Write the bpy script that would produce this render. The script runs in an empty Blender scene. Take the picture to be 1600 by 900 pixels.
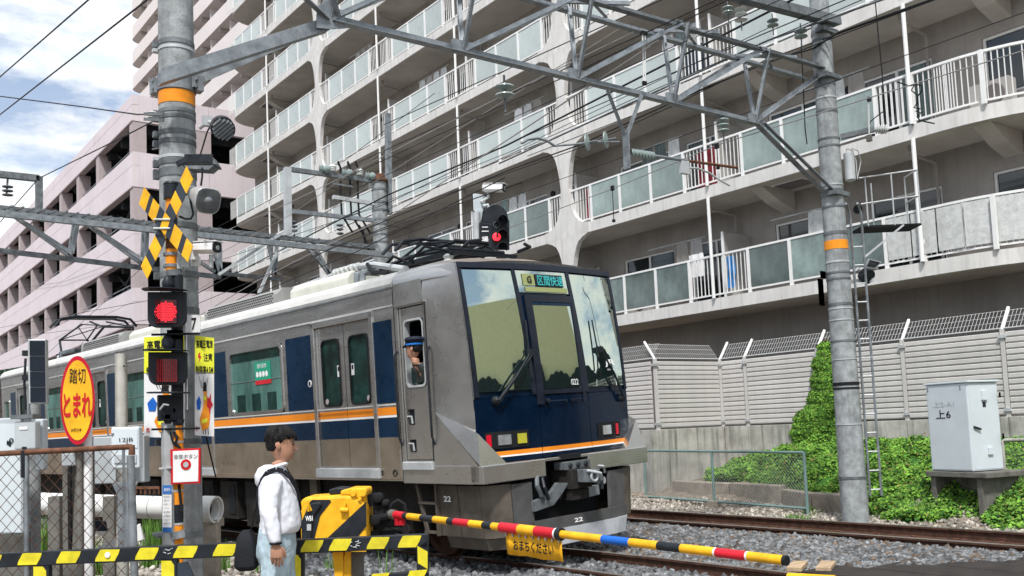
import bpy, bmesh, math, random
import numpy as np
from mathutils import Vector, Matrix
random.seed(7); rng = np.random.default_rng(7)
S = bpy.context.scene
COL = S.collection
# ------------------------------------------------------------------ camera
F0, CX, CY, CAMH = 1490.0, 800.0, 548.0, 1.63
_A = math.radians(36.9); _p = math.atan(122/1490.0); _r = .042
R0 = Vector((math.cos(_A), -math.sin(_A), 0)); FH = Vector((math.sin(_A), math.cos(_A), 0))
CF = FH*math.cos(_p) + Vector((0, 0, math.sin(_p))); CU0 = R0.cross(CF)
CR = R0*math.cos(_r) - CU0*math.sin(_r); CU = CU0*math.cos(_r) + R0*math.sin(_r)
CAM = Vector((0, 0, CAMH))
cam = bpy.data.objects.new('camera', bpy.data.cameras.new('camera')); COL.objects.link(cam)
m = Matrix((CR, CU, -CF)).transposed().to_4x4(); m.translation = CAM
cam.matrix_world = m
cam.data.sensor_width = 36; cam.data.lens = F0/1600*36
cam.data.shift_y = (CY-450)/1600
cam.data.clip_start = .1; cam.data.clip_end = 3000
S.camera = cam
# ------------------------------------------------------------------ world, sun, exposure
SUN_EL, SUN_AZ = 58, 222            # azimuth measured clockwise from +Y (behind the camera, to its left)
w = bpy.data.worlds.new("World"); S.world = w; w.use_nodes = True
nt = w.node_tree; nt.nodes.clear()
def N(t, **k):
    n = nt.nodes.new(t)
    for a, b in k.items():
        if a in n.inputs: n.inputs[a].default_value = b
        else: setattr(n, a, b)
    return n
sky = N('ShaderNodeTexSky'); sky.sky_type = 'NISHITA'; sky.sun_disc = False
sky.sun_elevation = math.radians(SUN_EL); sky.sun_rotation = math.radians(SUN_AZ)
b1 = N('ShaderNodeBackground', Strength=.15); nt.links.new(sky.outputs[0], b1.inputs[0])
tc = N('ShaderNodeTexCoord'); mp = N('ShaderNodeMapping'); mp.inputs['Scale'].default_value = (1, 1, 2.6)
nt.links.new(tc.outputs['Generated'], mp.inputs[0])
n1 = N('ShaderNodeTexNoise', Scale=4.2, Detail=9, Roughness=.6); nt.links.new(mp.outputs[0], n1.inputs['Vector'])
r1 = N('ShaderNodeValToRGB'); r1.color_ramp.elements[0].position = .41; r1.color_ramp.elements[1].position = .53; r1.color_ramp.elements[0].color = (.20, .20, .20, 1)
nt.links.new(n1.outputs[0], r1.inputs[0])
n2 = N('ShaderNodeTexNoise', Scale=9, Detail=6, Roughness=.6); nt.links.new(mp.outputs[0], n2.inputs['Vector'])
r2 = N('ShaderNodeValToRGB'); r2.color_ramp.elements[0].position = .33; r2.color_ramp.elements[1].position = .6
r2.color_ramp.elements[0].color = (.74, .84, .95, 1); r2.color_ramp.elements[1].color = (1, 1, 1, 1)
nt.links.new(n2.outputs[0], r2.inputs[0])
b2 = N('ShaderNodeBackground', Strength=1.06); nt.links.new(r2.outputs[0], b2.inputs[0])
mx = N('ShaderNodeMixShader'); nt.links.new(r1.outputs[0], mx.inputs[0])
nt.links.new(b1.outputs[0], mx.inputs[1]); nt.links.new(b2.outputs[0], mx.inputs[2])
wo = N('ShaderNodeOutputWorld'); nt.links.new(mx.outputs[0], wo.inputs[0])
sl = bpy.data.lights.new('sun', 'SUN'); sl.energy = 3.9; sl.angle = math.radians(6); sl.color = (1, .975, .94)
so = bpy.data.objects.new('sun', sl); COL.objects.link(so)
_e, _a = math.radians(SUN_EL), math.radians(SUN_AZ)
sdir = Vector((math.sin(_a)*math.cos(_e), math.cos(_a)*math.cos(_e), math.sin(_e)))
so.rotation_euler = sdir.to_track_quat('Z', 'Y').to_euler(); so.location = (0, -10, 40)
S.view_settings.view_transform = 'Standard'; S.view_settings.look = 'None'
S.view_settings.exposure = 0.18; S.view_settings.gamma = 1
S.cycles.max_bounces = 6; S.cycles.diffuse_bounces = 3; S.cycles.glossy_bounces = 3
# ------------------------------------------------------------------ pixel -> place helpers (measured positions, real planes)
def ray(x, y): return CF*F0 + CR*(x-CX) + CU*(CY-y)
def at(x, y, X=None, Y=None, Z=None, D=None):
    d = ray(x, y)
    t = X/d.x if X is not None else Y/d.y if Y is not None else (Z-CAMH)/d.z if Z is not None else D/F0
    return CAM + d*t
class Plane:
    """vertical plane met by the camera axis side at pixel (x,y) forward depth D; ang turns it about Z from facing the camera"""
    def __init__(s, x, y, D, ang=0):
        s.P = at(x, y, D=D); a = math.radians(ang)
        s.n = Matrix.Rotation(a, 3, 'Z') @ (-FH); s.r = Vector((-s.n.y, s.n.x, 0))
    def __call__(s, x, y, off=0):
        d = ray(x, y); t = (s.P + s.n*off - CAM).dot(s.n)/d.dot(s.n)
        return CAM + d*t
def px2m(D): return D/F0
# ------------------------------------------------------------------ materials
MATS = {}
def mat(name, col, rough=.6, metal=0, var=.15, scale=3, bump=0, streak=0, emit=0, spec=.22, coat=0, grooves=None, dirtcol=None, dirt=0, bscale=None, ior=None, stretch=(1, 1, 1)):
    m = bpy.data.materials.new(name); m.use_nodes = True; t = m.node_tree; P = t.nodes['Principled BSDF']
    L = t.links.new
    def n(ty, **k):
        q = t.nodes.new(ty)
        for a, b in k.items():
            if a in q.inputs: q.inputs[a].default_value = b
            else: setattr(q, a, b)
        return q
    P.inputs['Roughness'].default_value = rough; P.inputs['Metallic'].default_value = metal
    P.inputs['Specular IOR Level'].default_value = spec; P.inputs['Coat Weight'].default_value = coat
    if ior: P.inputs['IOR'].default_value = ior
    c = (*col, 1)
    tcn = n('ShaderNodeTexCoord'); mpn = n('ShaderNodeMapping'); mpn.inputs['Scale'].default_value = stretch
    L(tcn.outputs['Object'], mpn.inputs[0]); vec = mpn.outputs[0]
    cur = None
    if var:
        q = n('ShaderNodeTexNoise', Scale=scale, Detail=6, Roughness=.65); L(vec, q.inputs['Vector'])
        mixn = n('ShaderNodeMix', data_type='RGBA'); L(q.outputs[0], mixn.inputs[0])
        mixn.inputs[6].default_value = (*[v*(1-var) for v in col], 1); mixn.inputs[7].default_value = (*[min(1, v*(1+var)) for v in col], 1)
        mr = n('ShaderNodeMapRange'); mr.inputs[1].default_value = .35; mr.inputs[2].default_value = .65
        L(q.outputs[0], mr.inputs[0]); L(mr.outputs[0], mixn.inputs[0]); cur = mixn.outputs[2]
        if rough > .15:
            rr = n('ShaderNodeMapRange'); rr.inputs[1].default_value = .3; rr.inputs[2].default_value = .7
            rr.inputs[3].default_value = max(.02, rough-.08); rr.inputs[4].default_value = min(1, rough+.08)
            L(q.outputs[0], rr.inputs[0]); L(rr.outputs[0], P.inputs['Roughness'])
    if streak or dirt:
        q = n('ShaderNodeTexNoise', Scale=1, Detail=5, Roughness=.6)
        m2 = n('ShaderNodeMapping'); m2.inputs['Scale'].default_value = (7, 7, .45) if streak else (1.2, 1.2, 1.2)
        L(tcn.outputs['Object'], m2.inputs[0]); L(m2.outputs[0], q.inputs['Vector'])
        mr = n('ShaderNodeMapRange'); mr.inputs[1].default_value = .48; mr.inputs[2].default_value = .75
        mr.inputs[4].default_value = streak or dirt
        L(q.outputs[0], mr.inputs[0])
        mixn = n('ShaderNodeMix', data_type='RGBA'); L(mr.outputs[0], mixn.inputs[0])
        if cur: L(cur, mixn.inputs[6])
        else: mixn.inputs[6].default_value = c
        mixn.inputs[7].default_value = (*(dirtcol or [v*.35 for v in col]), 1); cur = mixn.outputs[2]
    if cur: L(cur, P.inputs['Base Color'])
    else: P.inputs['Base Color'].default_value = c
    if emit:
        P.inputs['Emission Strength'].default_value = emit; P.inputs['Emission Color'].default_value = c
    if bump or grooves:
        bn = n('ShaderNodeBump'); bn.inputs['Strength'].default_value = bump or .5; bn.inputs['Distance'].default_value = .01
        if grooves:
            wv = n('ShaderNodeTexWave'); wv.wave_type = 'BANDS'; wv.bands_direction = grooves[0]; wv.inputs['Scale'].default_value = grooves[1]
            L(tcn.outputs['Object'], wv.inputs['Vector']); L(wv.outputs[0], bn.inputs['Height'])
        else:
            q = n('ShaderNodeTexNoise', Scale=bscale or 60, Detail=4); L(vec, q.inputs['Vector']); L(q.outputs[0], bn.inputs['Height'])
        L(bn.outputs[0], P.inputs['Normal'])
    MATS[name] = m
    return m
M_ = dict(
 conc=mat('pole concrete', (.30, .32, .325), .85, var=.3, scale=7, bump=.6, streak=.85, dirtcol=(.16, .17, .18)),
 conc_dark=mat('dark aged concrete', (.16, .155, .14), .9, var=.3, scale=4, bump=.5, streak=.6),
 conc_wall=mat('weathered wall concrete', (.44, .43, .39), .9, var=.25, scale=2.2, bump=.4, streak=.9, dirtcol=(.07, .075, .06)),
 conc_block=mat('kerb block concrete', (.33, .29, .24), .9, var=.3, scale=4, bump=.5, dirt=.7, dirtcol=(.12, .10, .08)),
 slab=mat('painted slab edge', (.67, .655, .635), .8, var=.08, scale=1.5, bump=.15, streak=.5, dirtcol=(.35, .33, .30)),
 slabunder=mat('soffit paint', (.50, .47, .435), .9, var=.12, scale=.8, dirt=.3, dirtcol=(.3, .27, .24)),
 wall=mat('apartment wall', (.33, .305, .28), .9, var=.14, scale=.9, bump=.35, bscale=25, streak=.2),
 wall_low=mat('apartment base wall', (.34, .32, .30), .9, var=.12, scale=.7, bump=.3, streak=.25),
 rail_w=mat('white aluminium', (.80, .80, .79), .45, var=.04),
 frost=mat('frosted balcony glass', (.28, .36, .34), .22, var=.28, scale=.55, spec=.7),
 frost2=mat('clear balcony glass', (.13, .17, .16), .12, var=.45, scale=1.1, spec=.8),
 divider=mat('balcony divider board', (.36, .345, .33), .8, var=.06),
 darkglass=mat('window glass', (.015, .02, .022), .06, var=0, spec=.8),
 curtain=mat('curtained glass', (.10, .13, .125), .15, var=.5, scale=6, stretch=(1, 4, .3)),
 sheet=mat('grey privacy sheet', (.56, .57, .56), .75, var=.12, scale=9, bump=.9, bscale=9, streak=.3),
 pink=mat('pink cladding', (.70, .62, .645), .7, streak=.12, var=.05, scale=.5, grooves=('Y', 1.6), bump=.25),
 pinkx=mat('pink cladding front', (.69, .615, .64), .7, streak=.12, var=.05, scale=.5, grooves=('X', 1.6), bump=.25),
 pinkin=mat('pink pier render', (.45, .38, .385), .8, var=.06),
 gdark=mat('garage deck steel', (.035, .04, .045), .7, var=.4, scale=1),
 tower=mat('tower parapet', (.74, .68, .67), .8, var=.04, scale=.2),
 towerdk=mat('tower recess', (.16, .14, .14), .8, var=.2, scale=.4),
 steel=mat('galvanised steel', (.24, .265, .285), .5, metal=.35, var=.3, scale=7, bump=.15, streak=.4, dirtcol=(.12, .12, .12)),
 steeld=mat('weathered gantry steel', (.16, .175, .185), .6, metal=.3, var=.35, scale=6, streak=.4),
 steell=mat('pale steel', (.50, .52, .53), .45, metal=.3, var=.15),
 black=mat('black painted metal', (.018, .022, .028), .45, var=.3, scale=6),
 blackm=mat('matt black', (.012, .013, .015), .8, var=.2),
 wire=mat('wire', (.02, .02, .022), .6, var=0),
 wirel=mat('bare aluminium wire', (.32, .31, .30), .5, metal=.4, var=0),
 rust=mat('rusty steel', (.14, .065, .04), .85, var=.4, scale=14, bump=.3),
 rustd=mat('brown rail steel', (.075, .038, .026), .8, var=.4, scale=10, bump=.3),
 railtop=mat('worn rail head', (.55, .50, .47), .28, metal=.9, var=.2, scale=3, stretch=(1, .1, 1)),
 sleeper=mat('sleeper', (.11, .09, .075), .9, var=.3, bump=.4),
 insul=mat('porcelain', (.62, .64, .62), .25, var=.08, coat=.3),
 insulg=mat('grey green insulator', (.26, .32, .31), .35, var=.1, coat=.2),
 orange=mat('orange reflective band', (.86, .30, .02), .45, var=.12, scale=8),
 yel=mat('signal yellow', (.86, .45, .02), .5, var=.16, scale=7, dirt=.5, dirtcol=(.45, .22, .02)),
 yelb=mat('barrier yellow', (.72, .62, .03), .5, var=.18, scale=9, dirt=.3, dirtcol=(.35, .30, .05)),
 yelg=mat('lemon sign yellow', (.78, .80, .05), .5, var=.03),
 navyb=mat('dark slate blue', (.035, .045, .06), .5, var=.15),
 white=mat('white paint', (.80, .80, .80), .45, var=.04),
 whited=mat('grimy white pvc', (.72, .72, .70), .4, var=.08, scale=3, dirt=.35, dirtcol=(.45, .44, .40)),
 red=mat('red paint', (.60, .02, .035), .4, var=.1),
 redrim=mat('crimson rim', (.50, .01, .03), .4, var=.08),
 redlamp=mat('lit red LED', (1, .03, .05), .4, var=0, emit=1.6),
 redoff=mat('unlit red lens', (.13, .012, .016), .25, var=.5, scale=40, coat=.4),
 redglow=mat('lit red lens', (.60, .01, .03), .3, var=0, emit=.10),
 tail=mat('tail lamp red', (.62, .01, .03), .3, var=.1, coat=.4),
 blue=mat('blue paint', (.015, .12, .50), .45, var=.1),
 labelblue=mat('label blue', (.04, .16, .45), .5, var=.03),
 ink=mat('black lettering', (.012, .012, .014), .6, var=0),
 inkred=mat('red lettering', (.55, .015, .02), .5, var=0),
 inkw=mat('white lettering', (.85, .85, .85), .5, var=0),
 greyl=mat('light grey cabinet', (.46, .50, .52), .5, var=.06, scale=3, streak=.15),
 cabw=mat('pale cabinet', (.60, .66, .69), .5, var=.04, scale=3, dirt=.15, dirtcol=(.45, .48, .50)),
 stain=mat('stainless body', (.58, .575, .565), .28, metal=.9, var=.05, scale=2.5, stretch=(1, .25, 2), streak=.12, dirtcol=(.22, .2, .18), bump=0),
 stainlow=mat('grimy stainless lower body', (.42, .36, .29), .34, metal=.8, var=.16, scale=2, dirt=.45, dirtcol=(.17, .12, .08)),
 nose=mat('silver nose paint', (.54, .535, .52), .29, metal=.88, var=.06, scale=2, dirt=.18, dirtcol=(.24, .21, .18)),
 roofw=mat('pale roof paint', (.56, .56, .54), .5, var=.08, scale=2, streak=.15),
 rooftop=mat('dirty roof', (.22, .19, .165), .8, var=.3, scale=2),
 cream=mat('cream equipment cover', (.62, .62, .55), .6, var=.08, dirt=.3, dirtcol=(.3, .28, .24)),
 mesh=mat('perforated grille', (.30, .30, .29), .6, var=.1),
 navy=mat('navy train paint', (.001, .020, .054), .30, var=.12, scale=3, coat=.0, spec=.25),
 navyf=mat('navy front paint', (.001, .009, .027), .22, var=.15, scale=3, coat=.1, spec=.3),
 frame=mat('front frame blue grey', (.009, .013, .024), .35, var=.25, scale=8, coat=.0, spec=.35),
 ostripe=mat('orange stripe', (.88, .27, .02), .4, var=.06),
 tglass=mat('train side glass', (.085, .195, .17), .06, var=.5, scale=1.8, spec=.8, coat=.0, stretch=(1, 1, .35)),
 tglassd=mat('train door glass', (.010, .035, .03), .05, var=.6, scale=3, spec=.6, coat=.0),
 wsglass=mat('windscreen glass', (.004, .02, .022), .02, var=0, spec=1.0, coat=1.0, ior=2.6),
 under=mat('underframe grime', (.022, .02, .018), .8, var=.5, scale=5, bump=.3),
 skirt=mat('skirt grime', (.135, .115, .095), .55, metal=.3, var=.3, scale=3, dirt=.5, dirtcol=(.07, .055, .045)),
 skirtg=mat('skirt grey', (.10, .10, .10), .5, metal=.2, var=.2, scale=4),
 plough=mat('pale grey plough', (.52, .54, .57), .5, var=.14, scale=5, dirt=.3),
 skin=mat('skin', (.44, .235, .155), .5, var=.08, scale=12),
 hair=mat('black hair', (.008, .007, .007), .55, var=.4, scale=50, bump=.8, bscale=90),
 jacket=mat('white nylon jacket', (.74, .76, .82), .6, var=.05, scale=8, bump=1.0, bscale=11, stretch=(1, 1, .45)),
 jeans=mat('light blue denim', (.40, .51, .57), .85, var=.2, scale=16, bump=1.0, bscale=14, stretch=(1, 1, .5)),
 bagblack=mat('black bag', (.012, .014, .018), .75, var=.3, bump=.4),
 cap=mat('cap navy', (.015, .02, .035), .7, var=.1),
 leaf=mat('ivy leaf', (.14, .28, .035), .75, var=.45, scale=3.5),
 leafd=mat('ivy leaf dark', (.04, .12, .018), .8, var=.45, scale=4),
 grass=mat('grass blade', (.12, .24, .045), .6, var=.4, scale=3),
 stone=mat('ballast stone', (.15, .155, .16), .85, var=.5, scale=9),
 stoneb=mat('beige rubble', (.32, .29, .25), .9, var=.5, scale=7),
 ground=mat('ballast bed', (.12, .12, .12), .95, var=.4, scale=14, bump=.8, bscale=30),
 soil=mat('dry soil', (.20, .165, .13), .95, var=.4, scale=6, bump=.8, bscale=25),
 asphalt=mat('asphalt', (.06, .06, .062), .9, var=.25, scale=20, bump=.4),
 plank=mat('timber plank', (.42, .31, .20), .85, var=.3, scale=5, stretch=(.2, 3, 1)),
 ply=mat('rubber deck panel', (.035, .03, .028), .75, var=.3, scale=4),
 louver=mat('grey louvre slat', (.56, .54, .52), .55, var=.05, scale=2, streak=.12),
 meshw=mat('white welded mesh', (.62, .62, .61), .5, var=0),
 greenf=mat('green grey coated tube', (.17, .26, .25), .55, var=.1),
 solar=mat('solar cell', (.012, .018, .028), .45, var=.3, coat=.0, spec=.2),
 yglass=mat('yellow lamp', (.50, .47, .05), .2, var=.2, coat=.6),
 lampg=mat('lamp glass', (.55, .58, .58), .1, metal=.6, var=.25, scale=12, coat=.5),
 teal=mat('teal indicator', (.05, .42, .42), .5, var=0, emit=.12),
 lime=mat('lime indicator', (.30, .33, .14), .5, var=0, emit=.02),
 poster=mat('green poster', (.02, .33, .20), .6, var=.03),
 cream_b=mat('cream block render', (.88, .85, .52), .8, var=.05),
 redcloth=mat('dark red laundry', (.18, .02, .03), .9, var=.4, scale=4),
 bluecloth=mat('blue laundry', (.05, .25, .6), .9, var=.2),
 greenroof=mat('green canopy roof', (.10, .18, .11), .7, var=.2),
 water=mat('pale film', (.5, .5, .5), .4, var=0),
)
_w = M_['wsglass'].node_tree.nodes['Principled BSDF']; _w.inputs['Specular Tint'].default_value = (.90, 1, .88, 1); _w.inputs['Coat Weight'].default_value = 0; _w.inputs['IOR'].default_value = 3.3
globals().update({'m_'+k: v for k, v in M_.items()})
def obj_random(m, lo, hi):
    t = m.node_tree; P = t.nodes['Principled BSDF']; oi = t.nodes.new('ShaderNodeObjectInfo'); hs = t.nodes.new('ShaderNodeHueSaturation'); mr = t.nodes.new('ShaderNodeMapRange')
    mr.inputs[3].default_value = lo; mr.inputs[4].default_value = hi; t.links.new(oi.outputs['Random'], mr.inputs[0]); t.links.new(mr.outputs[0], hs.inputs['Value'])
    t.links.new(P.inputs['Base Color'].links[0].from_socket, hs.inputs['Color']); t.links.new(hs.outputs[0], P.inputs['Base Color'])
obj_random(m_frost, .6, 1.3); obj_random(m_frost2, .5, 1.6); obj_random(m_louver, .92, 1.06); obj_random(m_curtain, .4, 1.8)
# ------------------------------------------------------------------ mesh building
class MB:
    def __init__(s): s.v = []; s.f = []; s.mi = []; s.sm = []; s.ms = []
    def _m(s, m):
        if m not in s.ms: s.ms.append(m)
        return s.ms.index(m)
    def add(s, vs, fs, m=None, smooth=False):
        b = len(s.v); s.v += [tuple(p) for p in vs]; i = s._m(m)
        for f in fs: s.f.append([b+k for k in f]); s.mi.append(i); s.sm.append(smooth)
        return s
    def frame(s, o, ax, ay, az, m=None):
        """box from corner o with edge vectors"""
        o, ax, ay, az = Vector(o), Vector(ax), Vector(ay), Vector(az)
        vs = [o, o+ax, o+ax+ay, o+ay, o+az, o+ax+az, o+ax+ay+az, o+ay+az]
        fs = [(0, 3, 2, 1), (4, 5, 6, 7), (0, 1, 5, 4), (1, 2, 6, 5), (2, 3, 7, 6), (3, 0, 4, 7)]
        if ax.cross(ay).dot(az) < 0: fs = [f[::-1] for f in fs]
        return s.add(vs, fs, m)
    def box(s, a, b, m=None):
        a = [min(p, q) for p, q in zip(a, b)]; c = [max(p, q) for p, q in zip(a, b)]
        return s.frame(a, (c[0]-a[0], 0, 0), (0, c[1]-a[1], 0), (0, 0, c[2]-a[2]), m)
    def cbox(s, c, sx, sy, sz, m=None, rz=0):
        R = Matrix.Rotation(rz, 3, 'Z'); ax, ay = R@Vector((sx, 0, 0)), R@Vector((0, sy, 0))
        return s.frame(Vector(c)-ax/2-ay/2-Vector((0, 0, sz/2)), ax, ay, (0, 0, sz), m)
    def bar(s, p, q, w, h=None, m=None, up=(0, 0, 1)):
        """rectangular bar between two points"""
        p, q = Vector(p), Vector(q); h = h or w; d = (q-p)
        if d.length < 1e-6: return s
        dn = d.normalized(); u = Vector(up)
        if abs(dn.dot(u)) > .99: u = Vector((1, 0, 0))
        x = dn.cross(u).normalized(); y = x.cross(dn)
        return s.frame(p-x*w/2-y*h/2, x*w, y*h, d, m)
    def tube(s, pts, r, n=8, m=None, smooth=True, cap=True, closed=False):
        pts = [Vector(p) for p in pts]; k = len(pts)
        rs = r if hasattr(r, '__len__') else [r]*k
        base = len(s.v); prev = None; vs = []; fs = []
        for i, p in enumerate(pts):
            a = pts[max(i-1, 0)]; b = pts[min(i+1, k-1)]; t = (b-a)
            t = t.normalized() if t.length > 1e-9 else Vector((0, 0, 1))
            if prev is None:
                u = Vector((0, 0, 1)) if abs(t.z) < .9 else Vector((1, 0, 0))
                x = t.cross(u).normalized()
            else:
                x = (prev - t*prev.dot(t))
                x = x.normalized() if x.length > 1e-6 else t.orthogonal().normalized()
            prev = x; y = t.cross(x)
            for j in range(n):
                an = 2*math.pi*j/n; vs.append(p + (x*math.cos(an)+y*math.sin(an))*rs[i])
        for i in range(k-1):
            for j in range(n):
                j2 = (j+1) % n; fs.append((i*n+j, i*n+j2, (i+1)*n+j2, (i+1)*n+j))
        s.add(vs, fs, m, smooth)
        if cap:
            s.f.append([base+j for j in range(n)][::-1]); s.f.append([base+(k-1)*n+j for j in range(n)])
            i = s._m(m); s.mi += [i, i]; s.sm += [False, False]
        return s
    def ring(s, c, ax, r, t, n=16, m=None, k=6):
        """torus"""
        c, ax = Vector(c), Vector(ax).normalized(); x = ax.orthogonal().normalized(); y = ax.cross(x)
        vs = []; fs = []
        for i in range(n):
            a = 2*math.pi*i/n; d = x*math.cos(a)+y*math.sin(a)
            for j in range(k):
                b = 2*math.pi*j/k; vs.append(c+d*(r+t*math.cos(b))+ax*t*math.sin(b))
        for i in range(n):
            for j in range(k):
                i2, j2 = (i+1) % n, (j+1) % k
                fs.append((i*k+j, i2*k+j, i2*k+j2, i*k+j2))
        return s.add(vs, fs, m, True)
    def lathe(s, o, ax, prof, n=14, m=None):
        """prof: (distance along axis, radius)"""
        o, ax = Vector(o), Vector(ax).normalized()
        x = ax.orthogonal().normalized(); y = ax.cross(x); vs = []; fs = []
        for h, r in prof:
            for j in range(n):
                a = 2*math.pi*j/n; vs.append(o+ax*h+(x*math.cos(a)+y*math.sin(a))*max(r, 1e-4))
        for i in range(len(prof)-1):
            for j in range(n):
                j2 = (j+1) % n; fs.append((i*n+j, i*n+j2, (i+1)*n+j2, (i+1)*n+j))
        fs.append(tuple(range(n))[::-1]); fs.append(tuple((len(prof)-1)*n+j for j in range(n)))
        return s.add(vs, fs, m, True)
    def prism(s, poly, d, m=None, smooth=False):
        """closed 3D polygon extruded by vector d"""
        poly = [Vector(p) for p in poly]; d = Vector(d); n = len(poly)
        nr = Vector((0, 0, 0))
        for i in range(n): nr += poly[i].cross(poly[(i+1) % n])
        if nr.dot(d) > 0: poly = poly[::-1]
        vs = poly + [p+d for p in poly]
        fs = [tuple(range(n)), tuple(range(2*n-1, n-1, -1))]
        s.add(vs, fs, m, False)
        b = len(s.v)-2*n; i_ = s._m(m)
        for i in range(n):
            j = (i+1) % n; s.f.append([b+j, b+i, b+n+i, b+n+j]); s.mi.append(i_); s.sm.append(smooth)
        return s
    def quad(s, a, b, c, d, m=None): return s.add([a, b, c, d], [(0, 1, 2, 3)], m)
    def loft(s, secs, m=None, cap=True, smooth=True):
        n = len(secs[0]); vs = [p for q in secs for p in q]; fs = []
        for i in range(len(secs)-1):
            for j in range(n):
                j2 = (j+1) % n; fs.append((i*n+j, i*n+j2, (i+1)*n+j2, (i+1)*n+j))
        if cap: fs.append(tuple(range(n))[::-1]); fs.append(tuple((len(secs)-1)*n+j for j in range(n)))
        return s.add(vs, fs, m, smooth)
    def mesh(s, name, m=None, off=None):
        if s.ms == [None]: s.ms = []
        me = bpy.data.meshes.new(name)
        v = s.v if off is None else [(p[0]-off[0], p[1]-off[1], p[2]-off[2]) for p in s.v]
        me.from_pydata(v, [], s.f)
        ms = s.ms or [m]
        for q in ms: me.materials.append(q if q is not None else m)
        if len(ms) > 1: me.polygons.foreach_set('material_index', s.mi)
        me.polygons.foreach_set('use_smooth', s.sm)
        me.update()
        if any(s.sm): me.set_sharp_from_angle(angle=.75)
        return me
def holed(mb, us, vs, holes, f, depth, m=None, jm=None):
    """rectangular sheet us[0]..us[1] x vs[0]..vs[1] with rectangular holes; f(u,v,d)->point; jambs of given depth"""
    U = sorted(set([us[0], us[1]]+[h[0] for h in holes]+[h[1] for h in holes])); U = [u for u in U if us[0]-1e-6 <= u <= us[1]+1e-6]
    V = sorted(set([vs[0], vs[1]]+[h[2] for h in holes]+[h[3] for h in holes])); V = [v for v in V if vs[0]-1e-6 <= v <= vs[1]+1e-6]
    for i in range(len(U)-1):
        for j in range(len(V)-1):
            cu, cv = (U[i]+U[i+1])/2, (V[j]+V[j+1])/2
            if any(h[0] < cu < h[1] and h[2] < cv < h[3] for h in holes): continue
            mb.quad(f(U[i], V[j], 0), f(U[i+1], V[j], 0), f(U[i+1], V[j+1], 0), f(U[i], V[j+1], 0), m)
    for a, b, c, d in holes:
        for (p, q) in (((a, c), (b, c)), ((b, c), (b, d)), ((b, d), (a, d)), ((a, d), (a, c))):
            mb.quad(f(*p, 0), f(*q, 0), f(*q, depth), f(*p, depth), jm or m)
def tag(o, label=None, cat=None, group=None, kind=None):
    if label: o['label'] = label
    if cat: o['category'] = cat
    if group: o['group'] = group
    if kind: o['kind'] = kind
    return o
def ob(name, mb, m=None, parent=None, loc=None, bevel=0, off=None, label=None, kind=None):
    """off: world point the mesh is stored relative to"""
    me = mb.mesh(name, m, off) if isinstance(mb, MB) else mb
    o = bpy.data.objects.new(name, me); COL.objects.link(o)
    if parent: o.parent = parent
    if loc is not None: o.location = loc
    if bevel:
        b = o.modifiers.new('bevel', 'BEVEL'); b.width = bevel; b.segments = 2; b.limit_method = 'ANGLE'
    if label: o['label'] = label
    if kind: o['kind'] = kind
    return o
class Thing:
    """an Empty at the thing's base; parts are given in world coordinates"""
    def __init__(s, name, loc, label=None, cat=None, group=None, kind=None, rot=None):
        s.o = bpy.data.objects.new(name, None); COL.objects.link(s.o); s.loc = Vector(loc); s.o.location = s.loc
        s.o.empty_display_size = .2
        if rot: s.o.rotation_euler = rot
        tag(s.o, label, cat, group, kind)
    def part(s, name, mb, m=None, bevel=0, at=None, parent=None, label=None, kind=None, local=False):
        """parent: a part object (its own origin is kept at the thing's base)"""
        return ob(name, mb, m, parent or s.o, bevel=bevel, off=None if local else s.loc, label=label, kind=kind)
def solo(name, mb, m, loc, label, cat, group=None, bevel=0, kind=None):
    o = ob(name, mb, m, None, loc=loc, off=loc, bevel=bevel); return tag(o, label, cat, group, kind)
def struct(name, mb, m=None, kind='structure', label=None):
    o = ob(name, mb, m); o['kind'] = kind
    if label: o['label'] = label
    return o
def copy_tree(o, parent=None):
    c = o.copy(); COL.objects.link(c)
    if parent: c.parent = parent
    for ch in list(o.children): copy_tree(ch, c)
    return c
# text -> flat mesh fitted to a box; centre c, right vector r, up vector u
def text_mb(mb, s, c, r, u, w, h, m=None, bold=.0, depth=0.0, shear=0, keep=False):
    cu = bpy.data.curves.new('t', 'FONT'); cu.body = s; cu.size = 1; cu.offset = bold; cu.resolution_u = 3; cu.shear = shear
    o = bpy.data.objects.new('t', cu); COL.objects.link(o)
    dg = bpy.context.evaluated_depsgraph_get(); dg.update()
    me = bpy.data.meshes.new_from_object(o.evaluated_get(dg))
    bpy.data.objects.remove(o); vs = np.array([v.co[:] for v in me.vertices]) if len(me.vertices) else np.zeros((0, 3))
    fs = [list(p.vertices) for p in me.polygons]; bpy.data.meshes.remove(me); bpy.data.curves.remove(cu)
    if not len(vs): return mb
    lo, hi = vs.min(0), vs.max(0); sz = np.maximum(hi-lo, 1e-6)
    sx, sy = w/sz[0], h/sz[1]
    if keep: sx = sy = min(sx, sy)
    c, r, u = Vector(c), Vector(r).normalized(), Vector(u).normalized(); n = r.cross(u)
    P = [c + r*((v[0]-(lo[0]+hi[0])/2)*sx) + u*((v[1]-(lo[1]+hi[1])/2)*sy) for v in vs]
    mb.add(P, fs, m)
    return mb
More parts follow.
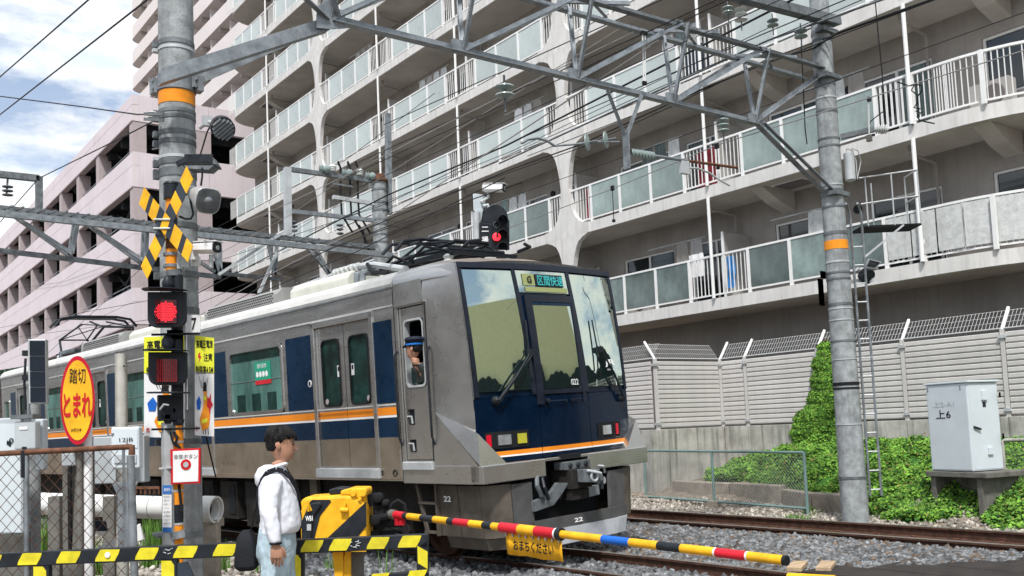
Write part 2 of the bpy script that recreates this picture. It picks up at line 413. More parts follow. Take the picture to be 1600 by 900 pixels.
# ================================================================== ground, tracks
def hground(X, Y):
    t = min(1, max(0, (X-14.9)/3.1)); z = -.10 + 1.02*(t*t*(3-2*t))
    if Y > 13: z *= max(.35, 1-(Y-13)*.22)
    mound = math.exp(-((X-15.2)/1.0)**2-((Y-8.6)/1.3)**2)*.28+math.exp(-((X-14.5)/.62)**2-((Y-7.3)/1.3)**2)*.42
    return z+mound+.03*math.sin(X*3.1+Y*1.7)*min(1, max(0, X-13.3))
g = MB(); g.box((-500, -500, -.6), (500, 900, -.22)); struct('ground', g, m_soil)
g = MB(); nx, ny = 40, 90; vs = []; fs = []
for i in range(nx+1):
    for j in range(ny+1):
        X = 13.0+i*.19; Y = -4+j*.27; vs.append((X, Y, hground(X, Y)+random.uniform(-.015, .015)))
for i in range(nx):
    for j in range(ny): fs.append((i*(ny+1)+j, (i+1)*(ny+1)+j, (i+1)*(ny+1)+j+1, i*(ny+1)+j+1))
g.add(vs, fs, None, True); struct('embankment', g, m_soil)
g = MB(); g.add([(4.5, 4, -.15), (13.4, 4, -.15), (13.4, 120, -.15), (4.5, 120, -.15)], [(0, 1, 2, 3)]); struct('ballast_bed', g, m_ground)
g = MB(); g.add([(-30, -30, -.16), (4.6, -30, -.16), (4.6, 60, -.16), (-30, 60, -.16)], [(0, 1, 2, 3)]); struct('trackside_ground', g, m_soil)
def rail_prof(w=.07, h=.165, b=.14):
    return [(-b/2, -h), (b/2, -h), (b/2, -h+.012), (.012, -h+.03), (.012, -.04), (w/2, -.03), (w/2, -.004), (w/2-.008, 0), (-w/2+.008, 0), (-w/2, -.004), (-w/2, -.03), (-.012, -.04), (-.012, -h+.03), (-b/2, -h+.012)]
def rail(path, z):
    mb = MB(); P = rail_prof(); secs = []
    for i, (x, y) in enumerate(path):
        a = path[max(i-1, 0)]; b = path[min(i+1, len(path)-1)]; t = Vector((b[0]-a[0], b[1]-a[1])).normalized(); nx_, ny_ = t.y, -t.x
        zz = z[i] if hasattr(z, '__len__') else z
        secs.append([(x+nx_*u, y+ny_*u, zz+v) for u, v in P])
    mb.ms = [m_rustd, m_railtop]
    n = len(P)
    vs = [p for q in secs for p in q]; top = []; oth = []
    for i in range(len(secs)-1):
        for j in range(n):
            f = (i*n+j, (i+1)*n+j, (i+1)*n+(j+1) % n, i*n+(j+1) % n)
            (top if j in (6, 7, 8) else oth).append(f)
    mb.add(vs, oth, m_rustd); b = 0
    for f in top: mb.f.append(list(f)); mb.mi.append(1); mb.sm.append(False)
    return mb
YAW = math.radians(5.7); CANT = math.radians(2.0); TO = Vector((7.8, 9.24, -.02))
def trk(dx):
    p = [(7.88+dx, y) for y in np.linspace(-6, 7.5, 8)]
    for y in np.linspace(8.5, 45, 30):
        k = max(0, y-8.2); c = 7.88-math.sin(YAW)*k*min(1, k/3)
        if k > 3: c = 7.88-math.sin(YAW)*k
        p.append((c+dx, y))
    return p
trackA = Thing('railway_track', (7.9, 4, -.15), None, None, kind='structure')
trackA.part('rail', rail(trk(.53), 0)); trackA.part('rail', rail(trk(-.53), -.035))
trackB = Thing('railway_track', (12.2, 4, -.15), kind='structure')
trackB.part('rail', rail([(12.72, y) for y in (-10, 10, 30, 90)], .02)); trackB.part('rail', rail([(11.65, y) for y in (-10, 10, 30, 90)], .0), None)
mb = MB(); mb.add([(11.70, -5, -.146), (12.68, -5, -.146), (12.68, 60, -.146), (11.70, 60, -.146)], [(0, 1, 2, 3)]); trackB.part('rusty_bed', mb, m_rustd)
c = MB()
for k in range(90):
    for X in (11.65, 12.72):
        for sx in (-.075, .075): c.cbox((X+sx, 2+k*.62, -.125), .05, .07, .035, m_rust)
trackB.part('rail_clip', c, kind='stuff')
slp = MB(); slp.box((-1.0, -.11, -.15), (1.0, .11, -.01)); sm = slp.mesh('sleeper', m_sleeper)
for k in range(40):
    o = ob('sleeper', sm, None, trackB.o, loc=(0, k*.62-2, -.005))
for k in range(34):
    y = 2.2+k*.62; kk = max(0, y-8.2)
    o = ob('sleeper', sm, None, trackA.o, loc=(-math.sin(YAW)*kk-.02, y-4, -.0051)); o.rotation_euler.z = YAW if kk > 1 else 0
# crossing deck panels and planks at the lower right
dk = Thing('crossing_deck', (10, 5.0, -.1), kind='structure')
for i in range(5):
    mb = MB(); x0 = 8.62+i*.6; mb.box((x0, 2.0, -.1), (x0+.57, 6.5-.42*i, -.012)); dk.part('deck_panel', mb, m_ply, bevel=.01)
mb = MB(); mb.box((7.5, 1, -.1), (8.28, 6.5, -.02)); dk.part('deck_panel', mb, m_ply, bevel=.01)
for i in range(2):
    mb = MB(); a = at(1228+i*45, 888, Z=0); mb.cbox((a.x+.2, a.y, .0), .5, .16, .05, rz=.5); dk.part('plank', mb, m_plank, bevel=.006)
# road apron of the crossing
mb = MB(); mb.add([(-8, -12, -.12), (7.3, -12, -.12), (7.3, 3.4, -.12), (-8, 3.4, -.12)], [(0, 1, 2, 3)]); struct('road', mb, m_asphalt)
def stones(name, pts, size, m, label=None, flat=.7):
    n = len(pts); pts = np.array(pts); base = np.array([(x, y, z) for x in (-1, 1) for y in (-1, 1) for z in (-1, 1)], float)*.5
    sc = size*(.55+.8*rng.random((n, 1, 3))); v = base[None]*sc*(1+.45*(rng.random((n, 8, 3))-.5)); v[:, :, 2] *= flat
    ax = rng.normal(size=(n, 3)); ax /= np.linalg.norm(ax, axis=1)[:, None]; an = rng.random(n)*6.28
    K = np.zeros((n, 3, 3)); K[:, 0, 1] = -ax[:, 2]; K[:, 0, 2] = ax[:, 1]; K[:, 1, 0] = ax[:, 2]; K[:, 1, 2] = -ax[:, 0]; K[:, 2, 0] = -ax[:, 1]; K[:, 2, 1] = ax[:, 0]
    Rm = np.eye(3)[None]+np.sin(an)[:, None, None]*K+(1-np.cos(an))[:, None, None]*(K@K)
    v = np.einsum('nij,nkj->nki', Rm, v)+pts[:, None, :]
    q = np.array([(0, 1, 3, 2), (4, 6, 7, 5), (0, 4, 5, 1), (2, 3, 7, 6), (0, 2, 6, 4), (1, 5, 7, 3)])
    f = (q[None]+8*np.arange(n)[:, None, None]).reshape(-1)
    me = bpy.data.meshes.new(name); me.vertices.add(8*n); me.vertices.foreach_set('co', v.reshape(-1).astype(np.float32))
    me.loops.add(24*n); me.loops.foreach_set('vertex_index', f.astype(np.int32))
    me.polygons.add(6*n); me.polygons.foreach_set('loop_start', np.arange(0, 24*n, 4, dtype=np.int32)); me.polygons.foreach_set('loop_total', np.full(6*n, 4, np.int32))
    me.materials.append(m); me.update(calc_edges=True); me.validate()
    o = bpy.data.objects.new(name, me); COL.objects.link(o); o['kind'] = 'stuff'
    if label: o['label'] = label
    return o
# per-stone brightness: use the random per island node
def island(m, amt=.5):
    t = m.node_tree; P = t.nodes['Principled BSDF']; g_ = t.nodes.new('ShaderNodeNewGeometry'); hs = t.nodes.new('ShaderNodeHueSaturation')
    mr = t.nodes.new('ShaderNodeMapRange'); mr.inputs[3].default_value = 1-amt; mr.inputs[4].default_value = 1+amt
    t.links.new(g_.outputs['Random Per Island'], mr.inputs[0]); t.links.new(mr.outputs[0], hs.inputs['Value'])
    src = P.inputs['Base Color'].links[0].from_socket; t.links.new(src, hs.inputs['Color']); t.links.new(hs.outputs[0], P.inputs['Base Color'])
for q, a in ((m_stone, .55), (m_stoneb, .5), (m_leaf, .45), (m_leafd, .45), (m_grass, .4)): island(q, a)
P = []
for _ in range(17500):
    x = random.uniform(8.55, 11.55); y = random.uniform(6.6-(x-8.6)*.72, 16); crown = .05*math.sin((x-8.5)/3.1*math.pi)
    P.append((x, y, -.12+crown+random.uniform(-.01, .03)))
for _ in range(5200):
    x = random.uniform(8.5, 11.55); y = random.uniform(16, 34); P.append((x, y, -.11))
for _ in range(3000):
    x = random.uniform(12.8, 13.5); y = random.uniform(5, 17); P.append((x, y, -.14+random.uniform(0, .03)))
random.shuffle(P); stones('ballast', P[:20500], .078, m_stone, 'grey crushed stone ballast between the tracks')
m_stoner = mat('rust stained stone', (.13, .095, .07), .9, var=.4, scale=9); island(m_stoner, .5)
P2 = P[20500:]+[(abs(random.gauss(0, .25))*s_+x0, random.uniform(5, 22), -.11+random.uniform(0, .03)) for x0, s_ in ((11.5, -1), (8.55, 1)) for _ in range(900)]+[(random.uniform(12.8, 13.3), random.uniform(5, 17), -.12) for _ in range(900)]
stones('rusty_ballast', P2, .07, m_stoner, 'rust-brown stained stones scattered among the ballast near the rails')
P = []
for _ in range(7500):
    x = random.uniform(5.2, 8.2); y = random.uniform(5.2, 16); P.append((x, y, -.13+random.uniform(-.01, .03)))
stones('dark_ballast', P, .075, m_stone, 'dark ballast under and in front of the train')
P = []
for _ in range(11000):
    x = random.uniform(-4, 5.2); y = random.uniform(6.5, 20); P.append((x, y, -.15+random.uniform(-.01, .04)))
stones('rubble', P, .08, m_stoneb, 'pale beige rubble along the near side of the track')
P = []
for _ in range(5200):
    x = random.uniform(13.2, 15.4); y = random.uniform(4, 18); P.append((x, y, hground(x, y)+.005))
stones('trackside_rubble', P, .055, m_stoneb, 'brownish rubble beside the far rail')
# ================================================================== apartment building
XF, XW = 18.4, 19.9; Z0, FH_ = 4.68, 2.88; BS = [4.79+5.57*i for i in range(9)]; Y0, Y1 = 7.3, 49.35
NF = 9
apt = Thing('apartment_building', (XF, 25, -.1), 'grey apartment block with glass balconies and hourglass pillars', 'building')
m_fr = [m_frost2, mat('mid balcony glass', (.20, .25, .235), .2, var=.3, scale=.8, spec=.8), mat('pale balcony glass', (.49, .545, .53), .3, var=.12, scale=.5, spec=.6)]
def path(off=0, n=8, seg=True):
    P = []
    a, b = 2.5, XW-XF
    for i in range(n+1):
        t = math.pi/2*i/n; P.append((XW-(b-off)*math.sin(t), Y0+a-(a-off)*math.cos(t)))
    a2 = 1.3
    for i in range(n+1):
        t = math.pi/2*i/n; P.append((XW-(b-off)*math.cos(t), Y1-a2+(a2-off)*math.sin(t)))
    return P
def vis(x, y, z, mg=160):
    d = Vector((x, y, z))-CAM; f = d.dot(CF)
    if f < 1: return False
    px, py = CX+F0*d.dot(CR)/f, CY-F0*d.dot(CU)/f
    return -mg < px < 1600+mg and -mg < py < 900+mg
L_ = apt.loc
body = MB(); body.box((XW+.25, 6.95, -.2), (34, Y1-.3, Z0+FH_*11)); apt.part('core', body, m_wall)
lw = MB(); lw.box((XW+.06, 6.95, -.2), (XW+.22, Y1-.4, Z0-.31)); apt.part('base_wall', lw, m_wall_low)
slab_mb = MB(); pp = path(); poly = [(x, y, 0) for x, y in pp]+[(XW+.3, Y1, 0), (XW+.3, Y0, 0)]
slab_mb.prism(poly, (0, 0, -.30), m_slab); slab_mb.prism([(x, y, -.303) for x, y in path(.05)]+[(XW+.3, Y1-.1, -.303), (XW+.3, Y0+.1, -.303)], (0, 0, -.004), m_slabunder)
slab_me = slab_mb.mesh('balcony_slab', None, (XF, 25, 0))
rails_mb = MB()
for i, (z, off, w_) in enumerate(((1.09, .07, .055), (.10, .07, .04))):
    q = path(off)
    for a, b in zip(q[:-1], q[1:]): rails_mb.bar((a[0], a[1], z), (b[0], b[1], z), w_, w_*.9)
handrail_me = rails_mb.mesh('handrail', m_rail_w, (XF, 25, 0))
def loc_me(mb, m=None, name='x'): return mb.mesh(name, m)
obj_random(m_fr[1], .6, 1.4); obj_random(m_fr[2], .86, 1.08)
gp = MB(); gp.box((-.012, .04, .13), (.012, 1.175, 1.06)); gp_me = [loc_me(gp, q, 'glass_panel') for q in m_fr]
po = MB(); po.box((-.035, -.04, 0), (.035, .04, 1.08)); po_me = loc_me(po, m_rail_w, 'post')
def grille_me(L):
    mb = MB(); n = max(2, round(L/.125))
    for i in range(1, n): mb.box((-.009, L*i/n-.009, .1), (.009, L*i/n+.009, 1.07))
    return loc_me(mb, m_rail_w, 'balusters')
gr = grille_me(1.07); gr2 = grille_me(.85)
pipe = MB(); pipe.tube([(0, 0, 0), (0, 0, FH_-.3)], .042, 8); pipe_me = loc_me(pipe, m_rail_w, 'downpipe')
dv = MB(); dv.box((.42, -.02, .05), (1.48, .02, 1.72)); dv.box((.40, -.03, 0), (.44, .03, 1.74), m_rail_w); dv_me = loc_me(dv, m_divider, 'divider')
dr = MB(); dr.tube([(.35, .3, FH_-.42), (.38, .3, FH_-.5), (1.3, .3, FH_-.56), (1.33, .3, FH_-.7), (1.33, .3, .2)], .035, 6); dr.tube([(.35, .3, FH_-.3), (.35, .3, FH_-.42)], .05, 6)
dr_me = loc_me(dr, m_wall, 'drain_pipe')
bm = MB(); bm.prism([(.25, 0, FH_-.31), (1.5, 0, FH_-.31), (1.5, 0, FH_-.78), (.9, 0, FH_-.62)], (0, .38, 0)); bm_me = loc_me(bm, m_slabunder, 'bracket_beam')
ht = MB(); ht.box((.45, 0, FH_-.33), (1.15, .9, FH_-.306), m_rail_w); ht.box((.5, .05, FH_-.345), (1.1, .85, FH_-.325), m_towerdk); ht_me = loc_me(ht, None, 'escape_hatch')
# hourglass pillar
prof = [(0, .98), (.05, .74), (.14, .56), (.28, .42), (.5, .31), (.85, .225), (1.15, .185), (1.16, .175), (1.3, .185), (1.6, .225), (1.95, .30), (2.2, .39), (2.38, .51), (2.5, .72), (2.585, 1.0)]
pl = MB(); poly = [(-.03, w_, z) for z, w_ in prof]+[(-.03, -w_, z) for z, w_ in prof[::-1]]
pl.prism(poly, (.16, 0, 0)); pl_me = loc_me(pl, m_slab, 'pillar')
tie = MB(); tie.box((-.032, -1.0, -.302), (.1, 1.0, .002)); tie_me = loc_me(tie, m_slab, 'pillar_joint')
# wall with window openings per unit (local: y 0..5.57, z 0..FH)
wins = ((.3, 2.05, .02, 1.86), (2.7, 4.75, .55, 1.86))
wm = MB(); holed(wm, (0, 5.57), (0, FH_-.29), wins, lambda u, v, d: (d, u, v), .14, m_wall); wall_me = loc_me(wm, m_wall, 'wall_panel')
wm = MB(); holed(wm, (2.15, 5.57), (0, FH_-.29), wins[1:], lambda u, v, d: (d, u, v), .14, m_wall); wall0_me = loc_me(wm, m_wall, 'wall_panel')
wd_me = []
for a, b, c_, d_ in wins:
    fr = MB()
    for (p, q, r_, s_) in ((a, b, c_, c_+.05), (a, b, d_-.05, d_), (a, a+.05, c_, d_), (b-.05, b, c_, d_), ((a+b)/2-.03, (a+b)/2+.03, c_, d_)):
        fr.box((.05, p, r_), (.10, q, s_))
    pn = [MB(), MB()]; pn[0].box((.085, a+.04, c_+.04), (.09, (a+b)/2, d_-.04)); pn[1].box((.095, (a+b)/2, c_+.04), (.10, b-.04, d_-.04))
    wd_me.append((loc_me(fr, m_rail_w, 'window'), [loc_me(x, m_darkglass, 'pane') for x in pn], [loc_me(x, m_curtain, 'pane') for x in pn]))
ac = MB(); ac.box((.75, 0, .08), (1.05, .8, .66), m_divider); ac.lathe((.75, .3, .37), (-1, 0, 0), [(0, .22), (.02, .2)], 14, m_towerdk); ac_me = loc_me(ac, None, 'air_conditioner')
vent = MB(); vent.lathe((0, 0, 0), (-1, 0, 0), [(0, .1), (.07, .1), (.1, .05)], 10); vent_me = loc_me(vent, m_black, 'vent_cap')
nglass = 0; extra = MB()
for k in range(NF+1):
    z = Z0+k*FH_
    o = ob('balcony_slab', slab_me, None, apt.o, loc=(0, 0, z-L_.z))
    if k == NF: break
    ob('handrail', handrail_me, None, apt.o, loc=(0, 0, z-L_.z))
    for u, b in enumerate(BS[:-1]):
        base = Vector((XF, b, z))-L_
        if not vis(XF, b+2.8, z+1, 300): continue
        # wall and windows
        if u > 0:
            ob('wall_panel', wall_me, None, apt.o, loc=base+Vector((XW-XF, 0, 0)))
        elif k < 5: ob('wall_panel', wall0_me, None, apt.o, loc=base+Vector((XW-XF, 0, 0)))
        for wi, (wm_, pd, pc) in enumerate(wd_me):
            if u == 0 and wi == 0: continue
            w_ = ob('window', wm_, None, apt.o, loc=base+Vector((XW-XF, 0, 0)))
            cur = random.random() < .45
            for q in range(2): ob('pane', (pc if cur and q == (k+u) % 2 else pd)[q], None, w_)
        if k < 4: ob('vent_cap', vent_me, None, apt.o, loc=base+Vector((XW-XF, 2.35, 1.75)))
        if random.random() < .5: ob('air_conditioner', ac_me, None, apt.o, loc=base+Vector((0, random.uniform(2.6, 4), 0)))
        ob('divider', dv_me, None, apt.o, loc=base) if u > 1 else None
        ob('drain_pipe', dr_me, None, apt.o, loc=base)
        if u in (0, 1, 7) and k < 8:
            ob('bracket_beam', bm_me, None, apt.o, loc=base+Vector((0, (4.1, 4.1, 0, 0, 0, 0, 0, .8)[u], 0)))
            if (k+u) % 2 or u == 7: ob('escape_hatch', ht_me, None, apt.o, loc=base+Vector((0, (3.1, 3.1, 0, 0, 0, 0, 0, 1.3)[u], 0)))
        if u == 0: # right end: balusters round the curve, or privacy sheets on the lowest floor
            continue
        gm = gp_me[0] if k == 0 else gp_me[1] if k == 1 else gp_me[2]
        if u in (3, 6):
            ob('pillar', pl_me, None, apt.o, loc=base); ob('pillar_joint', tie_me, None, apt.o, loc=base)
        else:
            ob('downpipe', pipe_me, None, apt.o, loc=base+Vector((-.04, .0, 0)))
        for q in range(4): ob('post', po_me, None, apt.o, loc=base+Vector((.07, .85+1.217*q, 0)))
        for q in range(3):
            if nglass < 290 and vis(XF, b+.85+1.217*q+.6, z+.6, 60):
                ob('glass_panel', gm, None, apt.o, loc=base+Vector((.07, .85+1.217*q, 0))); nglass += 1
            elif vis(XF, b+.85+1.217*q+.6, z+.6, 200):
                extra.box((XF+.058, b+.89+1.217*q, z+.13), (XF+.082, b+2.02+1.217*q, z+1.06))
        ob('baluster_row', gr2, None, apt.o, loc=base+Vector((.07, 0, 0)), kind='stuff'); ob('baluster_row', gr, None, apt.o, loc=base+Vector((.07, 4.5, 0)), kind='stuff')
    # grille along the rounded right end
    e = MB(); q = path(.07, 16)[:17]; q = [(x, y) for x, y in q]+[(XF+.07, y) for y in np.arange(9.5, 11.2, .12)]
    if k < 4:
        acc = 0; lastp = q[0]; sheetpts = []
        for a in q[1:]:
            seg = math.hypot(a[0]-lastp[0], a[1]-lastp[1]); nn = max(1, round(seg/.14))
            for t in range(nn):
                x, y = lastp[0]+(a[0]-lastp[0])*t/nn, lastp[1]+(a[1]-lastp[1])*t/nn; e.cbox((x, y, z+.58), .017, .017, .97)
            lastp = a
        apt.part('baluster_row', e, m_rail_w, kind='stuff')
        for yy in (10.36, 8.9): 
            e = MB(); e.cbox((XF+.07, yy, z+.55), .07, .08, 1.08); apt.part('post', e, m_rail_w)
        e = MB(); e.tube([(XF-.04, 10.36, z), (XF-.04, 10.36, z+FH_-.3)], .045, 8); apt.part('downpipe', e, m_rail_w)
if extra.f: apt.part('far_glass_panels', extra, m_fr[2], kind='stuff')
# privacy sheets tied inside the lowest rail at the right end
for i in range(7):
    y1 = 11.15-i*.56; y0 = y1-.53
    def xy(y): 
        if y > 9.4: return XF+.03, y
        t = math.acos(min(1, max(-1, (Y0+2.5-y)/2.43))); return XW-(XW-XF-.03)*math.sin(t), y
    mb = MB(); vs = []; fs = []; nn = 5
    for a in range(nn+1):
        for b in range(7):
            y = y0+(y1-y0)*a/nn; x, _ = xy(y); vs.append((x+random.uniform(-.008, .008), y, Z0+.16+.88*b/6))
    for a in range(nn):
        for b in range(6): fs.append((a*7+b, a*7+b+1, (a+1)*7+b+1, (a+1)*7+b))
    mb.add(vs, fs, None, True); o = apt.part('privacy_sheet', mb, m_sheet)
# laundry on the lower balconies
for n_, (px_, py_, X_, w_, h_, mm, lab) in enumerate(((1105, 262, 18.9, .75, .95, m_redcloth, 'dark red cloth hung behind the balcony bars right of the insulator rod'), (922, 318, 18.9, .45, .9, m_redcloth, 'dark red cloth hung beside the hourglass pillar'),
        (1142, 425, 18.7, .25, .8, m_bluecloth, 'blue cloth hung behind the lowest balcony bars'), (1088, 415, 18.7, .5, .6, m_white, 'white garment hung on the lowest balcony beside the blue cloth'))):
    a = at(px_, py_, X=X_); mb = MB(); vs = []; fs = []
    for i in range(7):
        for j in range(4): vs.append((a.x+.04*math.sin(i*2.1+j), a.y-w_/2+w_*i/6, a.z-h_/2+h_*j/3))
    for i in range(6):
        for j in range(3): fs.append((i*4+j, (i+1)*4+j, (i+1)*4+j+1, i*4+j+1))
    mb.add(vs, fs, None, True); solo('laundry', mb, mm, a, lab, 'laundry')
# more laundry, poles and plants for variety
vr = random.Random(5)
for n_, (k, yb, cols) in enumerate(((0, 17.6, 2), (0, 13.4, 2), (1, 18.2, 3), (1, 12.6, 2), (2, 17.2, 3), (2, 24.0, 3), (3, 29.4, 4), (1, 25.0, 3), (2, 34.2, 3), (4, 35.0, 3))):
    z = Z0+k*FH_; t = Thing('clothes_rack', (18.95, yb, z), 'clothes pole with hung laundry on balcony row %s, %s' % (('one', 'two', 'three', 'four', 'five')[k], ('behind the lowest row left part', 'beside the concrete pole', 'right of the hourglass pillar', 'right part of the row', 'right of centre', 'left of the pillar', 'further left', 'just left of the pillar', 'far along the row', 'near the far pillar')[n_]), 'laundry', 'laundry on the balconies')
    mb = MB(); mb.tube([(18.95, yb-1.0, z+1.75), (18.95, yb+1.1, z+1.75)], .015, 6); t.part('pole', mb, m_steell)
    for c in range(cols):
        mb = MB(); vs = []; fs = []; y0 = yb-.85+c*.5; h_ = vr.uniform(.45, .8)
        for i in range(5):
            for j in range(3): vs.append((18.95+.03*math.sin(i*2.3+j), y0+.38*i/4, z+1.74-h_*j/2))
        for i in range(4):
            for j in range(2): fs.append((i*3+j, (i+1)*3+j, (i+1)*3+j+1, i*3+j+1))
        mb.add(vs, fs, None, True); t.part('cloth', mb, vr.choice([m_white, m_sheet, m_divider, m_curtain, m_wall]))
# ================================================================== pink garage
GX, GY = 14.6, 53.6
gar = Thing('parking_garage', (GX, GY, -.1), 'pink clad parking garage with open dark decks on the left', 'building')
bands = [(19.56, 21.05), (15.83, 17.8), (12.0, 13.91), (8.19, 10.19), (4.3, 6.3), (.3, 2.4)]
piers = [GY]+[61.1+5.22*i for i in range(16)]
for i, (a, b) in enumerate(bands):
    for j in range(len(piers)-1):
        hb_ = a+(b-a)*.62
        for q0, q1 in ((a, hb_-.012), (hb_+.012, b)):
            mb = MB(); mb.box((GX, piers[j]+(.02 if j else -.008), q0), (GX+.35, piers[j+1]-.02, q1)); gar.part('spandrel_panel', mb, m_pink)
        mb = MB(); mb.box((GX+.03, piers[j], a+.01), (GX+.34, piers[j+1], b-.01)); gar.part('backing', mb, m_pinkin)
        mb = MB(); mb.box((GX-.03, piers[j]+.02, a-.02), (GX+.36, piers[j+1]-.02, a+.06)); gar.part('sill_trim', mb, m_pinkin) if j < 8 else None
    for j in range(4):
        mb = MB(); x0 = GX+.36+j*3.92; mb.box((x0-.006, GY-.008, a), (x0+3.9, GY+.3, b)); gar.part('spandrel_panel', mb, m_pinkx)
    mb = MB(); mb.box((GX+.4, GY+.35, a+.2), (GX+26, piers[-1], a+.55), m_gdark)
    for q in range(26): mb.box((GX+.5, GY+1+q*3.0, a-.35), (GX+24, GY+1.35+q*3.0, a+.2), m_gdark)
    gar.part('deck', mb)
for i in range(len(bands)-1):
    lo, hi = bands[i+1][1], bands[i][0]
    for j, y in enumerate(piers):
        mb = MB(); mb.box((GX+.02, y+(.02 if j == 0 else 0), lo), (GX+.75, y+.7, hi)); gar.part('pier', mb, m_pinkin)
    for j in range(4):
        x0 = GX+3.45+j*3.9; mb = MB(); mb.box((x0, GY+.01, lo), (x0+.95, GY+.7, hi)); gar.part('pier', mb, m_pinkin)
    # steel props and lit strips inside the decks
    if i < 4:
        mb = MB()
        for j in range(8):
            y = piers[j+1]-.5; mb.bar((GX+1.0, y-3.6, lo), (GX+1.0, y, hi), .14); mb.bar((GX+1.0, y-3.6, hi), (GX+1.0, y, lo), .14) if j % 3 == 0 else None
        gar.part('brace', mb, m_gdark)
for i in range(14):
    z = (18.9, 15.2, 11.4)[i % 3]; y = GY+2.2+i*2.6; mb = MB(); mb.cbox((GX+2.2+(i % 4)*.8, y, z), .12, 1.2, .07, rz=.6); gar.part('strip_light', mb, m_white)
for i in range(1, 4):
    for j in range(9):
        mb = MB(); yy = piers[j]+.8; zc = bands[i][1]
        for q in range(2): mb.bar((GX+.25, yy, zc+.15+.22*q), (GX+.25, piers[j+1]-.05, zc+.15+.22*q), .04)
        gar.part('guard_rail', mb, m_steel)
mb = MB(); mb.box((GX+9, GY+4, 0), (GX+25, piers[-1]-2, 21.0)); gar.part('core', mb, m_gdark)
mb = MB(); mb.box((GX+.1, GY+.1, 20.4), (GX+26, piers[-1], 20.6)); gar.part('roof', mb, m_gdark)
# ================================================================== tower
TX = 31
tow = Thing('apartment_tower', (TX, 85, -.1), 'tall pale pinkish apartment tower with solid rounded balconies behind the garage', 'building')
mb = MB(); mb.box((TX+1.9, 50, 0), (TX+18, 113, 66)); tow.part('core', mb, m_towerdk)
def tpath(off, z):
    P = [(TX+off, 52, z)]; a = 1.9-off
    for i in range(7):
        t = math.pi/2*i/6; P.append((TX+off+1.4*(1-math.cos(t)), 113.4+1.2*math.sin(t)-off, z))
    P.append((TX+1.95, 114.6-off, z)); P.append((TX+1.95, 52, z)); return P
for i in range(14):
    z = 43.41+3.03*(i-7)
    mb = MB(); mb.prism(tpath(0, z), (0, 0, .28)); tow.part('balcony_slab', mb, m_tower)
    for j in range(12):
        y0 = 113.4-(j+1)*5.1; mb = MB(); mb.box((TX+.005*(j % 2), y0, z+.29), (TX+.16, y0+5.07, z+1.55)); tow.part('parapet', mb, m_tower)
        if z < 62 and j < 9:
            mb = MB(); mb.box((TX+.25, y0+2.4, z-.32), (TX+1.9, y0+2.75, z-.01)); tow.part('bracket_beam', mb, m_slabunder)
            mb = MB(); mb.box((TX+.3, y0, z+.3), (TX+1.9, y0+.08, z+2.9)); tow.part('divider', mb, m_tower)
    mb = MB(); q = tpath(0, z+.29)[1:8]
    for a, b in zip(q[:-1], q[1:]): mb.bar((a[0]+.07, a[1]-.07, z+.92), (b[0]+.07, b[1]-.07, z+.92), .15, 1.26)
    tow.part('rounded_parapet', mb, m_tower)
# ================================================================== cream block behind the camera (seen in the windscreen)
cb = Thing('cream_building', (30, -10, -.1), 'cream block outside the frame, mirrored in the train windscreen', 'building')
def cbp(u, v, d=0): return (8+.786*u+.618*d, -22+.618*u-.786*d, v)
holes = [(1, 2.5, 8.0, 9.3)]
mb = MB(); holed(mb, (0, 28.5), (5.2, 12.3), holes, lambda u, v, d: cbp(u, v, d), .2, m_cream_b); mb.frame(cbp(0, -.1, .3), Vector(cbp(28.5, 0))-Vector(cbp(0, 0)), (3, -4, 0), (0, 0, 12.35)); cb.part('wall', mb, m_cream_b)
mb = MB()
for a, b, c_, d_ in holes: mb.quad(cbp(a, c_, .19), cbp(b, c_, .19), cbp(b, d_, .19), cbp(a, d_, .19))
cb.part('window_glass', mb, m_darkglass)
for i in range(13):
    mb = MB(); mb.frame(cbp(.6+i*2.2, -.06, 7), Vector(cbp(.28, 0))-Vector(cbp(0, 0)), (-.05, .06, 0), (0, 0, 5.28)); cb.part('wall_rib', mb, m_divider)
for z_ in (8.4, 10.4):
    mb = MB(); mb.frame(cbp(0, -.05, z_), Vector(cbp(28.4, 0))-Vector(cbp(0, 0)), (-.06, .07, 0), (0, 0, .14)); cb.part('wall_rib', mb, m_divider)
hd = Thing('hedge', (20, -12, -.1), 'tall dark hedge in front of the cream building, outside the frame', 'hedge')
mb = MB(); vs = []; fs = []
for i in range(241):
    for j in range(2): vs.append((8+.786*i*.18+(.4 if j else -.9), -21.6+.618*i*.18+(.5 if j else .9), (5.2+.8*abs(math.sin(i*.11))+.5*math.sin(i*.047)+.18*abs(math.sin(i*.6))+(1.5 if 90 < i < 118 or 180 < i < 200 else 0)) if j else -.2))
for i in range(240): fs.append((2*i, 2*i+1, 2*i+3, 2*i+2))
mb.add(vs, fs); o = hd.part('foliage', mb, m_under); sd = o.modifiers.new('s', 'SOLIDIFY'); sd.thickness = .6
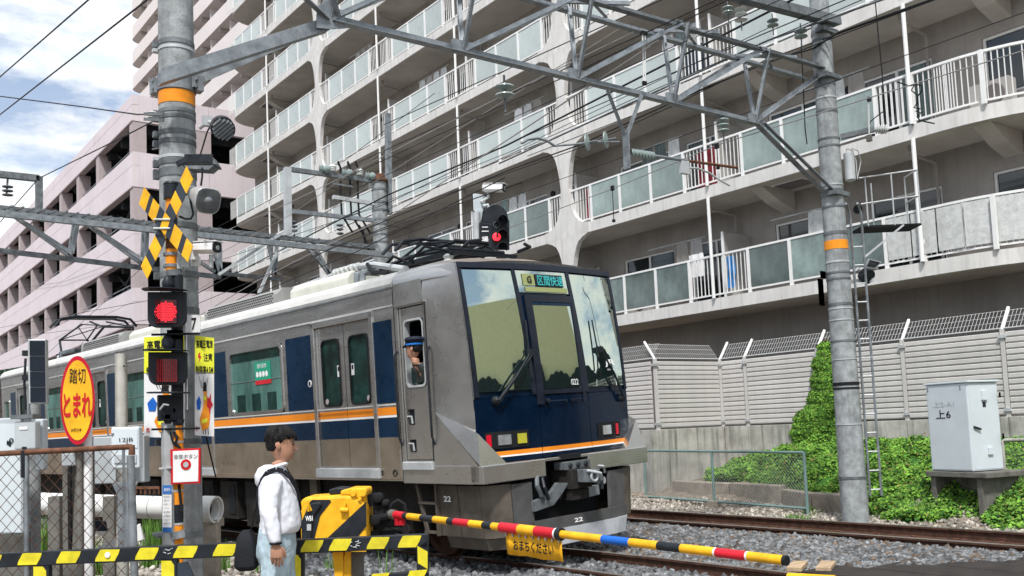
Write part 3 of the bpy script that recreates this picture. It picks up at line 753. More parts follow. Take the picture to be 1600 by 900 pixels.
for i, (x0, y0, y1, h, lab) in enumerate(((-17, 8, 26, 8.5, 'low grey-brown house row outside the frame on the left, mirrored in the train side'), (-19, 27, 52, 11, 'taller grey block outside the frame on the left, mirrored in the train side'), (-17, 54, 95, 9, 'long grey shed outside the frame on the far left'))):
    t = Thing('street_building', (x0, y0, -.1), lab, 'building', 'buildings outside the frame on the left')
    hs_ = [(y0+1.5+k*3.2, y0+3.1+k*3.2, z, z+1.3) for k in range(int((y1-y0-2)/3.2)) for z in (1.2, 4.2, 7.2) if z+1.6 < h]
    mb = MB(); holed(mb, (y0, y1), (-.2, h), hs_, lambda u, v, d: (x0-d, u, v), .15, m_wall_low); mb.box((x0-8, y0, -.2), (x0-.3, y1, h-.1)); t.part('wall', mb, m_conc_wall)
    mb = MB(); mb.box((x0-8.3, y0-.3, h), (x0+.4, y1+.3, h+.25)); t.part('roof', mb, m_gdark)
# ================================================================== trackside wall, louvre fence
wl = Thing('retaining_wall', (16, 15.7, -.1), 'weathered low concrete retaining wall with dark run-off stains', 'wall')
segs = [((16.12, 24), (15.95, 15.72)), ((15.95, 15.7), (18.15, 15.66)), ((18.15, 15.66), (18.15, 14.95))]+[((18.15, 14.95-2.05*i), (18.15, 12.9-2.05*i)) for i in range(6)]
for (a, b) in segs:
    d = Vector((b[0]-a[0], b[1]-a[1], 0)); n_ = Vector((d.y, -d.x, 0)).normalized()*-.25
    L2 = d.length; mb = MB(); e = d.normalized()*.004
    o_ = Vector((a[0], a[1], -.2)); mb.frame(o_+e, d-2*e, -n_ if n_.x < 0 or n_.y < 0 else n_, (0, 0, 1.67)); wl.part('wall_section', mb, m_conc_wall, bevel=.008)
fen = Thing('louvre_fence', (18.2, 14.9, 1.47), 'light grey louvred noise fence with wire mesh top on the concrete wall', 'fence')
fsegs = [((16.05, 21.6), (16.0, 18.7), 0), ((16.0, 18.7), (15.98, 15.85), 0), ((16.02, 15.8), (18.2, 15.75), 1), ((18.2, 15.72), (18.2, 14.97), 0)]+[((18.2, 14.95-2.05*i), (18.2, 12.9-2.05*i), 0) for i in range(6)]
slat_c = {}
for (a, b, kind_) in fsegs:
    A3, B3 = Vector((*a, 0)), Vector((*b, 0)); d = B3-A3; L2 = d.length; dn = d.normalized()
    key = round(L2, 2)
    if key not in slat_c:
        mb = MB(); pr = [(0, -.052), (.022, -.052), (.010, .049), (0, .049), (-.008, .038), (-.010, -.03)]
        mb.prism([(.05, u, v) for u, v in pr], (L2-.1, 0, 0)); slat_c[key] = mb.mesh('slat', m_louver)
    for r_ in range(14):
        o = ob('slat', slat_c[key], None, fen.o, loc=A3+Vector((0, 0, 1.56+r_*.112))-fen.loc); o.rotation_euler.z = math.atan2(d.y, d.x)
    mb = MB(); mb.box((.03, .012, 0), (L2-.03, .03, 1.56)); o = ob('backing_panel', mb, m_towerdk, fen.o, loc=A3+Vector((0, 0, 1.5))-fen.loc); o.rotation_euler.z = math.atan2(d.y, d.x)
    nrm = Vector((0, 0, 0)); nrm = Vector((-dn.y, dn.x, 0))  # away from the track
    if nrm.dot(Vector((1, .3, 0))) < 0: nrm = -nrm
    lean = .32
    mb = MB(); mb.bar(A3+Vector((0, 0, 1.47)), A3+Vector((0, 0, 3.12)), .07, .07, m_louver); mb.tube([A3+Vector((0, 0, 3.08)), A3+Vector((0, 0, 3.16))+nrm*.03, A3+Vector((0, 0, 3.55))+nrm*lean], .032, 8, m_rail_w)
    mb.cbox(A3+Vector((0, 0, 2.98)), .13, .13, .06, m_steell); mb.cbox(A3+Vector((0, 0, 1.6)), .12, .12, .06, m_steell)
    fen.part('post', mb)
    mb = MB(); nn = int(L2/.072)
    p0 = Vector((0, 0, 3.14)); p1 = Vector((0, 0, 3.5))+nrm*(lean-.03)
    for i in range(nn):
        q = A3+dn*(i+.5)*L2/nn; mb.bar(q+p0+nrm*.02, q+p1, .0055, .0055)
    for t in (0, .33, .66, .98):
        c0 = p0.lerp(p1, t)+nrm*.004; mb.bar(A3+c0, B3+c0, .008 if t else .022, .008 if t else .022)
    fen.part('wire_mesh', mb, m_meshw, kind='stuff')
# low kerb blocks at the foot of the ivy
kx = [(1050, 772), (1140, 778), (1222, 784), (1268, 792), (1350, 800)]
for i, (a, b) in enumerate(zip(kx[:-1], kx[1:])):
    A3, B3 = at(*a, Z=.0), at(*b, Z=.0); d = B3-A3
    mb = MB(); mb.frame(A3+Vector((0, 0, -.2))+d*.01, d*.975, Vector((.28, .06, 0)), (0, 0, .50+.04*(i % 2)-(.03*i)))
    solo('kerb_block', mb, m_conc_block, A3, ['weathered concrete kerb block nearest the train, below the ivy', 'second kerb block from the train with a broken top edge', 'short kerb block just left of the concrete pole', 'last kerb block, half hidden behind the concrete pole'][i], 'block', 'kerb blocks at the foot of the ivy bank', bevel=.02)
# ================================================================== train (local: x across, y back along the car, z up from the rails)
TR = Thing('train', TO, 'silver commuter train with dark blue front and orange stripe, at the crossing', 'train', rot=(0, -CANT, YAW))
def tp(name, mb, m=None, parent=None, bevel=0, label=None, kind=None): return ob(name, mb, m, parent or TR.o, bevel=bevel, label=label, kind=kind)
HX = 1.475
doorsY = [2.75, 7.57, 12.39, 17.21]; winY = [(4.40, 6.14), (9.13, 10.83), (13.95, 15.65)]
blueY = [(1.56, 1.98), (3.53, 4.28), (6.26, 6.80), (8.34, 9.02), (10.94, 11.62), (13.16, 13.84), (15.76, 16.44), (17.98, 18.5)]
holes = [(a, b, 2.10, 3.13) for a, b in winY]+[(d-.70, d+.70, 1.28, 3.24) for d in doorsY]+[(18.6, 19.1, 2.1, 3.0)]
for s in (-1, 1):
    mb = MB(); holed(mb, (1.5, 19.35), (1.10, 3.58), holes, lambda u, v, d: (s*(HX-d), u, v), .07, m_stain)
    if s == 1: mb.f = [f[::-1] for f in mb.f]
    tp('side_wall', mb, m_stain)
mb = MB(); mb.box((-HX+.08, 1.6, 1.15), (HX-.08, 19.3, 3.55)); tp('inner_shell', mb, m_tglassd)
mb = MB(); mb.box((-HX+.0, 19.33, 1.1), (HX, 19.38, 3.6)); tp('end_wall', mb, m_rustd)
mb = MB(); mb.box((-HX+.15, 19.39, 1.0), (HX-.15, 19.9, 3.5)); tp('gangway', mb, m_blackm)
# following car (far end, mostly out of the frame)
mb = MB(); mb.box((-HX, 19.95, 1.10), (HX, 25, 3.58)); mb.box((-HX-.003, 20.3, 2.1), (-HX, 21, 3.1), m_navy); tp('following_car', mb, m_stain)
RP = [(-HX, 3.57), (-HX-.015, 3.62), (-1.45, 3.70), (-1.37, 3.77), (-1.2, 3.82), (-.7, 3.88), (0, 3.91), (.7, 3.88), (1.2, 3.82), (1.37, 3.77), (1.45, 3.70), (HX+.015, 3.62), (HX, 3.57)]
mb = MB(); mb.loft([[(x, y, z) for x, z in RP] for y in (1.5, 6, 12, 19.4)], m_roofw, smooth=False); tp('roof', mb)
mb = MB(); mb.loft([[(x*.80, y, z+.012) for x, z in RP[3:10]] for y in (1.5, 19.3)], m_rooftop, smooth=False); tp('roof_cover', mb)
for z, h, d, m in ((3.33, .022, .016, m_roofw), (3.565, .02, .02, m_steel), (2.07, .018, .008, m_roofw), (1.12, .05, .012, m_stainlow)):
    mb = MB(); mb.box((-HX-d, 1.52, z), (-HX, 19.3, z+h)); tp('body_rib', mb, m)
# coloured bands, cut at the doors
cuts = [1.54]+[q for d in doorsY for q in (d-.74, d+.74)]+[19.2]
for a, b in zip(cuts[::2], cuts[1::2]):
    for z0, z1, m, nm in ((1.945, 2.045, m_ostripe, 'orange_band'), (1.915, 1.942, m_inkw, 'white_line'), (1.66, 1.912, m_navy, 'blue_band')):
        mb = MB(); mb.box((-HX-.004, a, z0), (-HX+.002, b, z1)); tp(nm, mb, m)
    mb = MB(); mb.box((-HX-.0045, a, 1.115), (-HX+.002, b, 1.657)); tp('lower_panel', mb, m_stainlow)
for a, b in blueY:
    mb = MB(); mb.box((-HX-.005, a, 2.10), (-HX+.002, b, 3.17)); tp('blue_panel', mb, m_navy, bevel=.002)
def rrect(y0, y1, z0, z1, r, n=4):
    P = []
    for cy, cz, a0 in ((y1-r, z1-r, 0), (y0+r, z1-r, 90), (y0+r, z0+r, 180), (y1-r, z0+r, 270)):
        for i in range(n+1):
            a = math.radians(a0+90*i/n); P.append((cy+r*math.cos(a), cz+r*math.sin(a)))
    return P
def framed(y0, y1, z0, z1, x, r=.08, w=.05, gm=None, fm=None, name='window', parent=None):
    o_, i_ = rrect(y0, y1, z0, z1, r), rrect(y0+w, y1-w, z0+w, z1-w, max(.02, r-w*.5)); n = len(o_)
    mb = MB(); vs = [(x-.012, y, z) for y, z in o_]+[(x-.012, y, z) for y, z in i_]+[(x+.03, y, z) for y, z in o_]+[(x+.03, y, z) for y, z in i_]
    fs = []
    for k in range(n):
        j = (k+1) % n; fs += [(k, n+k, n+j, j), (2*n+k, k, j, 2*n+j), (n+k, 3*n+k, 3*n+j, n+j)]
    mb.add(vs, fs, fm); f = tp(name, mb, fm, parent)
    mb = MB(); mb.prism([(x+.012, y, z) for y, z in i_], (.012, 0, 0)); tp('pane', mb, gm, f); return f
for a, b in winY:
    w_ = framed(a, b, 2.10, 3.14, -HX, .10, .045, m_tglass, m_stain)
    mb = MB(); mb.box((-HX+.005, a+.05, 2.62), (-HX+.011, b-.05, 2.63)); mb.box((-HX+.006, a+.06, 2.95), (-HX+.0115, b-.06, 3.08), m_tglassd); tp('blind_edge', mb, m_steel, w_)
    for q in range(3):
        mb = MB(); yq = a+.25+q*.5; mb.box((-HX+.0095, yq, 2.14), (-HX+.0115, yq+.28, 2.42), m_tglassd); tp('seat_back', mb, None, w_)
framed(18.6, 19.1, 2.10, 3.0, -HX, .08, .04, m_tglass, m_stain)
# posters in the first window
mb = MB(); mb.box((-HX+.002, 4.78, 2.62), (-HX+.006, 5.28, 2.90)); tp('poster', mb, m_poster)
mb = MB(); mb.box((-HX+.0025, 4.78, 2.555), (-HX+.0065, 5.28, 2.617)); tp('poster_strip', mb, m_red)
mb = MB(); text_mb(mb, '優先座席', (-HX+.0, 5.05, 2.84), (0, -1, 0), (0, 0, 1), .3, .07); text_mb(mb, '●●●●', (-HX+.0, 5.05, 2.71), (0, -1, 0), (0, 0, 1), .38, .09); tp('lettering', mb, m_inkw)
for d in doorsY:
    fr = MB()
    for (y0, y1, z0, z1) in ((d-.78, d-.70, 1.24, 3.32), (d+.70, d+.78, 1.24, 3.32), (d-.78, d+.78, 3.24, 3.33)): fr.box((-HX-.022, y0, z0), (-HX+.03, y1, z1))
    fr.box((-HX-.05, d-.78, 1.13), (-HX+.05, d+.78, 1.26), m_steell)
    fo = tp('door_frame', fr, m_stain, bevel=.006)
    for s in (0, 1):
        y0, y1 = (d-.70, d-.006) if s == 0 else (d+.006, d+.70)
        wy0, wy1 = y0+.12, y1-.12
        mb = MB(); holed(mb, (y0, y1), (1.28, 3.235), [(wy0, wy1, 2.12, 3.05)], lambda u, v, q: (-HX+.035+q, u, v), .03, m_stain)
        do = tp('door', mb, m_stain)
        framed(wy0-.01, wy1+.01, 2.11, 3.06, -HX+.033, .09, .022, m_tglassd, m_blackm, 'door_window', do)
        for z0, z1, m in ((1.945, 2.045, m_ostripe), (1.915, 1.942, m_inkw), (1.66, 1.912, m_navy)):
            q = MB(); q.box((-HX+.030, y0, z0), (-HX+.036, y1, z1)); tp('door_band', q, m, do)
        q = MB(); q.box((-HX+.0305, y0, 1.29), (-HX+.036, y1, 1.657)); tp('door_band', q, m_stainlow, do)
        yc = wy0+.05 if s == 1 else wy1-.05
        q = MB(); q.box((-HX+.040, yc-.035, 2.52), (-HX+.043, yc+.035, 2.68)); q.box((-HX+.039, yc-.02, 2.60), (-HX+.042, yc+.02, 2.66), m_ink); tp('sticker', q, m_white, do)
        yc = wy0+.06 if s == 0 else wy1-.06
        q = MB(); q.lathe((-HX+.044, yc, 2.19), (-1, 0, 0), [(0, .04), (.003, .04)], 12); tp('sticker', q, m_pinkin, do)
        q = MB(); q.box((-HX+.046, (y0+y1)/2-.10, 2.72+.1*s), (-HX+.049, (y0+y1)/2+.06, 2.90)); tp('paper_notice', q, m_curtain, do)
q = MB(); q.lathe((-HX+.0, 3.53+.1, 2.47), (-1, 0, 0), [(0, .055), (.012, .05)], 14, m_white); q.box((-HX-.016, 3.61, 2.44), (-HX-.012, 3.65, 2.50), m_ink); tp('sticker', q)
# small plates by the cab
q = MB(); text_mb(q, 'PS', (-HX-.012, 1.98, 1.2), (0, -1, 0), (0, 0, 1), .13, .07, bold=.02); q.ring((-HX-.01, 1.66, 1.2), (1, 0, 0), .04, .008, 14); q.ring((-HX-.01, 1.98, 1.2), (1, 0, 0), .0, .0, 3); tp('lettering', q, m_ink)
q = MB(); text_mb(q, 'モハ 321', (-HX-.012, 6.3, 1.33), (0, -1, 0), (0, 0, 1), .5, .06); tp('lettering', q, m_conc_dark)
# ---- nose
def ez(z): return .15+.035*max(0, z-2.0)+.040*max(0, z-2.0)**2
def cz(z): return .78+.07*max(0, z-2.0) if z > 1.95 else max(.02, .78-(1.95-z)*1.16)
def yf(x, z): return ez(z)-.13*(1-min(1, abs(x)/1.32)**2)
Zs = [1.10, 1.29, 1.6, 1.95, 2.3, 2.7, 3.1, 3.45, 3.60]
for s in (-1, 1):
    mb = MB(); hol = [(.86, 1.43, 1.36, 3.29)] if s == -1 else []
    # side plane (y from edge to 1.5)
    zz = sorted(set(Zs+[1.36, 3.29]))
    for z0, z1 in zip(zz[:-1], zz[1:]):
        c0, c1 = max(cz(z0), .02), cz(z1)
        if z1 <= 1.1: continue
        X = s*HX
        if hol and z0 >= 1.36 and z1 <= 3.29:
            mb.quad((X, 1.43, z0), (X, 1.5, z0), (X, 1.5, z1), (X, 1.43, z1)); mb.quad((X, c0, z0), (X, .86, z0), (X, .86, z1), (X, c1, z1))
        else: mb.quad((X, c0, z0), (X, 1.5, z0), (X, 1.5, z1), (X, c1, z1))
    for a in hol:
        for (p, q) in (((a[0], a[2]), (a[1], a[2])), ((a[1], a[2]), (a[1], a[3])), ((a[1], a[3]), (a[0], a[3])), ((a[0], a[3]), (a[0], a[2]))):
            mb.quad((s*HX, p[0], p[1]), (s*HX, q[0], q[1]), (s*(HX-.04), q[0], q[1]), (s*(HX-.04), p[0], p[1]))
    tp('nose_side', mb, m_nose)
    if s == -1:
        q = MB(); q.box((-HX-.003, 1.492, 1.1), (-HX+.01, 1.503, 3.58), m_blackm); q.box((-HX-.004, .84, 1.345), (-HX+.01, .856, 3.30), m_blackm); tp('panel_joint', q)
        for yy, zz in ((1.3, 1.2), (.6, 1.2), (.95, 3.42), (1.25, 3.42), (.7, 3.1), (.72, 2.4)):
            q = MB(); q.lathe((-HX, yy, zz), (-1, 0, 0), [(0, .012), (.004, .009)], 8); tp('screw', q, m_steeld)
    mb = MB()   # chamfer from the side to the front edge, smooth
    vs = []; fs = []; zc = [1.29, 1.6, 1.95, 2.3, 2.7, 3.1, 3.45, 3.62, 3.72]
    for z in zc:
        k = max(0, z-3.55)
        for t in (0, .08, .35, .7, 1):
            y = cz(z)*(1-t)+(ez(z)+.0)*t+(.35*k*(1-t)); x = HX-(HX-1.362)*(t**1.1)-k*.25*(1-t)
            vs.append((s*x, y, z))
    for i in range(len(zc)-1):
        for j in range(4): fs.append((i*5+j, i*5+j+1, i*5+j+6, i*5+j+5))
    mb.add(vs, fs, None, True); tp('corner_panel', mb, m_nose if s == -1 else m_nose)
    # wedge that runs down to the ledge
    A, B, C_, D_ = (s*(HX+.003), .80, 1.96), (s*(HX+.003), -.01, 1.29), (s*1.08, -.03, 1.29), (s*1.415, .06, 1.66)
    E_ = (s*1.2, .3, 1.29); mb = MB(); mb.add([A, B, C_, D_, E_], [(0, 3, 2, 1) if s < 0 else (0, 1, 2, 3), (0, 4, 3), (3, 4, 2), (1, 2, 4), (0, 1, 4)], m_nose); tp('corner_wedge', mb)
# roof over the nose
secs = []
for y, k in ((1.5, 0), (.84, .0), (.60, .35), (.38, .8)):
    sec = []
    base = [(-HX, 3.575), (-1.472, 3.63), (-1.45, 3.70), (-1.37, 3.77), (-1.2, 3.82), (-.7, 3.88), (0, 3.91)]
    base = base+[(-x, z) for x, z in base[:-1][::-1]]
    for x, z in base:
        xx = x*(1-.085*k) if abs(x) > 1 else x*(1-.05*k); zz_ = z-(z-3.62)*k*.55*(1 if z > 3.62 else 0)
        yy = y-(.13*k*(1-min(1, abs(x)/1.38)**2))
        sec.append((xx, yy, zz_))
    secs.append(sec)
mb = MB(); mb.loft(secs, m_nose, cap=True, smooth=True); tp('nose_roof', mb)
mb = MB(); mb.loft([[(x*.97, y-.004, z+.008) for x, y, z in sec] for sec in [s_[3:-3] for s_ in secs]], m_rooftop, cap=True); tp('nose_roof_cover', mb)
def patch(xl, xr, z0, z1, off, m, name, parent=None, nx=10, nz=8, thick=.02):
    mb = MB(); vs = []; fs = []
    for lay in (0, 1):
        for j in range(nz+1):
            z = z0+(z1-z0)*j/nz; a, b = (xl(z), xr(z)) if callable(xl) else (xl, xr)
            for i in range(nx+1):
                x = a+(b-a)*i/nx; vs.append((x, yf(x, z)-off+lay*thick, z))
    w_ = nx+1; K = w_*(nz+1)
    for j in range(nz):
        for i in range(nx): fs.append((j*w_+i, j*w_+i+1, (j+1)*w_+i+1, (j+1)*w_+i)); fs.append((K+j*w_+i, K+(j+1)*w_+i, K+(j+1)*w_+i+1, K+j*w_+i+1))
    for i in range(nx): fs += [(i+1, i, K+i, K+i+1), (nz*w_+i, nz*w_+i+1, K+nz*w_+i+1, K+nz*w_+i)]
    for j in range(nz): fs += [(j*w_, (j+1)*w_, K+(j+1)*w_, K+j*w_), ((j+1)*w_+nx, j*w_+nx, K+j*w_+nx, K+(j+1)*w_+nx)]
    mb.add(vs, fs, None, True); o = tp(name, mb, m, parent)
    md = o.modifiers.new('e', 'EDGE_SPLIT'); md.split_angle = .6
    return o
def P3(x, z, off): return Vector((x, yf(x, z)-off, z))
# front shell: three columns of navy panel with fine joints
lim = 1.365
for a, b in ((-lim, -.425), (-.415, .475), (.485, lim)):
    patch(a, b, 1.30, 2.06, 0, m_navyf, 'front_panel')
    patch(a, b, 2.066, 3.72, -.012, m_navyf, 'front_panel')
patch(-1.362, 1.362, 3.655, 3.725, .02, m_frame, 'brow', thick=.10)
# frames and glass
lin = lambda a, b: (lambda z: a+(b-a)*(z-2.1)/1.55)
for (al, bl), (ar, br), nm in (((-1.358, -1.36), (-1.295, -1.31), 'front_pillar'), ((-.52, -.59), (-.455, -.535), 'front_pillar'), ((.415, .36), (.49, .42), 'front_pillar'), ((1.325, 1.315), (1.362, 1.362), 'front_pillar')):
    patch(lin(al, bl), lin(ar, br), 2.08, 3.68, .015, m_frame, nm, nx=3)
patch(lin(-1.293, -1.308), lin(-.523, -.593), 2.14, 3.63, .006, m_wsglass, 'windscreen')
patch(lin(.493, .423), lin(1.323, 1.313), 2.14, 3.63, .006, m_wsglass, 'windscreen')
patch(lin(-.45, -.53), lin(.41, .355), 3.36, 3.64, .004, m_wsglass, 'destination_window')
# emergency door in the middle
for a, b, c_, d_ in ((-.452, -.34, 1.95, 3.33), (.36, .412, 1.95, 3.33)): patch(a, b, c_, d_, .018, m_frame, 'door_edge', nx=3)
patch(-.34, .36, 3.24, 3.33, .018, m_frame, 'door_edge'); patch(-.45, .41, 2.075, 2.13, .012, m_frame, 'door_edge')
patch(-.335, .355, 2.135, 3.235, .004, m_wsglass, 'door_glass')
patch(-.335, .355, 3.20, 3.236, .012, m_navy, 'door_shade', nz=2)
mb = MB(); mb.lathe(P3(-.30, 1.99, .01), (0, -1, 0), [(0, .035), (.03, .03), (.035, .012)], 12); mb.tube([P3(-.28, 1.985, .03), P3(.02, 1.985, .03)], .007, 6); mb.tube([P3(.1, 1.99, .02), P3(.33, 1.99, .02)], .006, 6)
for x in (.0, .12): mb.box(P3(x, 1.96, .035), P3(x+.03, 2.0, .0))
tp('door_handle', mb, m_frame)
# destination display
patch(-.43, -.24, 3.45, 3.60, .0175, m_lime, 'indicator_panel', nx=4, nz=2, thick=.008)
patch(-.22, .27, 3.44, 3.60, .0175, m_black, 'indicator_panel', nx=5, nz=2, thick=.008); patch(-.41, .33, 3.37, 3.43, .0175, m_lime, 'indicator_panel', nx=5, nz=2, thick=.008)
mb = MB(); text_mb(mb, 'G', P3(-.335, 3.525, .03), (1, 0, 0), (0, .1, 1), .08, .09, bold=.03); tp('lettering', mb, m_ink)
mb = MB(); text_mb(mb, '区間快速', P3(.025, 3.52, .032), (1, 0, 0), (0, .1, 1), .46, .135, bold=.012); tp('lettering', mb, m_teal)
mb = MB(); text_mb(mb, 'JR', P3(1.02, 2.44, .014), (1, .04, 0), (0, .1, 1), .22, .105, bold=.02); text_mb(mb, '西日本', P3(1.03, 2.355, .014), (1, .04, 0), (0, .1, 1), .16, .022, bold=.0); tp('lettering', mb, m_inkw)
mb = MB(); text_mb(mb, '022', P3(.23, 2.21, .012), (1, 0, 0), (0, .1, 1), .13, .075, bold=.0); tp('lettering', mb, m_inkw)
# stripe and lamps
for a, b in ((-1.20, -.425), (-.415, .475), (.485, 1.24)):
    patch(a, b, 1.375, 1.425, .003, m_ostripe, 'orange_band', nz=1, thick=.003); patch(a, b, 1.355, 1.3745, .0035, m_inkw, 'white_line', nz=1, thick=.003)
def lamps(x0, x1, items):
    mb = MB(); 
    b_ = patch(x0, x1, 1.46, 1.66, .012, m_blackm, 'lamp_cluster', nz=2, nx=4)
    for a, b, m, nm, zz0, zz1 in items: patch(a, b, zz0, zz1, .024, m, nm, b_, nx=3, nz=3)
lamps(-1.25, -.63, [(-1.24, -1.18, m_tail, 'tail_lamp', 1.49, 1.63), (-1.08, -.90, m_lampg, 'headlamp', 1.50, 1.62), (-.80, -.67, m_yglass, 'fog_lamp', 1.50, 1.62)])
lamps(.62, 1.12, [(.72, .90, m_lampg, 'headlamp', 1.50, 1.62), (1.02, 1.07, m_tail, 'tail_lamp', 1.49, 1.63)])
# wipers
def wiper(px, pz, ax, az, bx, b0, b1):
    mb = MB(); mb.lathe(P3(px, pz, .005), (0, -1, 0), [(0, .06), (.04, .055), (.07, .03)], 12); mb.tube([P3(px, pz, .07), P3((px+ax)/2, (pz+az)/2, .09), P3(ax, az, .06)], [.02, .014, .009], 6)
    mb.tube([P3(px+.03, pz-.01, .07), P3(ax+.02, az-.03, .06)], .008, 5)
    mb.tube([P3(bx, b0, .035), P3((bx*2+ax)/3-.005, (b0+b1)/2, .045), P3(bx+(.02), b1, .035)], .011, 5)
    mb.box(P3(ax-.03, az-.03, .07), P3(ax+.03, az+.04, .03)); tp('wiper', mb, m_black)
wiper(-1.08, 2.03, -.52, 2.60, -.53, 2.28, 3.0); wiper(1.2, 1.97, .80, 2.62, .70, 2.34, 3.02)
# cab side door
mb = MB(); holed(mb, (.87, 1.42), (1.37, 3.28), [(.94, 1.33, 2.28, 3.12), (1.22, 1.36, 1.80, 2.0), (1.22, 1.36, 1.46, 1.62)], lambda u, v, d: (-HX+.03+d, u, v), .05, m_nose)
cd = tp('cab_door', mb, m_nose)
mb = MB(); o_ = rrect(.93, 1.34, 2.27, 3.13, .07); n_ = len(o_); i_ = rrect(.955, 1.315, 2.295, 3.105, .06)
mb.add([(-HX+.018, y, z) for y, z in o_]+[(-HX+.018, y, z) for y, z in i_]+[(-HX+.10, y, z) for y, z in i_], [q for k in range(n_) for q in ((k, n_+k, n_+(k+1) % n_, (k+1) % n_), (n_+k, 2*n_+k, 2*n_+(k+1) % n_, n_+(k+1) % n_))]); tp('window_frame', mb, m_steell, cd)
mb = MB(); mb.box((-HX+.09, .90, 2.28), (-HX+.11, 1.36, 2.52)); tp('window_glass', mb, m_tglassd, cd); mb = MB(); mb.box((-HX+.085, .90, 2.52), (-HX+.115, 1.36, 2.575)); tp('window_bar', mb, m_steell, cd)
for z in (1.88, 1.54):
    mb = MB(); mb.box((-HX+.075, 1.2, z-.1), (-HX+.08, 1.38, z+.12), m_black); mb.tube([(-HX+.02, 1.36, z+.03), (-HX+.01, 1.26, z+.03), (-HX+.02, 1.26, z-.06)], .013, 6, m_steell); tp('door_handle', mb, None, cd)
mb = MB(); mb.box((-HX-.03, .86, 1.24), (-HX+.03, 1.47, 1.345)); tp('step_plate', mb, m_steell, bevel=.01)
mb = MB(); mb.box((-HX-.02, .84, 3.31), (-HX+.01, 1.47, 3.33)); tp('rain_gutter', mb, m_nose)
for y in (1.475, .80):
    mb = MB(); mb.tube([(-HX-.002, y, 2.75), (-HX-.045, y, 2.68), (-HX-.045, y, 1.65), (-HX-.002, y, 1.55)], .014, 8, m_black); tp('grab_rail', mb)
# dark cab interior behind the open window
mb = MB(); mb.box((-HX+.62, .6, 2.0), (-HX+.66, 1.48, 3.3)); mb.box((-HX+.12, .62, 2.2), (-HX+.6, .66, 3.3)); mb.box((-HX+.12, 1.46, 2.0), (-HX+.6, 1.49, 3.3)); mb.box((-HX+.1, .62, 3.2), (-HX+.64, 1.48, 3.25)); mb.box((-HX+.12, .62, 2.2), (-HX+.6, 1.48, 2.26)); tp('cab_interior', mb, m_black)
# ledge over the coupler
def ledge(x0, x1, z0, z1, y0=-.05, dep=.3):
    mb = MB(); mb.box((x0, y0, z0), (x1, y0+dep, z1)); return mb
mb = ledge(-HX, -.46, 1.075, 1.29); tp('front_ledge', mb, m_nose, bevel=.012); mb = ledge(-.457, .297, 1.255, 1.289); tp('front_ledge', mb, m_nose, bevel=.005)
mb = ledge(.30, HX, 1.075, 1.29); tp('front_ledge', mb, m_nose, bevel=.012)
mb = MB(); mb.box((-HX-.002, .15, 1.072), (-HX+.1, 1.5, 1.30)); tp('nose_sill', mb, m_nose, bevel=.01)
mb = MB(); mb.box((-.2, -.075, 1.26), (.14, .0, 1.31)); tp('lamp_shade', mb, m_blackm)
# skirt
mb = MB()
def skin(path_, z0, z1, m, name, tap=0):
    q = MB(); vs = []; fs = []
    for (x, y) in path_: vs += [(x*(1-tap), y+tap*.4, z0), (x, y, z1), (x*(1-tap)-.02*np.sign(x), y+.03+tap*.4, z0), (x-.02*np.sign(x), y+.03, z1)]
    for i in range(len(path_)-1):
        b = i*4; fs += [(b, b+4, b+5, b+1), (b+2, b+3, b+7, b+6), (b+1, b+5, b+7, b+3), (b, b+2, b+6, b+4)]
    n_ = (len(path_)-1)*4; fs += [(0, 1, 3, 2), (n_, n_+2, n_+3, n_+1)]
    q.add(vs, fs); return tp(name, q, m)
for s in (-1, 1):
    skin([(s*1.33, 1.0), (s*1.33, .62)], .42, 1.04, m_skirt, 'skirt_panel', .03)
    skin([(s*1.33, .61), (s*1.33, .20)], .42, 1.04, m_skirt, 'skirt_panel', .03)
    skin([(s*1.33, .195), (s*1.27, .10), (s*1.13, .03), (s*1.02, .0)], .42, 1.04, m_skirt, 'skirt_panel', .03)
    skin([(s*1.01, .0), (s*.70, -.03)], .50, 1.03, m_skirtg, 'skirt_panel', .02)
skin([(-1.30, .9), (-1.28, .2), (-1.0, .0), (-.72, -.035)], .27, .415, m_skirt, 'plough', .05)
skin([(-.72, -.05), (.72, -.05), (1.0, .0), (1.2, .1)], .42, .56, m_skirtg, 'plough_beam', .0)
skin([(-.98, .02), (-.72, -.06), (.80, -.06), (1.0, -.02), (1.12, .1)], .22, .42, m_plough, 'plough', .04)
mb = MB()
for y0 in (1.02, 1.42): mb.bar((-1.33, y0+(0 if y0 > 1.2 else 0), 1.05), (-1.33, y0-(.18 if y0 > 1.2 else 0), .42), .03, .05)
for z, y1 in ((.82, 1.38), (.46, 1.28)): mb.bar((-1.34, 1.02, z), (-1.34, y1, z), .04, .03)
tp('cab_step', mb, m_skirt)
mb = MB(); text_mb(mb, '22', (-1.345, .80, .88), (0, -1, 0), (0, 0, 1), .14, .07, bold=.03); tp('lettering', mb, m_inkw)
mb = MB(); text_mb(mb, '22', (.02, -.075, .49), (1, 0, 0), (0, 0, 1), .15, .055, bold=.03); tp('lettering', mb, m_inkw)
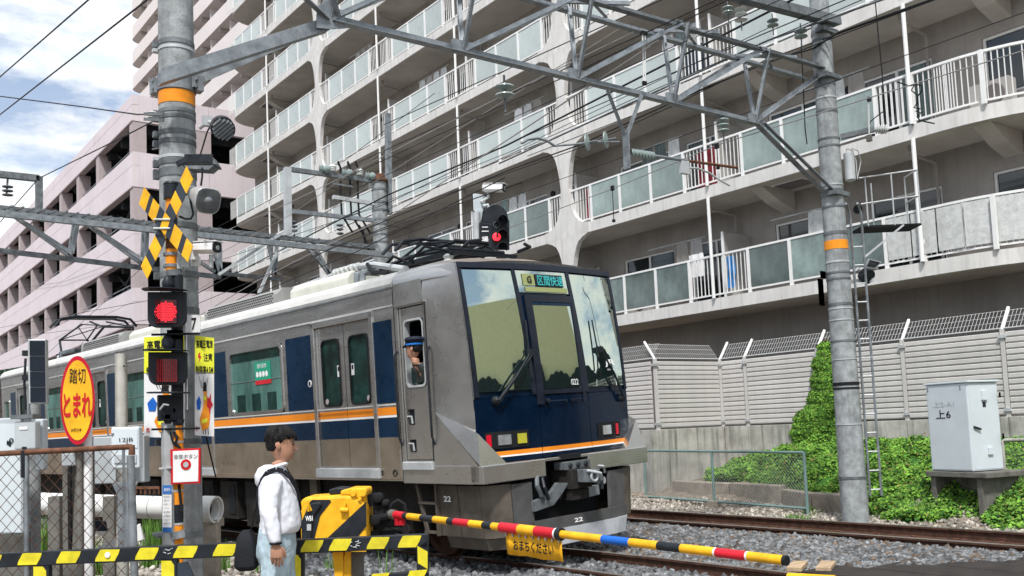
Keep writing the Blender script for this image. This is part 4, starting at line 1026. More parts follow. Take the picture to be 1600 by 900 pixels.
# coupler and hoses
mb = MB(); mb.box((-.62, .25, .45), (.72, .3, 1.24), m_blackm); tp('buffer_beam', mb)
mb = MB(); mb.box((-.14, -.16, .88), (.22, .2, 1.12), m_under); mb.box((-.18, -.10, 1.12), (.28, .1, 1.22), m_steeld); mb.prism([(-.05, -.17, .96), (.24, -.17, .93), (.24, -.17, 1.10), (-.05, -.17, 1.12)], (0, -.12, 0), m_steeld)
mb.ring((.12, -.3, 1.02), (0, 1, 0), .06, .02, 12, m_steell); mb.tube([(.0, -.3, 1.1), (.2, -.34, 1.05), (.24, -.3, .96)], .02, 6, m_steell); mb.lathe((.1, .2, 1.0), (0, 1, 0), [(0, .12), (.6, .12)], 12, m_steeld)
for x in (-.1, .04, .18): mb.lathe((x, -.11, 1.17), (0, -1, 0), [(0, .035), (.02, .03)], 10, m_black)
mb.box((-.12, -.12, .74), (.2, .1, .87), m_under)
tp('coupler', mb, None, bevel=.008)
mb = MB(); mb.prism([(-.72, -.08, .80), (-.45, -.08, .86), (-.3, -.08, .98), (-.12, -.08, .96), (-.22, -.08, .86), (-.4, -.08, .72), (-.72, -.08, .68)], (0, .06, 0), m_steeld)
mb.prism([(-.1, -.09, .86), (.42, -.09, .88), (.42, -.09, .76), (.12, -.09, .74), (.02, -.09, .8)], (0, .06, 0), m_steel); tp('bracket_plate', mb)
mb = MB(); mb.tube([(-.6, -.02, 1.1), (-.66, -.08, .98), (-.62, -.1, .86), (-.56, -.06, .82)], .03, 7, m_steeld); mb.tube([(-.5, .0, 1.1), (-.56, -.1, .95), (-.5, -.1, .80)], .022, 7, m_black); mb.tube([(.42, .0, 1.12), (.5, -.08, .98), (.46, -.1, .82)], .022, 7, m_black); mb.tube([(.34, .0, 1.15), (.56, -.06, 1.1), (.62, -.02, 1.02)], .018, 7, m_steell)
mb.lathe((.55, .05, .92), (.3, -1, 0), [(0, .05), (.1, .045)], 10, m_steell); tp('air_hose', mb)
# underframe
mb = MB(); mb.box((-1.2, 1.2, .62), (1.2, 19, 1.08)); mb.box((-1.1, .3, .6), (1.1, 1.3, 1.05)); tp('underframe', mb, m_under)
for y0, y1, z0 in ((4.9, 6.1, .3), (6.4, 7.0, .4), (7.3, 9.2, .28), (9.6, 10.4, .4), (10.8, 12.4, .3), (12.7, 13.1, .45)):
    mb = MB(); mb.box((-1.32, y0, z0), (-.4, y1, 1.03)); 
    for q in range(int((y1-y0)/.3)): mb.box((-1.335, y0+.06+q*.3, z0+.08), (-1.32, y0+.28+q*.3, .95), m_blackm)
    tp('equipment_box', mb, m_under, bevel=.015)
for yb in (2.9, 16.0):
    mb = MB(); mb.box((-1.02, yb-1.3, .42), (-.88, yb+1.3, .62)); mb.box((.88, yb-1.3, .42), (1.02, yb+1.3, .62)); mb.box((-1, yb-.3, .4), (1, yb+.3, .6))
    for s in (-1, 1): mb.tube([(s*1.0, yb-.1, .6), (s*1.0, yb-.1, 1.0)], .16, 10); mb.tube([(s*1.0, yb+.3, .6), (s*1.0, yb+.3, 1.0)], .1, 10)
    bg = tp('bogie', mb, m_under, bevel=.01)
    for dy in (-1.05, 1.05):
        for s in (-1, 1):
            q = MB(); q.lathe((s*.53, yb+dy, .43), (s, 0, 0), [(-.06, .45), (-.03, .45), (-.03, .42), (.07, .42), (.07, .34), (.03, .3), (.03, .12), (.1, .1)], 24, m_rustd); tp('wheel', q, None, bg)
        q = MB(); q.box((-1.2, yb+dy-.12, .3), (-1.0, yb+dy+.12, .55)); q.lathe((-1.2, yb+dy, .43), (-1, 0, 0), [(0, .09), (.04, .08)], 10); tp('axle_box', q, m_under, bg)
mb = MB(); mb.box((-1.3, 3.9, .75), (-1.24, 4.1, 1.1)); mb.box((-1.3, 4.5, .35), (-1.26, 4.6, 1.1)); tp('bracket', mb, m_skirt)
# roof equipment
def roof_unit(y0, y1, z1, m, name, hw=1.05, dome=False, grille=True):
    mb = MB(); P = [(-hw, 3.80), (-hw, z1-.1), (-hw+.1, z1), (0, z1+(.08 if dome else .03)), (hw-.1, z1), (hw, z1-.1), (hw, 3.80)]
    mb.loft([[(x, y0, z) for x, z in P], [(x, y1, z) for x, z in P]], m, smooth=False); o = tp(name, mb, None, bevel=.03)
    if grille:
        q = MB(); n = int((y1-y0-.3)/.075)
        for i in range(n):
            for r_ in range(5):
                yy = y0+.15+i*.075+(r_ % 2)*.037; q.box((-hw-.004, yy, 3.85+r_*.042), (-hw+.01, yy+.045, 3.868+r_*.042))
        tp('vent_slot', q, m_blackm, o, kind='stuff')
        q = MB(); q.prism([(x*1.002, y0-.01, z) for x, z in P], (0, .04, 0)); tp('end_cap', q, m, o)
    return o
roof_unit(5.2, 7.9, 4.10, m_mesh, 'roof_air_unit'); roof_unit(11.9, 14.4, 4.10, m_mesh, 'roof_air_unit')
roof_unit(3.35, 5.0, 4.10, m_cream, 'roof_cover_box', .95, True, False); roof_unit(9.1, 11.75, 4.08, m_cream, 'roof_cover_box', .95, True, False)
for y, l in ((3.0, .5), (3.15, .35), (16.3, .5)):
    mb = MB(); mb.tube([(-.9, y, 3.85), (-.9, y, 4.0), (-.7, y, 4.05), (.7, y, 4.05)], .05, 8); tp('roof_duct', mb, m_steel)
mb = MB(); mb.tube([(-.75, 4.3, 4.10), (-.75, 3.5, 4.18), (-.75, 2.9, 4.12), (-.7, 2.2, 3.95)], .045, 8, m_steell)
for i in range(6): mb.lathe((-.75, 3.9-.12*i, 4.15), (0, 1, 0), [(0, .07), (.03, .07)], 8, m_insul)
tp('roof_cable', mb)
def panto_base(y0, y1, zb=4.05):
    mb = MB()
    for x in (-.55, .55): mb.bar((x, y0, zb), (x, y1, zb), .05, .06)
    for y in (y0, (y0+y1)/2, y1): mb.bar((-.6, y, zb), (.6, y, zb), .05, .05)
    o = tp('pantograph', mb, m_black)
    for x in (-.55, .55):
        for y in (y0+.1, y1-.1):
            q = MB(); q.lathe((x, y, 3.86), (0, 0, 1), [(0, .06), (.03, .09), (.06, .06), (.09, .09), (.12, .06), (.16, .08), (.19, .04)], 10); tp('insulator', q, m_insul, o)
    return o
# folded pantograph behind the cab
pf = panto_base(1.35, 3.1, 4.06)
mb = MB()
for s in (-1, 1):
    mb.tube([(s*.5, 1.5, 4.12), (s*.25, 2.9, 4.24)], .028, 6); mb.tube([(s*.5, 3.0, 4.12), (s*.3, 1.6, 4.26)], .028, 6); mb.tube([(s*.25, 2.9, 4.24), (s*.4, 2.2, 4.34)], .02, 6); mb.tube([(s*.3, 1.6, 4.26), (s*.4, 2.25, 4.34)], .02, 6)
    mb.tube([(s*.5, 1.2, 4.1), (s*.55, 1.0, 4.14), (s*.4, .95, 4.16)], .025, 6)
mb.tube([(-.5, 1.5, 4.13), (.5, 1.5, 4.13)], .035, 6); mb.tube([(-.5, 3.0, 4.13), (.5, 3.0, 4.13)], .035, 6); mb.tube([(-.3, 1.6, 4.27), (.3, 1.6, 4.27)], .03, 6); mb.tube([(-.1, 1.5, 4.1), (-.1, 3.3, 4.14)], .04, 6)
tp('linkage', mb, m_black, pf)
mb = MB()
for y in (2.1, 2.4):
    mb.tube([(-.95, y, 4.18), (-.8, y, 4.32), (-.5, y, 4.37), (.5, y, 4.37), (.8, y, 4.32), (.95, y, 4.18)], .025, 6)
mb.tube([(-.5, 2.1, 4.33), (-.5, 2.4, 4.33)], .02, 6); mb.tube([(.5, 2.1, 4.33), (.5, 2.4, 4.33)], .02, 6); tp('collector_head', mb, m_black, pf)
mb = MB(); mb.tube([(-.6, 3.15, 4.05), (-.8, 3.0, 4.14), (-.9, 2.75, 3.98), (-.95, 2.3, 3.9)], .03, 6); mb.tube([(-.55, 1.4, 4.08), (-.75, 1.7, 4.18), (-.8, 2.0, 4.02)], .02, 6); mb.tube([(-.7, 2.9, 4.0), (-.62, 2.6, 4.2), (-.55, 2.3, 4.05)], .022, 6); tp('cable', mb, m_blackm, pf)
# raised pantograph at the rear
pr = panto_base(15.4, 17.6, 4.06)
mb = MB(); zt = 4.78
for s in (-1, 1):
    mb.tube([(s*.5, 15.5, 4.12), (s*.35, 14.85, 4.5)], .03, 6); mb.tube([(s*.35, 14.85, 4.5), (s*.2, 16.2, zt)], .022, 6); mb.tube([(s*.5, 17.5, 4.12), (s*.35, 18.1, 4.5)], .03, 6); mb.tube([(s*.35, 18.1, 4.5), (s*.2, 16.8, zt)], .022, 6)
    mb.tube([(s*.35, 14.85, 4.5), (-s*.35, 16.3, 4.72)], .014, 5); mb.tube([(s*.35, 18.1, 4.5), (-s*.3, 16.8, 4.72)], .014, 5)
mb.tube([(-.35, 14.85, 4.5), (.35, 14.85, 4.5)], .022, 6); mb.tube([(-.35, 18.1, 4.5), (.35, 18.1, 4.5)], .022, 6); tp('linkage', mb, m_black, pr)
mb = MB()
for y in (16.3, 16.7): mb.tube([(-1.0, y, zt-.10), (-.85, y, zt+.08), (-.5, y, zt+.14), (.5, y, zt+.14), (.85, y, zt+.08), (1.0, y, zt-.10)], .035, 6)
mb.box((-.5, 16.28, zt+.10), (.5, 16.72, zt+.15)); tp('collector_head', mb, m_black, pr)
# ================================================================== conductor looking back out of the cab window
def M_tr(): return Matrix.Translation(TO) @ Matrix.Rotation(YAW, 4, 'Z') @ Matrix.Rotation(-CANT, 4, 'Y')
def ell(c, rx, ry, n=12, tilt=None, z=None):
    out = []
    for i in range(n):
        a = 2*math.pi*i/n; v = Vector((rx*math.cos(a), ry*math.sin(a), 0))
        if tilt is not None: v = tilt @ v
        out.append(Vector(c)+v)
    return out
def head_mb(face=1.0, hairback=True):
    """head, local: z up from chin 0 to crown .235, facing +x"""
    mb = MB(); prof_ = [(-.06, -.015, .050, .050), (-.02, -.012, .052, .050), (.0, .018, .050, .046), (.02, .020, .066, .056), (.05, .014, .080, .066), (.08, .008, .090, .071), (.11, .002, .096, .074), (.15, -.004, .100, .077), (.185, -.008, .095, .074), (.21, -.010, .076, .060), (.226, -.010, .045, .036), (.233, -.010, .01, .01)]
    secs = []
    for z, cx, rx, ry in prof_:
        s_ = []
        for i in range(24):
            a = 2*math.pi*i/24; x = cx+rx*math.cos(a); y = ry*math.sin(a)
            if math.cos(a) > .3 and .02 < z < .17: x = cx+rx*(.3+(math.cos(a)-.3)*.93)
            s_.append((x, y, z))
        secs.append(s_)
    mb.loft(secs, None); return mb
def add_face(mb, sk=m_skin):
    # nose, brow, lips, chin, ears, eyes
    mb.loft([[(.094, -.008, .118), (.094, .008, .118), (.100, 0, .121)], [(.090, -.014, .090), (.090, .014, .090), (.116, 0, .088)], [(.088, -.018, .076), (.088, .018, .076), (.117, 0, .076)], [(.085, -.012, .069), (.085, .012, .069), (.095, 0, .069)]], sk, smooth=True)
    mb.loft([ell((.083, 0, .050), .010, .024, 10), ell((.086, 0, .054), .012, .024, 10), ell((.084, 0, .058), .009, .02, 10)], m_lip)
    mb.loft([ell((.082, 0, .040), .010, .022, 10), ell((.085, 0, .045), .012, .022, 10), ell((.083, 0, .049), .010, .02, 10)], m_lip)
    mb.loft([ell((.060, 0, .004), .018, .022, 10), ell((.070, 0, .018), .018, .026, 10), ell((.07, 0, .032), .012, .024, 10)], sk)
    for s in (-1, 1):
        mb.loft([ell((-.012, s*.074, .070), .008, .006, 8), ell((-.012, s*.080, .082), .014, .008, 8), ell((-.016, s*.084, .105), .020, .008, 8), ell((-.02, s*.083, .122), .016, .008, 8), ell((-.018, s*.078, .132), .008, .006, 8)], sk)
        mb.loft([ell((.086, s*.030, .108), .004, .010, 8), ell((.090, s*.030, .112), .005, .014, 8), ell((.087, s*.030, .117), .004, .010, 8)], m_ink)
        mb.loft([ell((.087, s*.031, .128), .006, .018, 8), ell((.089, s*.031, .132), .006, .017, 8)], m_hair)
m_lip = mat('lips', (.38, .14, .12), .5, var=0)
def hair_mb():
    mb = MB(); prof_ = [(.070, -.052, .046, .058, .0), (.09, -.046, .062, .071, .0), (.115, -.036, .074, .079, .1), (.14, -.024, .086, .083, .3), (.165, -.008, .106, .088, 1), (.195, -.006, .107, .086, 1), (.222, -.008, .092, .074, 1), (.243, -.010, .060, .050, 1), (.250, -.01, .015, .012, 1)]
    secs = []
    for z, cx, rx, ry, f in prof_:
        s_ = []
        for i in range(28):
            a = 2*math.pi*i/28; j = 1+.035*math.sin(i*5.3+z*90)+.02*math.sin(i*9.1)
            x = cx+rx*math.cos(a)*j; y = ry*math.sin(a)*j
            s_.append((x, y, z+.006*math.sin(i*3.7)))
        secs.append(s_)
    mb.loft(secs, m_hair)
    for i in range(46):  # fringe and crown strands
        a = -1.25+2.5*(i/45); r_ = random.uniform(.9, 1.0)
        p0 = Vector((.06*math.cos(a)-.01, .06*math.sin(a), .235)); p1 = Vector((.103*math.cos(a)*r_+.0, .084*math.sin(a), .19)); p2 = Vector((.110*math.cos(a)+random.uniform(-.002, .008), .086*math.sin(a)+random.uniform(-.006, .006), .145+random.uniform(-.012, .018)+.02*abs(math.sin(a))))
        mb.tube([p0, p1, p2], [.010, .009, .002], 5, m_hair)
    for i in range(30):
        a = random.uniform(0, 6.28); p0 = Vector((.03*math.cos(a)-.01, .03*math.sin(a), .245)); p1 = Vector((.085*math.cos(a)-.01, .075*math.sin(a), .222)); p2 = Vector((.108*math.cos(a)-.006, .09*math.sin(a), .175+random.uniform(-.015, .02)))
        mb.tube([p0, p1, p2], [.006, .008, .002], 4, m_hair)
    hr = random.Random(3)
    for i in range(190):  # loose tufts over the crown, sides and back
        a = hr.uniform(0, 6.28); e = hr.uniform(.05, 1.35); n_ = Vector((math.cos(a)*math.cos(e), math.sin(a)*math.cos(e), math.sin(e)))
        base = Vector((-.008+.104*n_.x, .086*n_.y, .158+.090*n_.z))
        if base.x > .05 and base.z < .19: continue
        side = Vector((-math.sin(a), math.cos(a), 0)); dn = Vector((n_.x*.25, n_.y*.25, -1))*(.5+.5*math.cos(e))+Vector((.55, 0, 0))*math.sin(e)+side*hr.uniform(-.5, .5); dn.normalize(); L = hr.uniform(.022, .045)
        if base.x > .0 and abs(n_.y) > .6: L *= .6
        mb.tube([base-dn*L*.3, base+n_*.006+dn*L*.4, base+n_*.004+dn*L], [.004, .0055, .001], 4, m_hair)
    return mb
cM = M_tr() @ Matrix.Translation((-HX-.05, 1.05, 2.63)) @ Matrix.Rotation(math.radians(112), 4, 'Z')
con = Thing('person', cM.translation, 'train conductor in navy cap with bright blue band at the cab window', 'person'); con.o.rotation_euler = cM.to_euler()
mb = head_mb(); add_face(mb)
mb.loft([ell((-.012, 0, -.06), .052, .052, 12), ell((-.03, -.03, -.12), .055, .055, 12), ell((-.05, -.09, -.18), .07, .07, 12), ell((-.05, -.14, -.30), .07, .07, 12)], m_skin)
ob('body', mb, m_skin, con.o)
mb = MB(); mb.loft([ell((-.025, -.02, -.085), .066, .066, 14), ell((-.04, -.07, -.13), .095, .085, 14), ell((-.05, -.16, -.20), .12, .13, 14), ell((-.05, -.20, -.30), .12, .14, 14)], m_curtain); ob('shirt', mb, mat('pale blue shirt', (.45, .58, .75), .8), con.o)
ob('hair', hair_mb(), m_hair, con.o)
mb = MB(); mb.loft([ell((-.006, 0, .150), .108, .094, 20), ell((-.006, 0, .178), .112, .098, 20)], m_cap)
mb.loft([ell((-.012, 0, .19), .112, .10, 20), ell((-.016, 0, .225), .128, .118, 20), ell((-.016, 0, .250), .118, .108, 20), ell((-.014, 0, .262), .07, .07, 20), ell((-.014, 0, .265), .01, .01, 20)], m_cap)
mb.loft([[(.08, .08*t, .150+.0) for t in (-1, -.5, 0, .5, 1)], [(.155-.03*abs(t), .07*t, .135-.0) for t in (-1, -.5, 0, .5, 1)], [(.155-.03*abs(t), .07*t, .142) for t in (-1, -.5, 0, .5, 1)], [(.08, .08*t, .158) for t in (-1, -.5, 0, .5, 1)]], m_cap)
cp = ob('cap', mb, m_cap, con.o); mb = MB(); mb.loft([ell((-.008, 0, .157), .1115, .0985, 20), ell((-.01, 0, .178), .1155, .1015, 20)], m_capblue := mat('cap band blue', (.03, .22, .72), .6)); ob('cap_band', mb, m_capblue, cp)
# ================================================================== man walking in front
MP = at(432, 760, D=6.9); face_dir = (R0*1.0+FH*.18).normalized()
man = Thing('person', (MP.x, MP.y, -.0), 'man in white hooded jacket and light jeans standing in profile at the crossing', 'person')
man.o.rotation_euler.z = math.atan2(face_dir.y, face_dir.x); GZ = -.12
hz = 1.475  # chin height above his base
def pm(name, mb, m=None, parent=None, **k): return ob(name, mb, m, parent or man.o, **k)
body = head_mb(); bodyv = MB()
T = Matrix.Translation((.035, 0, hz)) @ Matrix.Rotation(math.radians(2), 4, 'Y')
def xf(mb, T):
    mb.v = [tuple(T @ Vector(p)) for p in mb.v]; return mb
add_face(body); xf(body, T)
body.loft([ell((.02, 0, hz-.04), .052, .054, 14), ell((.005, 0, hz-.10), .058, .064, 14), ell((-.01, 0, hz-.16), .08, .12, 14)], m_skin)
# hand: palm and five fingers hanging, near side is -y
def hand(mb, W, s):
    """W wrist point; hangs down; s side sign; thumb forward"""
    Wv = Vector(W)
    mb.loft([ell(Wv+Vector((0, 0, .02)), .026, .021, 12), ell(Wv+Vector((0, 0, -.015)), .028, .02, 12), ell(Wv+Vector((.004, 0, -.05)), .042, .019, 12), ell(Wv+Vector((.006, 0, -.085)), .044, .018, 12), ell(Wv+Vector((.006, 0, -.10)), .038, .015, 12)], m_skin)
    for i, (dx, L) in enumerate(((.036, .070), (.014, .082), (-.009, .076), (-.030, .060))):
        a = Wv+Vector((dx, 0, -.09)); k = -s
        pts = [a, a+Vector((.002, k*.006, -L*.42)), a+Vector((.004, k*.020, -L*.72)), a+Vector((.003, k*.034, -L*.92))]
        mb.tube(pts, [.0105, .0098, .0088, .0068], 8, m_skin)
    a = Wv+Vector((.030, 0, -.03)); mb.tube([a, a+Vector((.022, -s*.008, -.025)), a+Vector((.030, -s*.018, -.055)), a+Vector((.028, -s*.026, -.078))], [.014, .0125, .0105, .008], 8, m_skin)
wz = hz-.565
for s in (-1, 1): body.tube([(-.012, s*.13, hz-.15), (-.02, s*.19, hz-.2), (-.03, s*.215, hz-.35), (-.02, s*.245, hz-.48), (.005 if s < 0 else .02, s*.26, wz+.02)], [.05, .045, .04, .034, .026], 10, m_skin)
body.loft([ell((-.01, 0, hz-.14), .07, .15, 14), ell((-.0, 0, hz-.25), .09, .15, 14), ell((.0, 0, hz-.60), .09, .14, 14)], m_skin)
hand(body, (.005, -.265, wz), -1); hand(body, (.02, .255, wz), 1)
bo = pm('body', body, m_skin)
pm('hair', xf(hair_mb(), T), m_hair)
def jbump(sec, amp, ph):
    out = []
    for i, p in enumerate(sec):
        d = 1+amp*math.sin(i*1.9+ph)+amp*.6*math.sin(i*3.3+ph*2.1); c = sum(sec, Vector())/len(sec); out.append(c+(p-c)*d)
    return out
jk = MB(); tz = [(hz-.035, .0, .062, .070), (hz-.07, -.005, .078, .095), (hz-.10, -.01, .095, .155), (hz-.135, -.01, .110, .185), (hz-.20, -.002, .130, .195), (hz-.29, .010, .140, .19), (hz-.38, .020, .143, .185), (hz-.43, .026, .145, .18), (hz-.475, .022, .146, .182), (hz-.505, .012, .143, .182), (hz-.52, .006, .138, .178)]
jk.loft([jbump(ell((cx, 0, z), rx, ry, 28), .008, z*37) for z, cx, rx, ry in tz], m_jacket)
for s in (-1, 1):
    sh = Vector((-.012, s*.175, hz-.13)); A_ = [sh, sh+Vector((-.02, s*.03, -.10)), sh+Vector((-.032, s*.048, -.20)), Vector((-.035, s*.252, hz-.36)), Vector((-.015, s*.262, hz-.45)), Vector((.0, s*.264, hz-.53)), Vector((.004, s*.265, hz-.562))]
    rr = [.070, .070, .063, .057, .052, .045, .040]
    jk.loft([jbump(ell(p, r_, r_*.92, 16), .03, p.z*60+s) for p, r_ in zip(A_, rr)], m_jacket)
o = pm('jacket', jk, m_jacket)
md = o.modifiers.new('r', 'REMESH'); md.mode = 'VOXEL'; md.voxel_size = .011; md.use_smooth_shade = True; sm_ = o.modifiers.new('s', 'SMOOTH'); sm_.iterations = 4
# wrinkles
tx = bpy.data.textures.new('folds', 'CLOUDS'); tx.noise_scale = .055
dp = o.modifiers.new('d', 'DISPLACE'); dp.texture = tx; dp.strength = .012; dp.mid_level = .5
hd = MB(); hd.loft([ell((-.05, 0, hz-.03), .032, .065, 14), ell((-.07, 0, hz-.05), .055, .092, 14), ell((-.095, 0, hz-.10), .058, .10, 14), ell((-.105, 0, hz-.16), .045, .085, 14), ell((-.095, 0, hz-.21), .02, .04, 14)], m_jacket)
h_ = pm('hood', hd, m_jacket); q = MB(); q.ring((.0, 0, hz-.045), (-.25, 0, 1), .075, .016, 24, m_jacket); pm('collar', q, m_jacket)
for s in (-1, 1):
    q = MB(); q.lathe((.004, s*.265, hz-.574), (0, 0, 1), [(0, .041), (.012, .043)], 16); pm('cuff', q, m_ink)
q = MB(); q.tube([(.075, 0, hz-.06), (.108, 0, hz-.12), (.138, 0, hz-.22), (.160, 0, hz-.33), (.172, 0, hz-.42), (.166, 0, hz-.50)], .004, 5); pm('zip', q, m_ink)
jn = MB(); jn.loft([ell((.0, 0, hz-.47), .125, .168, 24), ell((-.008, 0, hz-.60), .140, .175, 24), ell((-.012, 0, hz-.68), .138, .172, 24), ell((-.005, 0, hz-.78), .10, .14, 24)], m_jeans)
for s in (-1, 1):
    lx = .05*s
    L_p = [((-.005, s*.085, hz-.66), .105, .092), ((.0+lx*.3, s*.095, hz-.82), .10, .09), ((.01+lx*.6, s*.10, hz-1.0), .082, .078), ((.015+lx, s*.10, hz-1.16), .072, .068), ((.0+lx*1.2, s*.10, hz-1.33), .065, .062), ((-.01+lx*1.4, s*.10, hz-1.42), .066, .062)]
    jn.loft([jbump(ell(c_, a_, b_, 18), .012, c_[2]*50) for c_, a_, b_ in L_p], m_jeans)
    q = MB(); cx_ = -.01+lx*1.4; q.loft([ell((cx_+.04, s*.10, .0), .13, .045, 14), ell((cx_+.04, s*.10, .03), .135, .05, 14), ell((cx_+.02, s*.10, .07), .10, .045, 14), ell((cx_-.01, s*.10, .11), .055, .042, 14)], m_white); pm('shoe', q, m_white)
o = pm('jeans', jn, m_jeans); md = o.modifiers.new('r', 'REMESH'); md.mode = 'VOXEL'; md.voxel_size = .012; md.use_smooth_shade = True
dp = o.modifiers.new('d', 'DISPLACE'); dp.texture = tx; dp.strength = .014
q = MB(); q.tube([(.09, -.14, hz-.60), (.04, -.178, hz-.66), (.0, -.182, hz-.70)], .003, 4); pm('pocket_seam', q, m_curtain)
# bag on his far hip, strap over the shoulder
W = man.o.matrix_basis; bagc = man.loc+Vector((0, 0, 0))
bag = Thing('shoulder_bag', man.loc, 'black shoulder bag hanging behind the hip of the man in the white jacket', 'bag'); bag.o.rotation_euler = man.o.rotation_euler
q = MB(); q.loft([[Vector((-.225+x*sx, .10+y*sy, hz-.84+z)) for x, y in ((-1, -.6), (-.8, -1), (.8, -1), (1, -.6), (1, .6), (.8, 1), (-.8, 1), (-1, .6))] for z, sx, sy in ((.06, .055, .10), (.09, .085, .13), (.2, .078, .13), (.30, .06, .11), (.34, .035, .08))], m_bagblack)
ob('pouch', q, m_bagblack, bag.o, bevel=.01)
q = MB(); 
def strap(pts, w_=.036):
    for a, b in zip(pts[:-1], pts[1:]):
        a, b = Vector(a), Vector(b); q.bar(a, b, w_, .006, None, up=((a+b)/2-Vector((0, 0, (a.z+b.z)/2))).normalized())
strap([(.170, .03, hz-.36), (.162, -.03, hz-.27), (.140, -.085, hz-.19), (.105, -.125, hz-.12), (.06, -.135, hz-.078), (.01, -.14, hz-.062), (-.05, -.14, hz-.08), (-.095, -.11, hz-.14), (-.13, -.06, hz-.22), (-.150, .0, hz-.34), (-.185, .05, hz-.48), (-.205, .10, hz-.54)])
ob('strap', q, m_bagblack, bag.o)
# ================================================================== catenary poles and gantries
def band(mb, c, r, m=None, w=.05, t=.007, n=24):
    mb.lathe(Vector(c)-Vector((0, 0, w/2)), (0, 0, 1), [(0, r+.001), (0, r+t), (w, r+t), (w, r+.001)], n, m)
LP = at(285, 800, D=9.6); LP.z = -.15; RPp = Vector((13.42, 9.02, -.15))
lpo = Thing('catenary_pole', LP, 'thick concrete catenary pole on the left carrying the crossing lamps, with a wide orange band', 'pole')
rl = lambda z: .198-.0034*z
mb = MB(); mb.lathe(LP, (0, 0, 1), [(0, rl(0)), (2, rl(2)), (4, rl(4)), (6, rl(6)), (9.2, rl(9.2))], 28); lpo.part('shaft', mb, m_conc)
def zat(py, P, px=283): 
    a = Plane(px, py, (P-CAM).dot(FH), 0); return a(px, py).z
for py, m, w_ in ((52, m_steeld, .05), (62, m_steell, .03), (165, m_steeld, .04), (175, m_steeld, .04), (200, m_steeld, .05), (215, m_steeld, .05), (240, m_steell, .03), (248, m_steeld, .06), (262, m_steeld, .05), (268, m_steeld, .05), (350, m_steeld, .06), (428, m_steeld, .06), (485, m_steeld, .06), (690, m_steeld, .05), (832, m_steel, .05)):
    mb = MB(); z = zat(py, LP); band(mb, (LP.x, LP.y, z), rl(z), None, w_); mb.cbox(Vector((LP.x, LP.y, z))-R0*(rl(z)+.02)-FH*.05, .06, .06, w_*1.2); lpo.part('clamp_band', mb, m)
z0, z1 = zat(153, LP), zat(132, LP); mb = MB(); mb.lathe((LP.x, LP.y, z0), (0, 0, 1), [(0, rl(z0)), (0, rl(z0)+.004), (z1-z0, rl(z0)+.004), (z1-z0, rl(z0))], 28); lpo.part('orange_band', mb, m_orange)
pl7 = Plane(300, 505, 9.36, -12); 
mb = MB(); mb.prism([pl7(x, y) for x, y in ((290, 492), (313, 492), (312.5, 521), (289.5, 521))], pl7.n*-.006); lpo.part('number_plate', mb, m_white)
mb = MB(); text_mb(mb, '7', pl7(303, 506, .004), pl7.r, (0, 0, 1), .055, .12, bold=.02); lpo.part('lettering', mb, m_ink)
rpo = Thing('catenary_pole', RPp, 'grey concrete catenary pole on the right with ladder and a narrow orange band', 'pole')
rr_ = lambda z: .212-.007*z
mb = MB(); mb.lathe(RPp, (0, 0, 1), [(0, rr_(0)), (3, rr_(3)), (6, rr_(6)), (9.4, rr_(9.4))], 28); rpo.part('shaft', mb, m_conc)
def zr(py): 
    px = 1280+52*py/810+2; return Plane(px, py, (RPp-CAM).dot(FH), 0)(px, py).z
for py, m, w_ in ((35, m_steeld, .07), (48, m_steeld, .04), (118, m_steeld, .10), (143, m_steell, .03), (165, m_steeld, .05), (210, m_steeld, .03), (222, m_steeld, .03), (285, m_steell, .02), (298, m_steeld, .12), (320, m_steeld, .03), (362, m_steeld, .05), (408, m_steell, .03), (425, m_steeld, .03), (435, m_steeld, .03), (475, m_steeld, .04), (482, m_steell, .02), (500, m_steell, .02), (533, m_steeld, .03), (562, m_steell, .015), (600, m_blackm, .05), (607, m_blackm, .03), (663, m_steell, .015), (745, m_steeld, .04)):
    z = zr(py); mb = MB(); band(mb, (RPp.x, RPp.y, z), rr_(z), None, w_); rpo.part('clamp_band', mb, m)
z0, z1 = zr(388), zr(374); mb = MB(); mb.lathe((RPp.x, RPp.y, z0), (0, 0, 1), [(0, rr_(z0)), (0, rr_(z0)+.004), (z1-z0, rr_(z0)+.004), (z1-z0, rr_(z0))], 28); rpo.part('orange_band', mb, m_orange)
# ladder on the right side of that pole
lad = Thing('ladder', RPp, 'narrow steel ladder strapped to the right side of the right-hand concrete pole', 'ladder')
lb = RPp+R0*.30-FH*.02
def lz(py): return zr(py)
ztop, zbot = lz(322), lz(775)
for dx in (0, .18):
    q = RPp+R0*(.26+dx)+FH*.0; mb = MB()
    mb.tube([(q.x, q.y, zbot), (q.x, q.y, ztop-.1), (q.x-.04, q.y, ztop), (q.x-.16, q.y-.05, ztop+.05)], .02, 8); lad.part('rail', mb, m_steel)
rg = MB(); a_ = RPp+R0*.26+FH*.0; rg.tube([(0, 0, 0), tuple(R0*.18)], .013, 6); rgm = rg.mesh('rung', m_steell)
for i in range(14):
    ob('rung', rgm, None, lad.o, loc=Vector((a_.x, a_.y, zbot+.1+i*.30))-lad.loc)
